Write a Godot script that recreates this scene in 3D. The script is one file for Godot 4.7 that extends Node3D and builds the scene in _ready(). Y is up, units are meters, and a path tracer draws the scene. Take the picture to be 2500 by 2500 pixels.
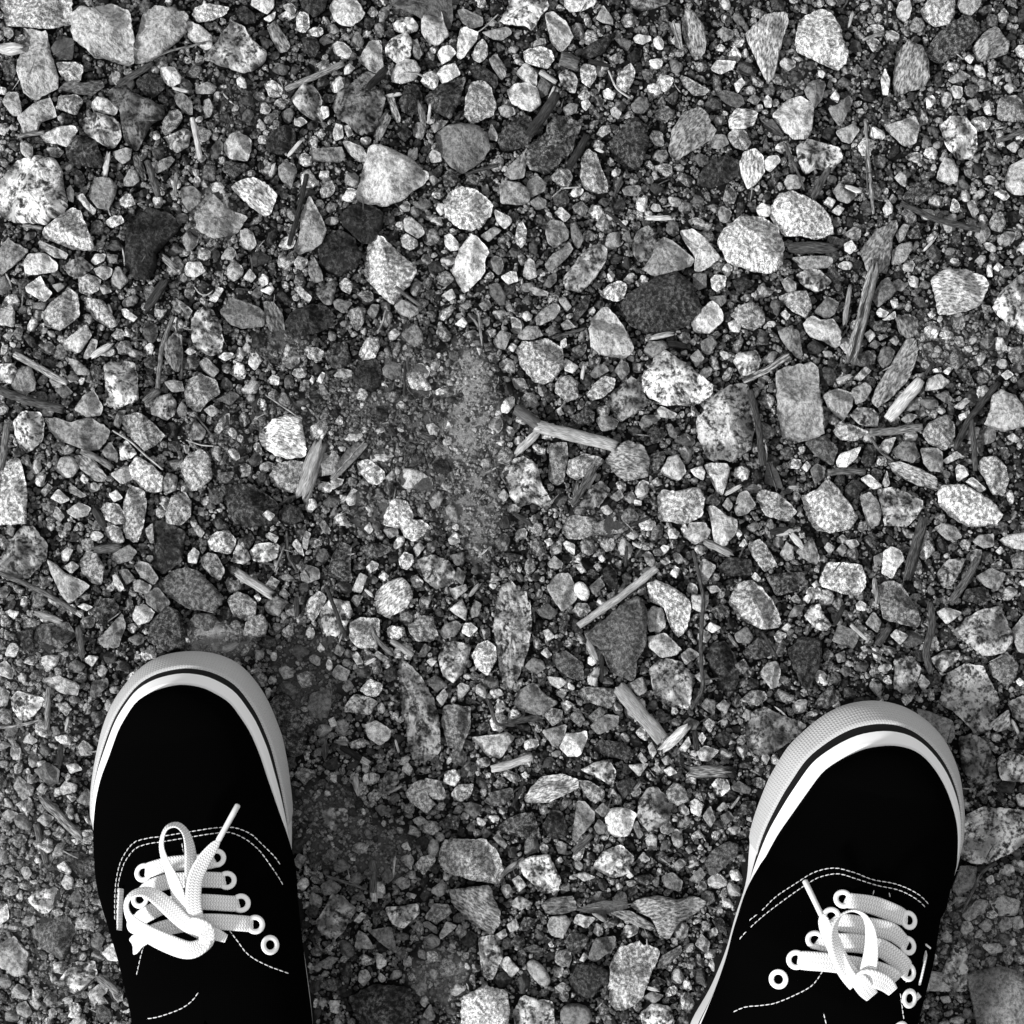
extends Node3D
# A gravel path seen from straight above, with two black canvas sneakers at its lower edge.
# Places are given as measured on a 2500 x 2500 grid that covers 0.6 m of ground; at() turns them into metres.

const S := 0.00024
const H := 1.25
const GAIN := 1.0
const LO := -900
const CELL := 4
const N := 1075
var rng := RandomNumberGenerator.new()
var nz := FastNoiseLite.new()
var fine := FastNoiseLite.new()
var chips := FastNoiseLite.new()
var taken := PackedByteArray()
var tops := PackedFloat32Array()
var mats := {}
var grouped := {}
var placed_stones := []


func _ready() -> void:
	var camera := Camera3D.new()
	camera.name = "camera"
	add_child(camera)
	camera.position = Vector3(0, H, 0)
	camera.rotation_degrees = Vector3(-90, 0, 0)
	camera.fov = rad_to_deg(2.0 * atan(0.3 / H))
	camera.near = 0.05
	camera.far = 200.0
	var sky_material := ProceduralSkyMaterial.new()
	sky_material.sky_top_color = Color(1.0, 1.0, 1.0)
	sky_material.sky_horizon_color = Color(0.55, 0.55, 0.55)
	sky_material.sky_curve = 0.25
	sky_material.ground_bottom_color = Color(0.2, 0.2, 0.2)
	sky_material.ground_horizon_color = Color(0.5, 0.5, 0.5)
	sky_material.sun_angle_max = 1.0
	var sky := Sky.new()
	sky.sky_material = sky_material
	var env := Environment.new()
	env.background_mode = Environment.BG_SKY
	env.sky = sky
	env.tonemap_mode = Environment.TONE_MAPPER_LINEAR
	env.tonemap_exposure = 1.5
	env.background_energy_multiplier = 0.57
	env.sdfgi_enabled = true
	env.ssao_enabled = true
	env.ssil_enabled = true
	var around := WorldEnvironment.new()
	around.name = "world"
	around.environment = env
	add_child(around)
	var sun := DirectionalLight3D.new()
	sun.name = "sun"
	sun.light_energy = 1.25
	sun.light_angular_distance = 6.0
	sun.shadow_enabled = true
	sun.light_color = Color(1, 1, 1)
	add_child(sun)
	sun.look_at_from_position(Vector3(-0.8, 0.7, 0.5), Vector3.ZERO, Vector3.UP)

	rng.seed = 20
	nz.seed = 3
	nz.frequency = 1.0
	nz.fractal_octaves = 3
	fine.seed = 9
	fine.frequency = 1.0
	fine.fractal_octaves = 2
	chips.noise_type = FastNoiseLite.TYPE_CELLULAR
	chips.cellular_return_type = FastNoiseLite.RETURN_DISTANCE
	chips.cellular_jitter = 1.0
	chips.fractal_type = FastNoiseLite.FRACTAL_NONE
	chips.seed = 5
	chips.frequency = 1.0
	taken.resize(N * N)
	tops.resize(N * N)
	make_materials()
	build_ground()
	traced_stones()
	traced_small_stones()
	finish_small_stones()
	traced_wood()
	shoe_prints()
	loose_gravel()
	build_shoes()


# ---------------------------------------------------------------- helpers

func at(x: float, y: float, h: float) -> Vector3:
	var k := S * (1.0 - h / H)
	return Vector3((x - 1250.0) * k, h, (y - 1250.0) * k)


func flat_at(x: float, y: float) -> Vector2:
	return Vector2((x - 1250.0) * S, (y - 1250.0) * S)


func tone(t: float) -> float:
	return minf(pow((t / 100.0 + 0.055) / 1.055, 2.4) * GAIN, 0.86)


# Granite and quartz: the lighter the stone, the less of the light its grain swallows.
func rock_tone(t: float) -> float:
	return minf(tone(t) * lerpf(0.9, 1.68, smoothstep(15.0, 48.0, t)), 0.86)


func cell(p: Vector2) -> int:
	var x := clampi(int((p.x / S + 1250.0 - LO) / CELL), 0, N - 1)
	var y := clampi(int((p.y / S + 1250.0 - LO) / CELL), 0, N - 1)
	return y * N + x


func tagged(o: Node3D, label: String, category: String, group := "", kind := "") -> void:
	if label: o.set_meta("label", label)
	if category: o.set_meta("category", category)
	if group: o.set_meta("group", group)
	if kind: o.set_meta("kind", kind)


var counts := {}

func numbered(called: String) -> String:
	counts[called] = counts.get(called, -1) + 1
	return called if counts[called] == 0 else "%s_%03d" % [called, counts[called]]


func put(called: String, mesh: Mesh, parent: Node = self, where := Vector3.ZERO) -> MeshInstance3D:
	var o := MeshInstance3D.new()
	o.name = numbered(called) if parent == self else called
	o.mesh = mesh
	o.position = where
	parent.add_child(o, true)
	return o


class Bag:
	var v := PackedVector3Array()
	var uv := PackedVector2Array()
	var c := PackedColorArray()
	var i := PackedInt32Array()

	func add(p: Vector3, t: Vector2, col: Color) -> int:
		v.append(p)
		uv.append(t)
		c.append(col)
		return v.size() - 1

	func tri(a: int, b: int, d: int) -> void:
		i.append(a)
		i.append(b)
		i.append(d)

	func quad(a: int, b: int, d: int, e: int) -> void:
		tri(a, b, d)
		tri(a, d, e)

	func arrays() -> Array:
		var out := []
		out.resize(Mesh.ARRAY_MAX)
		out[Mesh.ARRAY_VERTEX] = v
		out[Mesh.ARRAY_TEX_UV] = uv
		out[Mesh.ARRAY_COLOR] = c
		out[Mesh.ARRAY_INDEX] = i
		return out


func commit(b: Bag, m: Material, onto: ArrayMesh = null) -> ArrayMesh:
	var st := SurfaceTool.new()
	st.create_from_arrays(b.arrays(), Mesh.PRIMITIVE_TRIANGLES)
	st.generate_normals()
	st.set_material(m)
	return st.commit(onto) if onto else st.commit()


# ---------------------------------------------------------------- materials

func noise_bytes(w: int, h: int, freq: float, octaves: int, sd: int, type := FastNoiseLite.TYPE_SIMPLEX_SMOOTH) -> Image:
	var n := FastNoiseLite.new()
	n.noise_type = type
	n.seed = sd
	n.frequency = freq
	n.fractal_type = FastNoiseLite.FRACTAL_FBM if octaves > 1 else FastNoiseLite.FRACTAL_NONE
	n.fractal_octaves = octaves
	n.fractal_gain = 0.62
	var im := n.get_seamless_image(w, h)
	im.convert(Image.FORMAT_L8)
	return im


func picture(data: PackedByteArray, w: int) -> ImageTexture:
	return ImageTexture.create_from_image(Image.create_from_data(w, w, false, Image.FORMAT_L8, data))


func surface(tex: Texture2D, rough: float, relief: Texture2D = null, depth := 0.0) -> StandardMaterial3D:
	var m := StandardMaterial3D.new()
	m.vertex_color_use_as_albedo = true
	m.albedo_texture = tex
	m.roughness = rough
	m.metallic_specular = 0.35
	if relief:
		m.heightmap_enabled = true
		m.heightmap_texture = relief
		m.heightmap_scale = depth
	return m


func make_materials() -> void:
	var w := 640
	var big := noise_bytes(w, w, 0.012, 4, 11).get_data()
	var mid := noise_bytes(w, w, 0.04, 4, 12).get_data()
	var dot := noise_bytes(w, w, 0.26, 2, 13).get_data()
	var si := noise_bytes(240, w, 0.075, 4, 14)
	si.resize(w, w, Image.INTERPOLATE_CUBIC)
	var str_ := si.get_data()
	var wi := noise_bytes(48, w, 0.09, 3, 15)
	wi.resize(w, w, Image.INTERPOLATE_CUBIC)
	var grain := wi.get_data()
	var g := PackedByteArray()
	var f := PackedByteArray()
	var m := PackedByteArray()
	var s := PackedByteArray()
	var d := PackedByteArray()
	var wd := PackedByteArray()
	var up := PackedByteArray()
	var dk := PackedByteArray()
	for a in [g, f, m, s, d, wd, up, dk]:
		a.resize(w * w)
	for k in w * w:
		var A := big[k] / 255.0 - 0.5
		var B := mid[k] / 255.0 - 0.5
		var C := dot[k] / 255.0 - 0.5
		var D := str_[k] / 255.0 - 0.5
		var q := 0.84 + 0.95 * B + 0.35 * A + 0.55 * C
		if C < -0.09 and B < 0.12: q *= 0.33
		g[k] = int(clampf(q, 0.12, 1.0) * 255.0)
		q = 0.84 + 0.65 * B + 0.45 * A + 0.55 * C
		if C < -0.2: q *= 0.7
		f[k] = int(clampf(q, 0.2, 1.0) * 255.0)
		q = 0.84 + 1.4 * clampf(A + 0.5 * B, -0.4, 0.14) + 0.8 * B + 0.5 * C
		m[k] = int(clampf(q, 0.12, 1.0) * 255.0)
		q = 0.82 + 1.05 * D + 0.35 * A + 0.75 * C + 0.3 * B
		s[k] = int(clampf(q, 0.14, 1.0) * 255.0)
		q = 0.34 + 0.8 * B + 0.5 * A + 0.3 * C
		if C + 0.5 * B > 0.13: q += 0.5
		dk[k] = int(clampf(q, 0.1, 1.0) * 255.0)
		q = 0.72 + 0.85 * C + 0.22 * B + 0.1 * A
		if C > 0.26: q += 0.3
		d[k] = int(clampf(q, 0.1, 1.0) * 255.0)
		var G := grain[k] / 255.0 - 0.5
		q = 0.8 + 1.35 * G + 0.3 * C
		wd[k] = int(clampf(q, 0.15, 1.0) * 255.0)
		up[k] = int(clampf(0.5 + 0.7 * B + 0.45 * C + 0.3 * A, 0.0, 1.0) * 255.0)
	var relief := picture(up, w)
	var wood_relief := picture(wd, w)
	mats.g = surface(picture(g, w), 0.8, relief, 0.17)
	mats.f = surface(picture(f, w), 0.8, relief, 0.14)
	mats.m = surface(picture(m, w), 0.8, relief, 0.17)
	mats.s = surface(picture(s, w), 0.75, picture(s, w), 0.12)
	mats.k = surface(picture(dk, w), 0.6, relief, 0.17)
	mats.p = surface(mats.f.albedo_texture, 0.6, relief, 0.012)
	mats.dirt = surface(picture(d, w), 0.95, relief, 0.08)
	mats.wood = surface(picture(wd, w), 0.75, wood_relief, 0.05)
	var soft := PackedByteArray()
	soft.resize(w * w)
	for k in w * w: soft[k] = int(110.0 + wd[k] * 0.55)
	mats.bare_wood = surface(picture(soft, w), 0.7, wood_relief, 0.025)
	mats.leaf = surface(mats.f.albedo_texture, 0.7, relief, 0.01)
	mats.leaf.backlight_enabled = true
	mats.leaf.backlight = Color(0.15, 0.15, 0.15)


# ---------------------------------------------------------------- ground

const PATCHES := [
	["dirt round the strip", 1060, 1060, 210, 270, 33, 0.8], ["dirt round the strip", 860, 1030, 200, 120, 31, 0.8], ["sandy strip", 1150, 1010, 78, 210, 47, 1.0], ["sandy strip foot", 1168, 1240, 80, 150, 43, 1.0],
	["sand by the strip", 1010, 900, 90, 60, 36, 0.8], ["sand", 860, 980, 130, 80, 34, 0.8], ["dirt", 720, 1010, 120, 60, 31, 0.7], ["dirt", 560, 1080, 60, 110, 29, 0.7], ["dirt", 520, 1560, 120, 55, 46, 0.9],
	["dirt beside the shoe", 760, 1640, 120, 160, 30, 0.9], ["dirt beside the shoe", 800, 2000, 110, 120, 32, 0.85], ["dirt", 900, 2080, 160, 80, 33, 0.85],
	["dirt", 580, 260, 60, 100, 26, 0.7], ["dirt", 520, 520, 70, 70, 44, 0.7], ["fine gravel", 2330, 830, 120, 100, 30, 0.3], ["fine gravel", 1480, 1270, 90, 60, 28, 0.5],
	["cemented grit", 120, 2200, 260, 330, 27, 0.3], ["cemented grit", 80, 1700, 170, 220, 24, 0.3], ["dirt", 1080, 2380, 90, 90, 44, 0.8], ["dirt", 930, 1240, 80, 60, 32, 0.7],
	["grit at the corner", 2400, 2300, 160, 200, 27, 0.3], ["dirt", 700, 850, 90, 60, 34, 0.7], ["dirt", 1940, 160, 60, 60, 26, 0.6],
]

func ground_at(p: Vector2) -> Vector2:
	var px := Vector2(p.x / S + 1250.0, p.y / S + 1250.0)
	var t := 5.0
	var bare := 0.0
	var wob := 0.35 * nz.get_noise_2d(p.x * 28.0, p.y * 28.0) + 0.12 * fine.get_noise_2d(p.x * 120.0, p.y * 120.0)
	for q in PATCHES:
		var d := Vector2((px.x - q[1]) / q[3], (px.y - q[2]) / q[4])
		if absf(d.x) > 1.7 or absf(d.y) > 1.7: continue
		var k := 1.0 - smoothstep(0.45, 1.25, d.length() + wob)
		t = lerpf(t, q[5], k)
		bare = maxf(bare, k * q[6])
	return Vector2(t, bare)


func ground_tone(p: Vector2) -> float:
	return ground_at(p).x


func patchy(p: Vector2) -> float:
	return ground_at(p).y


func hollow(t: float) -> float:
	return -0.0058 * (1.0 - smoothstep(10.0, 30.0, t))


func build_ground() -> void:
	var b := Bag.new()
	var n := 250
	var prints := [outline_from(LEFT.outer), outline_from(RIGHT.outer)]
	var half := 0.51
	for j in n + 1:
		for k in n + 1:
			var p := Vector2(lerpf(-half, half, k / float(n)), lerpf(-half, half, j / float(n)))
			var rim := 1.0 - smoothstep(0.46, 0.505, maxf(absf(p.x), absf(p.y)))
			var t := ground_tone(p)
			var y := (0.0016 * nz.get_noise_2d(p.x * 40.0, p.y * 40.0) + 0.0007 * fine.get_noise_2d(p.x * 300.0, p.y * 300.0) + hollow(t)) * rim
			if Geometry2D.is_point_in_polygon(p, prints[0]) or Geometry2D.is_point_in_polygon(p, prints[1]): y = 0.0009
			var v := tone(t) * lerpf(1.2, 2.0, smoothstep(28.0, 50.0, t)) * (1.0 + 0.4 * fine.get_noise_2d(p.x * 210.0, p.y * 210.0))
			b.add(Vector3(p.x, y, p.y), p / 0.08, Color(v, v, v))
	for j in n:
		for k in n:
			var a := j * (n + 1) + k
			b.quad(a, a + 1, a + n + 2, a + n + 1)
	var far := 60.0
	var v := tone(30)
	var c := Color(v, v, v)
	var ring := [Vector2(-1, -1), Vector2(1, -1), Vector2(1, 1), Vector2(-1, 1)]
	for k in 4:
		var p0: Vector2 = ring[k]
		var p1: Vector2 = ring[(k + 1) % 4]
		var q := []
		for p: Vector2 in [p0 * far, p1 * far, p1 * half, p0 * half]:
			q.append(b.add(Vector3(p.x, 0, p.y), p / 0.08, c))
		b.quad(q[0], q[1], q[2], q[3])
	var o := put("ground", commit(b, mats.dirt))
	tagged(o, "dark gravelly ground with sandy and dirt patches", "ground", "", "structure")


# ---------------------------------------------------------------- stones

const PROFILE_BIG := [[0.8, -0.7], [0.96, -0.2], [1.0, 0.16], [0.99, 0.4], [0.955, 0.62], [0.9, 0.79], [0.82, 0.9], [0.7, 0.96], [0.55, 0.99], [0.38, 1.0], [0.18, 1.0]]
const PROFILE_MID := [[0.82, -0.9], [1.0, 0.08], [0.985, 0.42], [0.92, 0.72], [0.8, 0.91], [0.58, 0.99], [0.28, 1.0]]
const PROFILE_LOW := [[0.85, -0.45], [1.0, 0.1], [0.94, 0.62], [0.74, 0.93], [0.38, 1.0]]


func centre_of(poly: PackedVector2Array) -> Vector2:
	var a := 0.0
	var c := Vector2.ZERO
	for k in poly.size():
		var p := poly[k]
		var q := poly[(k + 1) % poly.size()]
		var x := p.cross(q)
		a += x
		c += (p + q) * x
	return c / (3.0 * a) if absf(a) > 1e-12 else poly[0]


func area_of(poly: PackedVector2Array) -> float:
	var a := 0.0
	for k in poly.size():
		a += poly[k].cross(poly[(k + 1) % poly.size()])
	return a / 2.0


func resampled(poly: PackedVector2Array, m: int, cut: float) -> PackedVector2Array:
	var soft := PackedVector2Array()
	for k in poly.size():
		var p := poly[k]
		var q := poly[(k + 1) % poly.size()]
		soft.append(p.lerp(q, cut))
		soft.append(p.lerp(q, 1.0 - cut))
	var total := 0.0
	for k in soft.size():
		total += soft[k].distance_to(soft[(k + 1) % soft.size()])
	var out := PackedVector2Array()
	var step := total / m
	var need := 0.0
	var gone := 0.0
	for k in soft.size():
		var p := soft[k]
		var q := soft[(k + 1) % soft.size()]
		var l := p.distance_to(q)
		while need <= gone + l and out.size() < m:
			out.append(p.lerp(q, (need - gone) / maxf(l, 1e-9)))
			need += step
		gone += l
	while out.size() < m:
		out.append(out[out.size() - 1])
	return out


func long_axis(poly: PackedVector2Array, c: Vector2) -> Array:
	var xx := 0.0
	var yy := 0.0
	var xy := 0.0
	for p in poly:
		var d := p - c
		xx += d.x * d.x
		yy += d.y * d.y
		xy += d.x * d.y
	var ang := 0.5 * atan2(2.0 * xy, xx - yy)
	var u := Vector2.from_angle(ang)
	var a := 0.0
	var w := 0.0
	for p in poly:
		a = maxf(a, absf((p - c).dot(u)))
		w = maxf(w, absf((p - c).dot(u.orthogonal())))
	return [ang, a, w]


# Adds one rock to a bag. The outline is in metres; c is the bag's origin on the ground.
func rock(b: Bag, outline: PackedVector2Array, o: Vector2, base: float, high: float, m: int, profile: Array, t: float, style: String, ridge: Array = []) -> void:
	var c := centre_of(outline)
	outline = outline.duplicate()
	for k in outline.size(): outline[k] = c + (outline[k] - c) * 1.03
	var axis := long_axis(outline, c)
	var size: float = maxf(axis[2], 0.3 * axis[1])
	var sharp := 0.075 if style != "p" else 0.3
	var rim := resampled(outline, m, sharp)
	if area_of(rim) < 0.0: rim.reverse()
	var far := rng.randf() * 50.0
	for k in m:
		var d := rim[k] - c
		var wob := 0.05 * nz.get_noise_2d(rim[k].x * 1.6 / size + far, rim[k].y * 1.6 / size) + 0.045 * fine.get_noise_2d(rim[k].x * 430.0, rim[k].y * 430.0 + far)
		rim[k] = c + d * (1.0 + wob * (0.4 if style == "p" else 1.0))
	var facets := []
	if style != "p":
		for k in 3 + rng.randi() % 3:
			facets.append([Vector2.from_angle(rng.randf() * TAU), rng.randf_range(0.6, 2.0), rng.randf_range(0.0, 0.5)])
	var lean := Vector2.from_angle(rng.randf() * TAU) * rng.randf_range(0.0, 0.16)
	var blunt := rng.randf_range(0.75, 1.35) if style != "p" else 0.8
	var turn: float = axis[0] if style == "s" else rng.randf() * TAU
	var shift := Vector2(rng.randf(), rng.randf())
	var col := (rock_tone(t) * 2.1 + 0.035 if t < 34.0 and style != "p" else rock_tone(t))
	var first := b.v.size()
	var rows := profile.size()
	for r in rows + 1:
		var ins: float = profile[r][0] if r < rows else 0.0
		var yf: float = profile[r][1] if r < rows else 1.0
		if yf > 0.0: yf = pow(yf, blunt)
		for k in (m if r < rows else 1):
			var p := c + (rim[k] - c) * ins
			var rel := (p - c) / size
			var y := high * yf
			if yf > 0.0:
				y *= 1.0 + lean.dot(rel)
				for q in facets:
					y = minf(y, high * (1.06 - q[1] * maxf(0.0, (q[0] as Vector2).dot(rel) - q[2])))
				if ridge:
					var d: Vector2 = (ridge[1] - ridge[0]).normalized()
					var off := d.cross(p - ridge[0])
					if off < 0.0: y += off * 0.95
				y = maxf(y, high * minf(yf, 0.12))
				if style != "p":
					y += yf * (high * 0.12 * nz.get_noise_3d(rel.x * 1.5 + far, rel.y * 1.5, 4.0) + high * 0.42 * chips.get_noise_3d(rel.x * 1.3 + far, rel.y * 1.3, 2.0) + minf(0.0014, high * 0.2) * chips.get_noise_3d(p.x * 150.0, p.y * 150.0, far) + minf(0.00075, high * 0.1) * fine.get_noise_3d(p.x * 330.0, p.y * 330.0, far))
			var v := col * (1.0 + 0.3 * nz.get_noise_3d(rel.x * 1.2, far, rel.y * 1.2))
			if style == "m":
				v *= lerpf(0.42, 1.3, smoothstep(-0.22, 0.2, nz.get_noise_3d(rel.x * 1.1 + 9.0, rel.y * 1.1, far)))
			v = clampf(v, 0.004, 0.88)
			var tex := (p * 1.0 + Vector2(y, y) * 0.2).rotated(-turn) / 0.08 + shift
			b.add(Vector3(p.x - o.x, base + y, p.y - o.y), tex, Color(v, v, v))
	for r in rows - 1:
		for k in m:
			var k2 := (k + 1) % m
			b.quad(first + r * m + k, first + r * m + k2, first + (r + 1) * m + k2, first + (r + 1) * m + k)
	for k in m:
		b.tri(first + (rows - 1) * m + k, first + (rows - 1) * m + (k + 1) % m, first + rows * m)


# Ground that the outline covers is marked as taken, with the height of the stone's top; returns what the stone lies on.
func claim(outline: PackedVector2Array, base: float, high: float) -> void:
	var box := Rect2(outline[0], Vector2.ZERO)
	for p in outline: box = box.expand(p)
	var x0 := int((box.position.x / S + 1250.0 - LO) / CELL)
	var x1 := int((box.end.x / S + 1250.0 - LO) / CELL)
	var y0 := int((box.position.y / S + 1250.0 - LO) / CELL)
	var y1 := int((box.end.y / S + 1250.0 - LO) / CELL)
	for y in range(maxi(y0, 0), mini(y1 + 1, N)):
		for x in range(maxi(x0, 0), mini(x1 + 1, N)):
			var p := flat_at(x * CELL + LO + 2.0, y * CELL + LO + 2.0)
			if Geometry2D.is_point_in_polygon(p, outline):
				taken[y * N + x] = 1
				tops[y * N + x] = maxf(tops[y * N + x], base + high * 0.9)


func outline_from(list: Array) -> PackedVector2Array:
	var out := PackedVector2Array()
	for k in list.size() / 2:
		out.append(flat_at(list[k * 2], list[k * 2 + 1]))
	return out


func resting(c: Vector2, a: float) -> float:
	for q in placed_stones:
		if q[1] > a * 1.8 and Geometry2D.is_point_in_polygon(c, q[0]):
			return q[2] * 0.8
	return 0.0


func height_for(outline: PackedVector2Array, c: Vector2, t: float) -> float:
	var axis := long_axis(outline, c)
	return clampf(0.62 * float(axis[2]), 0.0022, 0.0155) * rng.randf_range(0.85, 1.2)


func stone(label: String, t: float, style: String, list: Array, ridge: Array = []) -> void:
	var outline := outline_from(list)
	var c := centre_of(outline)
	var a := absf(area_of(outline))
	var high := height_for(outline, c, t)
	var base := resting(c, a)
	var b := Bag.new()
	var fold := []
	if ridge: fold = [flat_at(ridge[0], ridge[1]), flat_at(ridge[2], ridge[3])]
	var wide := sqrt(a) / S
	rock(b, outline, c, 0.0, high, 72 if wide > 110.0 else 52 if wide > 70.0 else 36, PROFILE_BIG if wide > 60.0 else PROFILE_MID, t, style, fold)
	var o := put("stone", commit(b, mats["k" if t < 34.0 and style != "p" else style]), self, Vector3(c.x, base, c.y))
	tagged(o, label, "stone", "stones lying in the gravel")
	claim(outline, base, high)
	placed_stones.append([outline, a, base + high])


func small(t: float, style: String, list: Array) -> void:
	var outline := outline_from(list)
	var c := centre_of(outline)
	var high := height_for(outline, c, t)
	var base := resting(c, absf(area_of(outline)))
	var look := "k" if t < 34.0 and style != "p" else style
	if not grouped.has(look): grouped[look] = Bag.new()
	rock(grouped[look], outline, Vector2.ZERO, base, high, 26, PROFILE_MID, t, style)
	claim(outline, base, high)


func finish_small_stones() -> void:
	var mesh := ArrayMesh.new()
	for style in grouped:
		commit(grouped[style], mats[style], mesh)
	var o := put("small_stones", mesh)
	tagged(o, "small stones packed between the larger stones of the path", "small stones", "", "stuff")


# ---------------------------------------------------------------- loose gravel

func unclaimed(p: Vector2, r: float) -> bool:
	if taken[cell(p)]: return false
	for k in 6:
		if taken[cell(p + Vector2.from_angle(k * TAU / 6.0) * r)]: return false
	return true


func occupy(p: Vector2, r: float) -> void:
	var n := int(r / S / CELL)
	var k := cell(p)
	for dy in range(-n, n + 1):
		for dx in range(-n, n + 1):
			if dx * dx + dy * dy <= n * n:
				taken[clampi(k + dy * N + dx, 0, N * N - 1)] = 1


func pebble_tone() -> float:
	var u := rng.randf()
	if u < 0.17: return rng.randf_range(66, 92)
	if u < 0.6: return rng.randf_range(42, 66)
	return rng.randf_range(20, 42)


func loose_gravel() -> void:
	var shapes: Array[Mesh] = []
	var lists := []
	for k in 14:
		var poly := PackedVector2Array()
		var n := 5 + rng.randi() % 4
		var squash := rng.randf_range(0.6, 0.95)
		for j in n:
			var q := Vector2.from_angle((j + rng.randf_range(-0.3, 0.3)) * TAU / n) * rng.randf_range(0.85, 1.12)
			poly.append(Vector2(q.x, q.y * squash) * 0.006)
		var b := Bag.new()
		rock(b, poly, Vector2.ZERO, 0.0, 0.006 * rng.randf_range(0.55, 0.9), 18, PROFILE_MID, 101.0, "f")
		for j in b.c.size(): b.c[j] = Color(1, 1, 1)
		shapes.append(commit(b, mats["g" if k % 2 else "f"]))
		lists.append([[], []])
	var edge := 0.31
	var rounds := [[30.0, 60.0, 2600, 0.5, 1], [18.0, 27.0, 9000, edge, 0], [18.0, 30.0, 9000, 0.5, 1], [11.0, 18.0, 22000, edge, 0], [11.0, 18.0, 16000, 0.5, 1], [7.0, 11.0, 42000, edge, 0], [7.0, 11.0, 22000, 0.5, 1], [4.0, 7.0, 60000, edge, 2], [2.2, 4.2, 60000, edge, 3]]
	for q in rounds:
		for k in q[2]:
			var p := Vector2(rng.randf_range(-q[3], q[3]), rng.randf_range(-q[3], q[3]))
			var r: float = rng.randf_range(q[0], q[1]) * S
			var inner := maxf(absf(p.x), absf(p.y)) < edge
			if q[4] == 1 and inner: continue
			if q[4] < 2:
				if not unclaimed(p, r * 0.8): continue
				if patchy(p) > 0.4 and rng.randf() < patchy(p) * (1.0 if r > 10.0 * S else 0.8): continue
				occupy(p, r * 0.85)
			elif q[4] == 2 and (taken[cell(p)] or rng.randf() < (patchy(p) - 0.8) * 3.0):
				continue
			elif q[4] == 3 and tops[cell(p)] > 0.0:
				continue
			var s := r / 0.006
			var t := pebble_tone()
			var bare := patchy(p)
			if bare > 0.1 and bare < 0.36: t = lerpf(t, rng.randf_range(42, 72), 0.6)
			elif q[4] >= 2: t = lerpf(t, ground_tone(p) * 1.3 + rng.randf_range(-5, 18), bare)
			var v := rock_tone(t)
			var shape := rng.randi() % shapes.size()
			var basis := Basis(Vector3.UP, rng.randf() * TAU).scaled(Vector3(s, s * rng.randf_range(0.8, 1.2), s))
			basis = Basis(Vector3(rng.randf_range(-1, 1), 0, rng.randf_range(-1, 1)).normalized(), rng.randf_range(-0.5, 0.5)) * basis
			var low := hollow(ground_tone(p))
			var y := low + (rng.randf_range(0.0, 0.0022) if q[4] < 2 else rng.randf_range(0.0005, 0.0015))
			lists[shape][0].append(Transform3D(basis, Vector3(p.x, y, p.y)))
			lists[shape][1].append(Color(v, v, v))
	var root := Node3D.new()
	root.name = "loose_gravel"
	add_child(root)
	tagged(root, "loose pebbles and grit filling the gaps between the stones", "gravel", "", "stuff")
	for k in shapes.size():
		var mm := MultiMesh.new()
		mm.transform_format = MultiMesh.TRANSFORM_3D
		mm.use_colors = true
		mm.mesh = shapes[k]
		mm.instance_count = lists[k][0].size()
		for j in mm.instance_count:
			mm.set_instance_transform(j, lists[k][0][j])
			mm.set_instance_color(j, lists[k][1][j])
		var o := MultiMeshInstance3D.new()
		o.name = "pebbles"
		o.multimesh = mm
		root.add_child(o, true)
	# short splinters, straw ends and bark crumbs
	var bits: Array = [[], []]
	for k in 900:
		var p := Vector2(rng.randf_range(-0.4, 0.4), rng.randf_range(-0.4, 0.4))
		var thin := rng.randf_range(0.0004, 0.0011)
		var long := rng.randf_range(0.003, 0.011)
		var y := minf(tops[cell(p)], 0.012)
		if y > 0.0 and rng.randf() < 0.85: continue
		var basis := Basis(Vector3.UP, rng.randf() * TAU) * Basis(Vector3.BACK, rng.randf_range(-0.15, 0.15))
		bits[0].append(Transform3D(basis.scaled_local(Vector3(long, thin * 0.5, thin)), Vector3(p.x, y + 0.0015, p.y)))
		var v := tone(rng.randf_range(65, 92) if rng.randf() < 0.3 else rng.randf_range(16, 50))
		bits[1].append(Color(v, v, v))
	var sliver := Bag.new()
	for j in 5:
		var u := j / 4.0
		var w: float = [0.35, 1.0, 0.8, 0.95, 0.2][j]
		for q in 6:
			var g := TAU * q / 6.0
			sliver.add(Vector3(u - 0.5, sin(g) * 0.5 * w, cos(g) * 0.5 * w + 0.3 * sin(u * 3.0)), Vector2(u * 0.4, q * 0.03), Color.WHITE)
	for j in 4:
		for q in 6: sliver.quad(j * 6 + q, j * 6 + (q + 1) % 6, j * 6 + 6 + (q + 1) % 6, j * 6 + 6 + q)
	var mm := MultiMesh.new()
	mm.transform_format = MultiMesh.TRANSFORM_3D
	mm.use_colors = true
	mm.mesh = commit(sliver, mats.wood)
	mm.instance_count = bits[0].size()
	for j in mm.instance_count:
		mm.set_instance_transform(j, bits[0][j])
		mm.set_instance_color(j, bits[1][j])
	var litter := MultiMeshInstance3D.new()
	litter.name = "splinters"
	litter.multimesh = mm
	add_child(litter)
	tagged(litter, "tiny splinters and straw ends strewn between the stones", "splinters", "", "stuff")


# ---------------------------------------------------------------- twigs, chips and leaves

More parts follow.
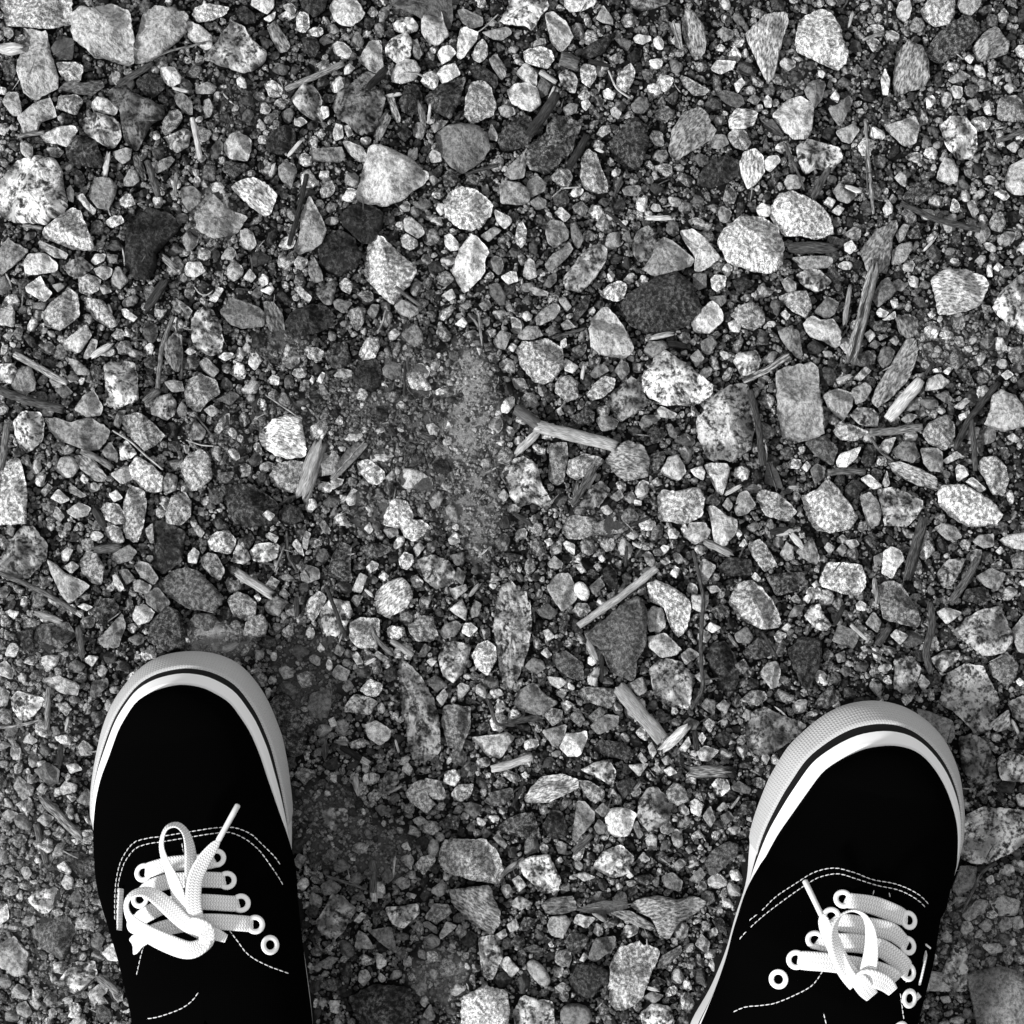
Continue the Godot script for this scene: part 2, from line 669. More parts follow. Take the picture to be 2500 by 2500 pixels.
# kind: [flatness, groove, end width, raggedness, sides, name, category]
const WOODS := {
	"stick": [0.85, 0.07, 0.9, 0.12, 12, "stick", "stick"], "chip": [0.4, 0.2, 0.62, 0.55, 14, "wood_chip", "wood chip"],
	"straw": [0.7, 0.1, 0.7, 0.1, 6, "straw", "straw"], "bark": [0.5, 0.24, 0.66, 0.4, 14, "bark_piece", "bark"],
	"grooved": [0.65, 0.22, 0.85, 0.5, 18, "split_stick", "stick"], "block": [0.7, 0.12, 0.95, 0.1, 16, "wood_block", "wood block"],
	"plank": [0.4, 0.06, 0.95, 0.12, 16, "wood_plank", "wood plank"], "bare": [0.75, 0.04, 0.7, 0.05, 16, "barkless_stick", "stick"],
	"fork": [0.8, 0.1, 0.95, 0.15, 16, "forked_twig", "twig"], "branch": [0.85, 0.1, 0.6, 0.1, 12, "forking_twig", "twig"],
}


func limb(kind: String, t: float, width: float, pts: PackedVector2Array, label := "", raise := 0.0) -> Bag:
	var k: Array = WOODS[kind]
	var b := Bag.new()
	var total := 0.0
	for j in pts.size() - 1: total += pts[j].distance_to(pts[j + 1])
	var n := clampi(int(total / maxf(width * 0.35, 0.0016)), 8, 46)
	var line := PackedVector2Array()
	for j in n + 1:
		var want := total * j / n
		for q in pts.size() - 1:
			var l := pts[q].distance_to(pts[q + 1])
			if want <= l + 1e-7 or q == pts.size() - 2:
				line.append(pts[q].lerp(pts[q + 1], minf(want / l, 1.0)))
				break
			want -= l
	if pts.size() > 2:
		for rep in 2:
			var soft := line.duplicate()
			for j in range(1, n): soft[j] = (line[j - 1] + line[j] + line[j + 1]) / 3.0
			line = soft
	var far := rng.randf() * 80.0
	var ys := PackedFloat32Array()
	var most := 0.0
	for p in line:
		var h := minf(tops[cell(p)], 0.013)
		ys.append(h)
		most = maxf(most, h)
	for j in ys.size(): ys[j] = lerpf(ys[j], most, 0.45)
	for rep in 4:
		var soft := ys.duplicate()
		for j in range(1, n): soft[j] = (ys[j - 1] + ys[j] + ys[j + 1]) / 3.0
		ys = soft
	var sides: int = k[4]
	var flat: float = k[0]
	var half := width / 2.0
	var bare := tone(t) * (1.3 if t < 58.0 else 0.95)
	var patches := label.contains("white torn") or label.contains("white patch")
	var core := label.contains("dark core")
	for j in n + 1:
		var u := j / float(n)
		var dir := (line[mini(j + 1, n)] - line[maxi(j - 1, 0)]).normalized()
		var across := dir.orthogonal()
		var ends := minf(u, 1.0 - u) * total / maxf(half * 1.6, 0.0005)
		var wide: float = half * lerpf(k[2], 1.0, clampf(ends, 0.0, 1.0)) * (1.0 + 0.12 * nz.get_noise_2d(u * total * 60.0, far))
		if kind == "stick" or kind == "branch":
			var knot := nz.get_noise_2d(u * total * 120.0, far + 5.0)
			wide *= 1.0 + 0.25 * maxf(0.0, knot - 0.25)
		var mid := line[j] + across * half * 0.25 * nz.get_noise_2d(u * total * 45.0 + 7.0, far)
		for s in sides:
			var ang := TAU * s / sides
			var groove := nz.get_noise_3d(cos(ang) * 2.4 + far, sin(ang) * 2.4, u * total * 14.0)
			var r: float = 1.0 + k[1] * 2.0 * groove
			var slip: float = k[3] * half * 2.0 * nz.get_noise_2d(s * 1.7 + far, 3.0 if u < 0.5 else 9.0) * (1.0 - clampf(ends * 0.6, 0.0, 1.0)) * 2.0
			var p := mid + across * cos(ang) * wide * r + dir * slip
			var y := ys[j] + raise + half * flat * 0.9 + sin(ang) * wide * flat * r
			var v: float = bare * (1.0 + k[1] * 3.0 * minf(groove, 0.1) + 0.35 * fine.get_noise_3d(s * 0.8, u * total * 90.0, far))
			if patches and nz.get_noise_3d(cos(ang) * 1.2, sin(ang) * 1.2 + far, u * total * 26.0) > 0.04: v = tone(84)
			if core: v = tone(24) if absf(cos(ang) + 0.15 + 0.2 * groove) < 0.26 and sin(ang) > 0.0 else v * 1.3
			v = clampf(v, 0.006, 0.86)
			b.add(Vector3(p.x, y, p.y), Vector2(u * total / 0.03, (s / float(sides) * width * 3.0 + far * 0.01) / 0.03), Color(v, v, v))
	for j in n:
		for s in sides:
			var s2 := (s + 1) % sides
			b.quad(j * sides + s, j * sides + s2, (j + 1) * sides + s2, (j + 1) * sides + s)
	for e in 2:
		var j := n if e else 0
		var mid := Vector3.ZERO
		for s in sides: mid += b.v[j * sides + s] / sides
		var v := minf(bare * 1.15, 0.86)
		var c := b.add(mid, Vector2(far, 0), Color(v, v, v))
		for s in sides:
			var s2 := (s + 1) % sides
			if e: b.tri(j * sides + s, j * sides + s2, c)
			else: b.tri(j * sides + s2, j * sides + s, c)
	return b


func wood(label: String, kind: String, t: float, width: float, list: Array) -> void:
	var k: Array = WOODS[kind]
	var pts := outline_from(list)
	var w := width * S * (0.86 if kind == "bark" or kind == "stick" else 1.0)
	var b := limb(kind, t, w, pts, label)
	var look: Material = mats.bare_wood if kind in ["bare", "fork", "plank"] or t > 58.0 else mats.wood
	var mid := Vector3.ZERO
	for v in b.v: mid += v / b.v.size()
	mid.y = 0.0
	var o: Node3D
	var parts := []
	if kind == "fork":
		parts = [["stem", b], ["side_arm", limb("stick", 32, 84 * S / 3.0, outline_from([1258, 998, 1290, 1022, 1325, 1046]))], ["side_arm", limb("chip", 74, 58 * S / 3.0, outline_from([1315, 1052, 1288, 1078, 1258, 1108]))]]
	elif kind == "branch":
		parts = [["stem", b], ["side_arm", limb("branch", 30, 42 * S / 3.0, outline_from([2368, 1016, 2376, 1080, 2380, 1150]))]]
	elif label.contains("pale cut tip") or label.contains("with a pale end") or label.contains("white-tipped"):
		var last := pts[pts.size() - 1]
		var before := pts[pts.size() - 2]
		var cut := last + (before - last).normalized() * minf(w * 1.1, (before - last).length() * 0.4)
		parts = [["stem", b], ["pale_end", limb("stick", 82, w * 1.08, PackedVector2Array([cut, last + (last - before).normalized() * w * 0.25]), "", most_under(b) - w * 0.04)]]
	if parts:
		o = Node3D.new()
		o.name = numbered(k[5])
		add_child(o)
		o.position = mid
		for q in parts:
			for j in q[1].v.size(): q[1].v[j] -= mid
			put(q[0], commit(q[1], look), o)
	else:
		for j in b.v.size(): b.v[j] -= mid
		o = put(k[5], commit(b, look), self, mid)
	tagged(o, label, k[6], "bits of wood and straw scattered over the gravel")


func most_under(_b: Bag) -> float:
	return 0.0


func leaf(label: String, t: float, list: Array) -> void:
	var outline := outline_from(list)
	var c := centre_of(outline)
	var rim := resampled(outline, 40, 0.12)
	if area_of(rim) < 0.0: rim.reverse()
	var axis := long_axis(outline, c)
	var along := Vector2.from_angle(axis[0])
	var low := minf(tops[cell(c)], 0.01) + 0.002
	var far := rng.randf() * 60.0
	var b := Bag.new()
	var col := tone(t)
	var rings := [1.0, 0.8, 0.55, 0.28]
	for side in 2:
		var first := b.v.size()
		for r in rings:
			for k in 40:
				var p := c + (rim[k] - c) * float(r)
				var d := (p - c)
				var y: float = low + 0.0035 * pow(d.dot(along.orthogonal()) / axis[2], 2.0) + 0.0016 * nz.get_noise_2d(p.x * 70.0 + far, p.y * 70.0) - side * 0.0003
				var v := col * (1.0 + 0.35 * nz.get_noise_2d(p.x * 130.0, p.y * 130.0 + far))
				b.add(Vector3(d.x, y, d.y), p / 0.05, Color(v, v, v))
		var m := b.add(Vector3(0, low - side * 0.0003, 0), c / 0.05, Color(col, col, col))
		for r in rings.size() - 1:
			for k in 40:
				var k2 := (k + 1) % 40
				if side: b.quad(first + (r + 1) * 40 + k, first + (r + 1) * 40 + k2, first + r * 40 + k2, first + r * 40 + k)
				else: b.quad(first + r * 40 + k, first + r * 40 + k2, first + (r + 1) * 40 + k2, first + (r + 1) * 40 + k)
		for k in 40:
			if side: b.tri(first + 120 + (k + 1) % 40, first + 120 + k, m)
			else: b.tri(first + 120 + k, first + 120 + (k + 1) % 40, m)
	var o := Node3D.new()
	o.name = numbered("dry_leaf")
	add_child(o)
	o.position = Vector3(c.x, 0, c.y)
	put("blade", commit(b, mats.leaf), o)
	var vein := limb("straw", minf(t * 1.25, 80), 0.0009, PackedVector2Array([c - along * float(axis[1]) * 0.93, c + along * float(axis[1]) * 0.93]))
	for k in vein.v.size():
		var p := vein.v[k]
		var d := Vector2(p.x, p.z) - c
		vein.v[k] = Vector3(d.x, low + 0.0001 + 0.0016 * nz.get_noise_2d(p.x * 70.0 + far, p.z * 70.0) + 0.0004 * sin(k * TAU / 6.0), d.y)
	put("midrib", commit(vein, mats.wood), o)
	tagged(o, label, "leaf", "dry leaves on the gravel")


# ---------------------------------------------------------------- sneakers

const LEFT := {
	"label": "black canvas sneaker tied in a white bow with long loops, touching the dark five-sided stone",
	"outer": [600, 2805, 520, 2795, 450, 2750, 400, 2675, 372, 2590, 358, 2500, 342, 2400, 318, 2300, 288, 2215, 254, 2125, 233, 2050, 224, 1992, 225, 1933, 232, 1879, 245, 1810, 255, 1770, 275, 1720, 298, 1684, 338, 1637, 374, 1611, 414, 1598, 464, 1592, 517, 1596, 563, 1611, 596, 1634, 629, 1674, 653, 1714, 686, 1796, 701, 1875, 711, 1959, 713, 2020, 712, 2085, 720, 2175, 732, 2260, 746, 2350, 757, 2430, 765, 2510, 768, 2600, 755, 2700, 715, 2765, 660, 2798],
	"toe": 21,
	"upper": [600, 2775, 530, 2762, 470, 2718, 428, 2650, 402, 2570, 386, 2490, 366, 2395, 338, 2300, 304, 2215, 264, 2125, 240, 2050, 232, 1995, 233, 1946, 245, 1893, 262, 1853, 288, 1777, 331, 1707, 380, 1680, 440, 1666, 497, 1674, 563, 1710, 613, 1783, 640, 1846, 655, 1895, 673, 1949, 696, 2032, 706, 2090, 712, 2175, 722, 2260, 734, 2350, 744, 2430, 751, 2510, 752, 2590, 736, 2680, 700, 2740, 650, 2770],
	"toe2": 18,
	"spine": [[440, 1805, 0.056], [464, 2080, 0.074], [476, 2300, 0.094], [488, 2420, 0.1], [505, 2520, 0.1], [540, 2640, 0.098], [580, 2725, 0.085]],
	"bumper": 2000.0,
}
const RIGHT := {
	"label": "black canvas sneaker with a single upright lace loop, beside the huge whitish stone",
	"outer": [1830, 2905, 1770, 2890, 1715, 2840, 1690, 2760, 1678, 2660, 1672, 2580, 1682, 2500, 1706, 2460, 1733, 2415, 1757, 2360, 1776, 2310, 1787, 2265, 1800, 2220, 1815, 2180, 1825, 2140, 1829, 2065, 1836, 2020, 1853, 1969, 1880, 1900, 1893, 1879, 1926, 1823, 1969, 1783, 2009, 1750, 2059, 1724, 2108, 1714, 2150, 1713, 2208, 1727, 2257, 1757, 2297, 1797, 2320, 1836, 2340, 1890, 2351, 1977, 2349, 2053, 2338, 2118, 2308, 2180, 2276, 2240, 2246, 2310, 2220, 2390, 2198, 2475, 2176, 2565, 2150, 2660, 2115, 2755, 2055, 2845, 1975, 2895, 1900, 2912],
	"toe": 24,
	"upper": [1880, 2880, 1800, 2865, 1745, 2815, 1718, 2740, 1706, 2660, 1702, 2580, 1712, 2510, 1732, 2465, 1752, 2415, 1772, 2360, 1788, 2310, 1798, 2265, 1813, 2220, 1827, 2180, 1838, 2148, 1860, 2106, 1895, 2036, 1948, 1960, 2007, 1878, 2059, 1846, 2112, 1823, 2175, 1815, 2224, 1823, 2257, 1843, 2287, 1880, 2310, 1920, 2325, 1960, 2338, 2007, 2340, 2060, 2333, 2112, 2296, 2180, 2262, 2240, 2231, 2310, 2204, 2390, 2182, 2475, 2158, 2560, 2130, 2650, 2096, 2735, 2040, 2815, 1970, 2862],
	"toe2": 21,
	"spine": [[2165, 1945, 0.056], [2135, 2190, 0.076], [2090, 2370, 0.095], [2060, 2450, 0.1], [2025, 2540, 0.1], [1955, 2680, 0.098], [1895, 2790, 0.085]],
	"bumper": 2058.0,
}


func half_line(list: Array, from: int, to: int, m: int) -> PackedVector2Array:
	var p := PackedVector2Array()
	var n := list.size() / 2
	for k in range(from, to + 1): p.append(Vector2(list[(k % n) * 2], list[(k % n) * 2 + 1]))
	var total := 0.0
	for k in p.size() - 1: total += p[k].distance_to(p[k + 1])
	var out := PackedVector2Array()
	for j in m:
		var want := total * j / m
		for k in p.size() - 1:
			var l := p[k].distance_to(p[k + 1])
			if want <= l or k == p.size() - 2:
				out.append(p[k].lerp(p[k + 1], minf(want / l, 1.0)))
				break
			want -= l
	return out


func loop_line(list: Array, toe: int, m: int) -> PackedVector2Array:
	var out := half_line(list, 0, toe, m / 2)
	out.append_array(half_line(list, toe, list.size() / 2, m / 2))
	for rep in 2:
		var soft := out.duplicate()
		for k in m: soft[k] = (out[(k + m - 1) % m] + out[k] * 2.0 + out[(k + 1) % m]) / 4.0
		out = soft
	return out


func rubber(t: float, rough: float, relief: Texture2D = null, depth := 0.0) -> StandardMaterial3D:
	var m := StandardMaterial3D.new()
	var v := tone(t)
	m.albedo_color = Color(v, v, v).linear_to_srgb()
	m.roughness = rough
	m.metallic_specular = 0.35
	if relief:
		m.heightmap_enabled = true
		m.heightmap_texture = relief
		m.heightmap_scale = depth
	return m


func shoe_prints() -> void:
	for shoe in [LEFT, RIGHT]:
		var poly := outline_from(shoe.outer)
		var inner := PackedVector2Array()
		var c := centre_of(poly)
		for p in poly: inner.append(c + (p - c) * 0.95)
		claim(inner, 0.0, 0.0)


var shoe_tris := PackedVector3Array()


var shoe_axis := PackedVector2Array()


# Where the line of sight through x, y meets the canvas; past its edge, the edge itself.
func hit(x: float, y: float) -> Array:
	var near := Geometry2D.get_closest_point_to_segment(Vector2(x, y), shoe_axis[0], shoe_axis[1])
	for k in 30:
		var p := Vector2(x, y).move_toward(near, k * 2.0)
		var h := first_hit(p.x, p.y)
		if h[2]:
			h[2] = k == 0
			return h
	return first_hit(x, y)


func first_hit(x: float, y: float) -> Array:
	var eye := Vector3(0, H, 0)
	var dir := (at(x, y, 0.0) - eye).normalized()
	var best := -1.0
	var where := at(x, y, 0.05)
	var up := Vector3.UP
	for k in range(0, shoe_tris.size(), 3):
		var a := shoe_tris[k]
		var b := shoe_tris[k + 1]
		var c := shoe_tris[k + 2]
		var q: Variant = Geometry3D.ray_intersects_triangle(eye, dir, a, b, c)
		if q != null and q.y > best:
			best = q.y
			where = q
			up = (b - a).cross(c - a).normalized()
	if up.y < 0.0: up = -up
	return [where, up, best > 0.0]


func wall_point(o: Vector3, t: Vector3, out: Vector2, q: float, push: float) -> Vector3:
	var fx := pow(q, 1.35)
	var fy := pow(q, 0.9)
	return Vector3(lerpf(o.x, t.x, fx) + out.x * push, lerpf(o.y, t.y, fy), lerpf(o.z, t.z, fx) + out.y * push)


func build_shoe(d: Dictionary) -> Node3D:
	var m := 168
	var po := loop_line(d.outer, d.toe, m)
	var pt := loop_line(d.upper, d.toe2, m)
	var o3 := PackedVector3Array()
	var t3 := PackedVector3Array()
	var outs := PackedVector2Array()
	var run := PackedFloat32Array([0.0])
	for k in m:
		o3.append(at(po[k].x, po[k].y, 0.008))
		t3.append(at(pt[k].x, pt[k].y, 0.036))
	for k in m:
		var a := o3[(k + m - 1) % m]
		var b := o3[(k + 1) % m]
		var dir := Vector2(b.x - a.x, b.z - a.z).normalized()
		outs.append(Vector2(dir.y, -dir.x))
		run.append(run[k] + o3[k].distance_to(o3[(k + 1) % m]))
	var root := Node3D.new()
	root.name = numbered("canvas_sneaker")
	add_child(root)
	var mid := at(po[m / 4].x * 0.5 + po[m * 3 / 4].x * 0.5, po[m / 4].y, 0.0)
	root.position = mid
	tagged(root, d.label, "shoe", "pair of canvas sneakers")
	# sidewall in strips: [name, from, to, rows, push, material, whole way round]
	for w in [["foxing", 0.0, 0.6, 6, 0.0, mats.foxing, true], ["toe_bumper", 0.0, 0.59, 8, 0.0009, mats.bumper, false], ["pinstripe", 0.575, 0.79, 3, -0.0003, mats.stripe, true], ["foxing_band", 0.772, 1.0, 5, 0.0006, mats.band, true]]:
		var b := Bag.new()
		var rows: int = w[3]
		var extra := 2 if w[0] == "foxing_band" or w[0] == "toe_bumper" else 0
		for k in m + 1:
			var kk := k % m
			for r in rows + 1 + extra:
				var q := lerpf(w[1], w[2], minf(r / float(rows), 1.0))
				var push: float = w[4]
				if not w[6]:
					push *= clampf((float(d.bumper) - po[kk].y) / 14.0, -1.0, 1.0)
				if r > rows: push -= 0.0014 * (r - rows)
				var p := wall_point(o3[kk], t3[kk], outs[kk], q, push)
				if r == rows and extra: p.y += 0.0003
				b.add(p - mid, Vector2(run[k] / 0.0036, p.y / 0.0036), Color.WHITE)
		var n := rows + 1 + extra
		for k in m:
			if not w[6] and minf(po[k].y, po[(k + 1) % m].y) > float(d.bumper) + 8.0: continue
			for r in n - 1:
				b.quad(k * n + r, k * n + r + 1, (k + 1) * n + r + 1, (k + 1) * n + r)
		put(w[0], commit(b, w[5]), root)
	var sole := Bag.new()
	for k in m:
		for r in 3:
			var push: float = [-0.004, -0.0008, 0.0][r]
			sole.add(Vector3(o3[k].x + outs[k].x * push, [0.0012, 0.003, 0.0081][r], o3[k].z + outs[k].y * push) - mid, Vector2.ZERO, Color.WHITE)
	var heart := sole.add(Vector3(0, 0.0012, 0), Vector2.ZERO, Color.WHITE)
	for k in m:
		var k2 := (k + 1) % m
		for r in 2: sole.quad(k * 3 + r, k * 3 + r + 1, k2 * 3 + r + 1, k2 * 3 + r)
		sole.tri(k * 3, k2 * 3, heart)
	put("sole", commit(sole, mats.foxing), root)
	# canvas upper: rings from the foxing to the spine of the foot
	var spine := PackedVector3Array()
	for q in d.spine: spine.append(at(q[0], q[1], q[2]))
	var lens := PackedFloat32Array([0.0])
	for k in spine.size() - 1: lens.append(lens[k] + spine[k].distance_to(spine[k + 1]))
	var rings := 20
	var b := Bag.new()
	var inner := Bag.new()
	var open_ring := PackedVector3Array()
	for k in m:
		var base := t3[k] - Vector3(outs[k].x, 0, outs[k].y) * 0.0012
		base.y = 0.033
		var best := 1e9
		var tip := spine[0]
		var v := 0.0
		for j in spine.size() - 1:
			var s0 := Vector2(spine[j].x, spine[j].z)
			var s1 := Vector2(spine[j + 1].x, spine[j + 1].z)
			var near := Geometry2D.get_closest_point_to_segment(Vector2(base.x, base.z), s0, s1)
			var far := near.distance_to(Vector2(base.x, base.z))
			if far < best:
				best = far
				var u := s0.distance_to(near) / s0.distance_to(s1)
				tip = spine[j].lerp(spine[j + 1], u)
				v = (lens[j] + u * (lens[j + 1] - lens[j])) / lens[lens.size() - 1]
		var last := deg_to_rad(lerpf(90.0, 57.0, smoothstep(0.72, 0.83, v)))
		var bulge := lerpf(0.0025, 0.0145, smoothstep(0.1, 0.42, v))
		for r in rings + 1:
			var th := last * r / rings
			var f := 1.0 - pow(maxf(cos(th), 0.0), 0.92)
			var hh := pow(sin(th), 0.86)
			var p := Vector3(lerpf(base.x, tip.x, f), lerpf(base.y, tip.y, hh), lerpf(base.z, tip.z, f))
			var puff := bulge * sin(minf(th * 2.0, PI))
			p += Vector3(outs[k].x, 0, outs[k].y) * puff
			b.add(p - mid, Vector2(p.x, p.z) / 0.02, Color.WHITE)
			if r == rings: open_ring.append(p)
	for k in m:
		var k2 := (k + 1) % m
		for r in rings:
			b.quad(k * (rings + 1) + r, k * (rings + 1) + r + 1, k2 * (rings + 1) + r + 1, k2 * (rings + 1) + r)
	put("upper", commit(b, mats.canvas), root)
	shoe_tris = PackedVector3Array()
	shoe_axis = PackedVector2Array([Vector2(d.spine[0][0], d.spine[0][1]), Vector2(d.spine[5][0], d.spine[5][1])])
	for k in b.i: shoe_tris.append(b.v[k] + mid)
	var hole := Vector3.ZERO
	for p in open_ring: hole += p / m
	for k in m:
		var p := open_ring[k]
		var q := p.lerp(Vector3(hole.x, p.y, hole.z), 0.04)
		inner.add(p - mid, Vector2.ZERO, Color.WHITE)
		inner.add(Vector3(q.x, p.y - 0.004, q.z) - mid, Vector2.ZERO, Color.WHITE)
		inner.add(Vector3(q.x, 0.028, q.z) - mid, Vector2.ZERO, Color.WHITE)
	var bottom := inner.add(Vector3(hole.x, 0.027, hole.z) - mid, Vector2.ZERO, Color.WHITE)
	for k in m:
		var k2 := (k + 1) % m
		for r in 2: inner.quad(k2 * 3 + r, k2 * 3 + r + 1, k * 3 + r + 1, k * 3 + r)
		inner.tri(k2 * 3 + 2, k * 3 + 2, bottom)
	put("lining", commit(inner, mats.canvas), root)
	return root


func eyelet(root: Node3D, x: float, y: float) -> void:
	var h := hit(x, y)
	var up: Vector3 = h[1]
	var side := up.cross(Vector3(0.3, 0, 1)).normalized()
	var fore := side.cross(up)
	var b := Bag.new()
	var ring := 28
	var sec := 10
	for k in ring:
		var a := TAU * k / ring
		for s in sec:
			var g := TAU * s / sec
			var rad := 0.00395 + 0.00145 * cos(g)
			var lift := 0.0004 + 0.00085 * sin(g)
			b.add(side * cos(a) * rad + fore * sin(a) * rad + up * lift, Vector2.ZERO, Color.WHITE)
	for k in ring:
		for s in sec:
			b.quad(k * sec + s, k * sec + (s + 1) % sec, ((k + 1) % ring) * sec + (s + 1) % sec, ((k + 1) % ring) * sec + s)
	put("eyelet", commit(b, mats.band), root, h[0] - root.position)


func smooth_path(p: Array, per: int) -> Array:
	var out := []
	for k in p.size() - 1:
		for j in per:
			var u := j / float(per)
			var a: Array = p[maxi(k - 1, 0)]
			var b: Array = p[k]
			var c: Array = p[k + 1]
			var d: Array = p[mini(k + 2, p.size() - 1)]
			var row := []
			for i in b.size(): row.append(cubic_interpolate(b[i], c[i], a[i], d[i], u))
			out.append(row)
	out.append(p[p.size() - 1])
	return out


# points: x, y on the photograph's grid, lift over the canvas in mm, width in mm, twist in degrees
func lace(root: Node3D, called: String, points: Array) -> void:
	var pts := smooth_path(points, 6)
	var where := PackedVector3Array()
	var ups := PackedVector3Array()
	for q in pts:
		var h := hit(q[0], q[1])
		where.append(at(q[0], q[1], (h[0] as Vector3).y + q[2] * 0.001))
		ups.append((h[1] as Vector3).lerp(Vector3.UP, clampf(q[2] / 6.0, 0.0, 1.0)).normalized())
	for rep in 3:
		var soft := where.duplicate()
		for k in range(1, where.size() - 1): soft[k].y = (where[k - 1].y + where[k].y + where[k + 1].y) / 3.0
		where = soft
	var b := Bag.new()
	var n := where.size()
	var run := 0.0
	var edge := [[-1.0, -0.3], [-1.0, 0.3], [-0.86, 0.9], [-0.45, 1.0], [0.0, 0.92], [0.45, 1.0], [0.86, 0.9], [1.0, 0.3], [1.0, -0.3], [0.86, -0.9], [0.0, -1.0], [-0.86, -0.9]]
	var e := edge.size()
	for k in n:
		var dir := (where[mini(k + 1, n - 1)] - where[maxi(k - 1, 0)]).normalized()
		var side := dir.cross(ups[k]).normalized()
		var up := side.cross(dir)
		var tw := deg_to_rad(pts[k][4])
		var s2 := side * cos(tw) + up * sin(tw)
		var u2 := up * cos(tw) - side * sin(tw)
		if k: run += where[k].distance_to(where[k - 1])
		for q in e:
			var p: Vector3 = where[k] + s2 * edge[q][0] * pts[k][3] * 0.0005 + u2 * edge[q][1] * 0.00055
			b.add(p - root.position, Vector2(run / 0.009, edge[q][0] * 0.5), Color.WHITE)
	for k in n - 1:
		for q in e:
			var q2 := (q + 1) % e
			b.quad(k * e + q, (k + 1) * e + q, (k + 1) * e + q2, k * e + q2)
	for end in 2:
		var k := n - 1 if end else 0
		var c := b.add(where[k] - root.position, Vector2.ZERO, Color.WHITE)
		for q in e: b.tri(k * e + q, k * e + (q + 1) % e, c)
	put(called, commit(b, mats.lace), root)


func aglet(root: Node3D, a: Vector3, z: Vector3, r: float) -> void:
	var b := Bag.new()
	var dir := (z - a).normalized()
	var side := dir.cross(Vector3.UP).normalized()
	var up := side.cross(dir)
	for k in 6:
		var u: float = [0.0, 0.04, 0.3, 0.7, 0.97, 1.0][k]
		var w: float = [0.7, 1.0, 0.95, 1.0, 1.0, 0.55][k]
		for s in 12:
			var g := TAU * s / 12.0
			b.add(a.lerp(z, u) + (side * cos(g) + up * sin(g)) * r * w - root.position, Vector2.ZERO, Color.WHITE)
	for k in 5:
		for s in 12: b.quad(k * 12 + s, k * 12 + (s + 1) % 12, k * 12 + 12 + (s + 1) % 12, k * 12 + 12 + s)
	for end in 2:
		var c := b.add((z if end else a) - root.position, Vector2.ZERO, Color.WHITE)
		for s in 12: b.tri(end * 60 + s, end * 60 + (s + 1) % 12, c)
	put("aglet", commit(b, mats.aglet), root)


func stitches(b: Bag, root: Node3D, list: Array) -> void:
	var rows := []
	for k in list.size() / 2: rows.append([float(list[k * 2]), float(list[k * 2 + 1])])
	var path := smooth_path(rows, 10)
	var want := 0.0
	var gone := 0.0
	var step := 13.2
	var from := Vector2(path[0][0], path[0][1])
	var marks := PackedVector2Array()
	for k in range(1, path.size()):
		var to := Vector2(path[k][0], path[k][1])
		var l := from.distance_to(to)
		while want <= gone + l:
			var p := from.lerp(to, (want - gone) / maxf(l, 1e-6))
			marks.append(p)
			marks.append((to - from).normalized())
			want += step * rng.randf_range(0.96, 1.04)
		gone += l
		from = to
	for k in range(0, marks.size(), 2):
		var p := marks[k]
		var q := p + marks[k + 1] * 11.0
		var h0 := hit(p.x, p.y)
		var h1 := hit(q.x, q.y)
		var a: Vector3 = h0[0] + h0[1] * 0.0001
		var z: Vector3 = h1[0] + h1[1] * 0.0001
		if a.distance_to(z) > 0.006 or not h0[2] or not h1[2]: continue
		var dir := (z - a).normalized()
		var side := dir.cross(h0[1] as Vector3).normalized()
		var up := side.cross(dir)
		var first := b.v.size()
		for j in 4:
			var u: float = [0.0, 0.25, 0.75, 1.0][j]
			var w: float = [0.45, 1.0, 1.0, 0.45][j] * 0.0003
			var lift: float = [-0.0001, 0.0002, 0.0002, -0.0001][j]
			for s in 6:
				var g := TAU * s / 6.0
				b.add(a.lerp(z, u) + side * cos(g) * w + up * (sin(g) * w * 0.8 + lift) - root.position, Vector2.ZERO, Color.WHITE)
		for j in 3:
			for s in 6: b.quad(first + j * 6 + s, first + j * 6 + (s + 1) % 6, first + j * 6 + 6 + (s + 1) % 6, first + j * 6 + 6 + s)


# the left shoe's details were measured on an enlargement of its part of the grid
func el(x: float, y: float, lift := 0.0, wide := 8.6, twist := 0.0) -> Array:
	return [x / 3.01875, 1860.0 + y / 3.01875, lift, wide, twist]


func er(x: float, y: float, lift := 0.0, wide := 8.6, twist := 0.0) -> Array:
	return [1860.0 + x / 1.70625, 1860.0 + y / 1.70625, lift, wide, twist]


func flat_list(f: String, list: Array) -> Array:
	var out := []
	for k in list.size() / 2:
		var q: Array = el(list[k * 2], list[k * 2 + 1]) if f == "l" else er(list[k * 2], list[k * 2 + 1])
		out.append(q[0])
		out.append(q[1])
	return out


# dust and rub marks on rubber: a map of greys near white
func scuffs(sd: int, least: float) -> ImageTexture:
	var a := noise_bytes(256, 256, 0.03, 4, sd).get_data()
	var b := noise_bytes(256, 256, 0.2, 2, sd + 1).get_data()
	var out := PackedByteArray()
	out.resize(256 * 256)
	for k in out.size():
		var v := 0.95 + 0.7 * (a[k] / 255.0 - 0.5) + 0.4 * (b[k] / 255.0 - 0.5)
		out[k] = int(clampf(v, least, 1.0) * 255.0)
	return picture(out, 256)


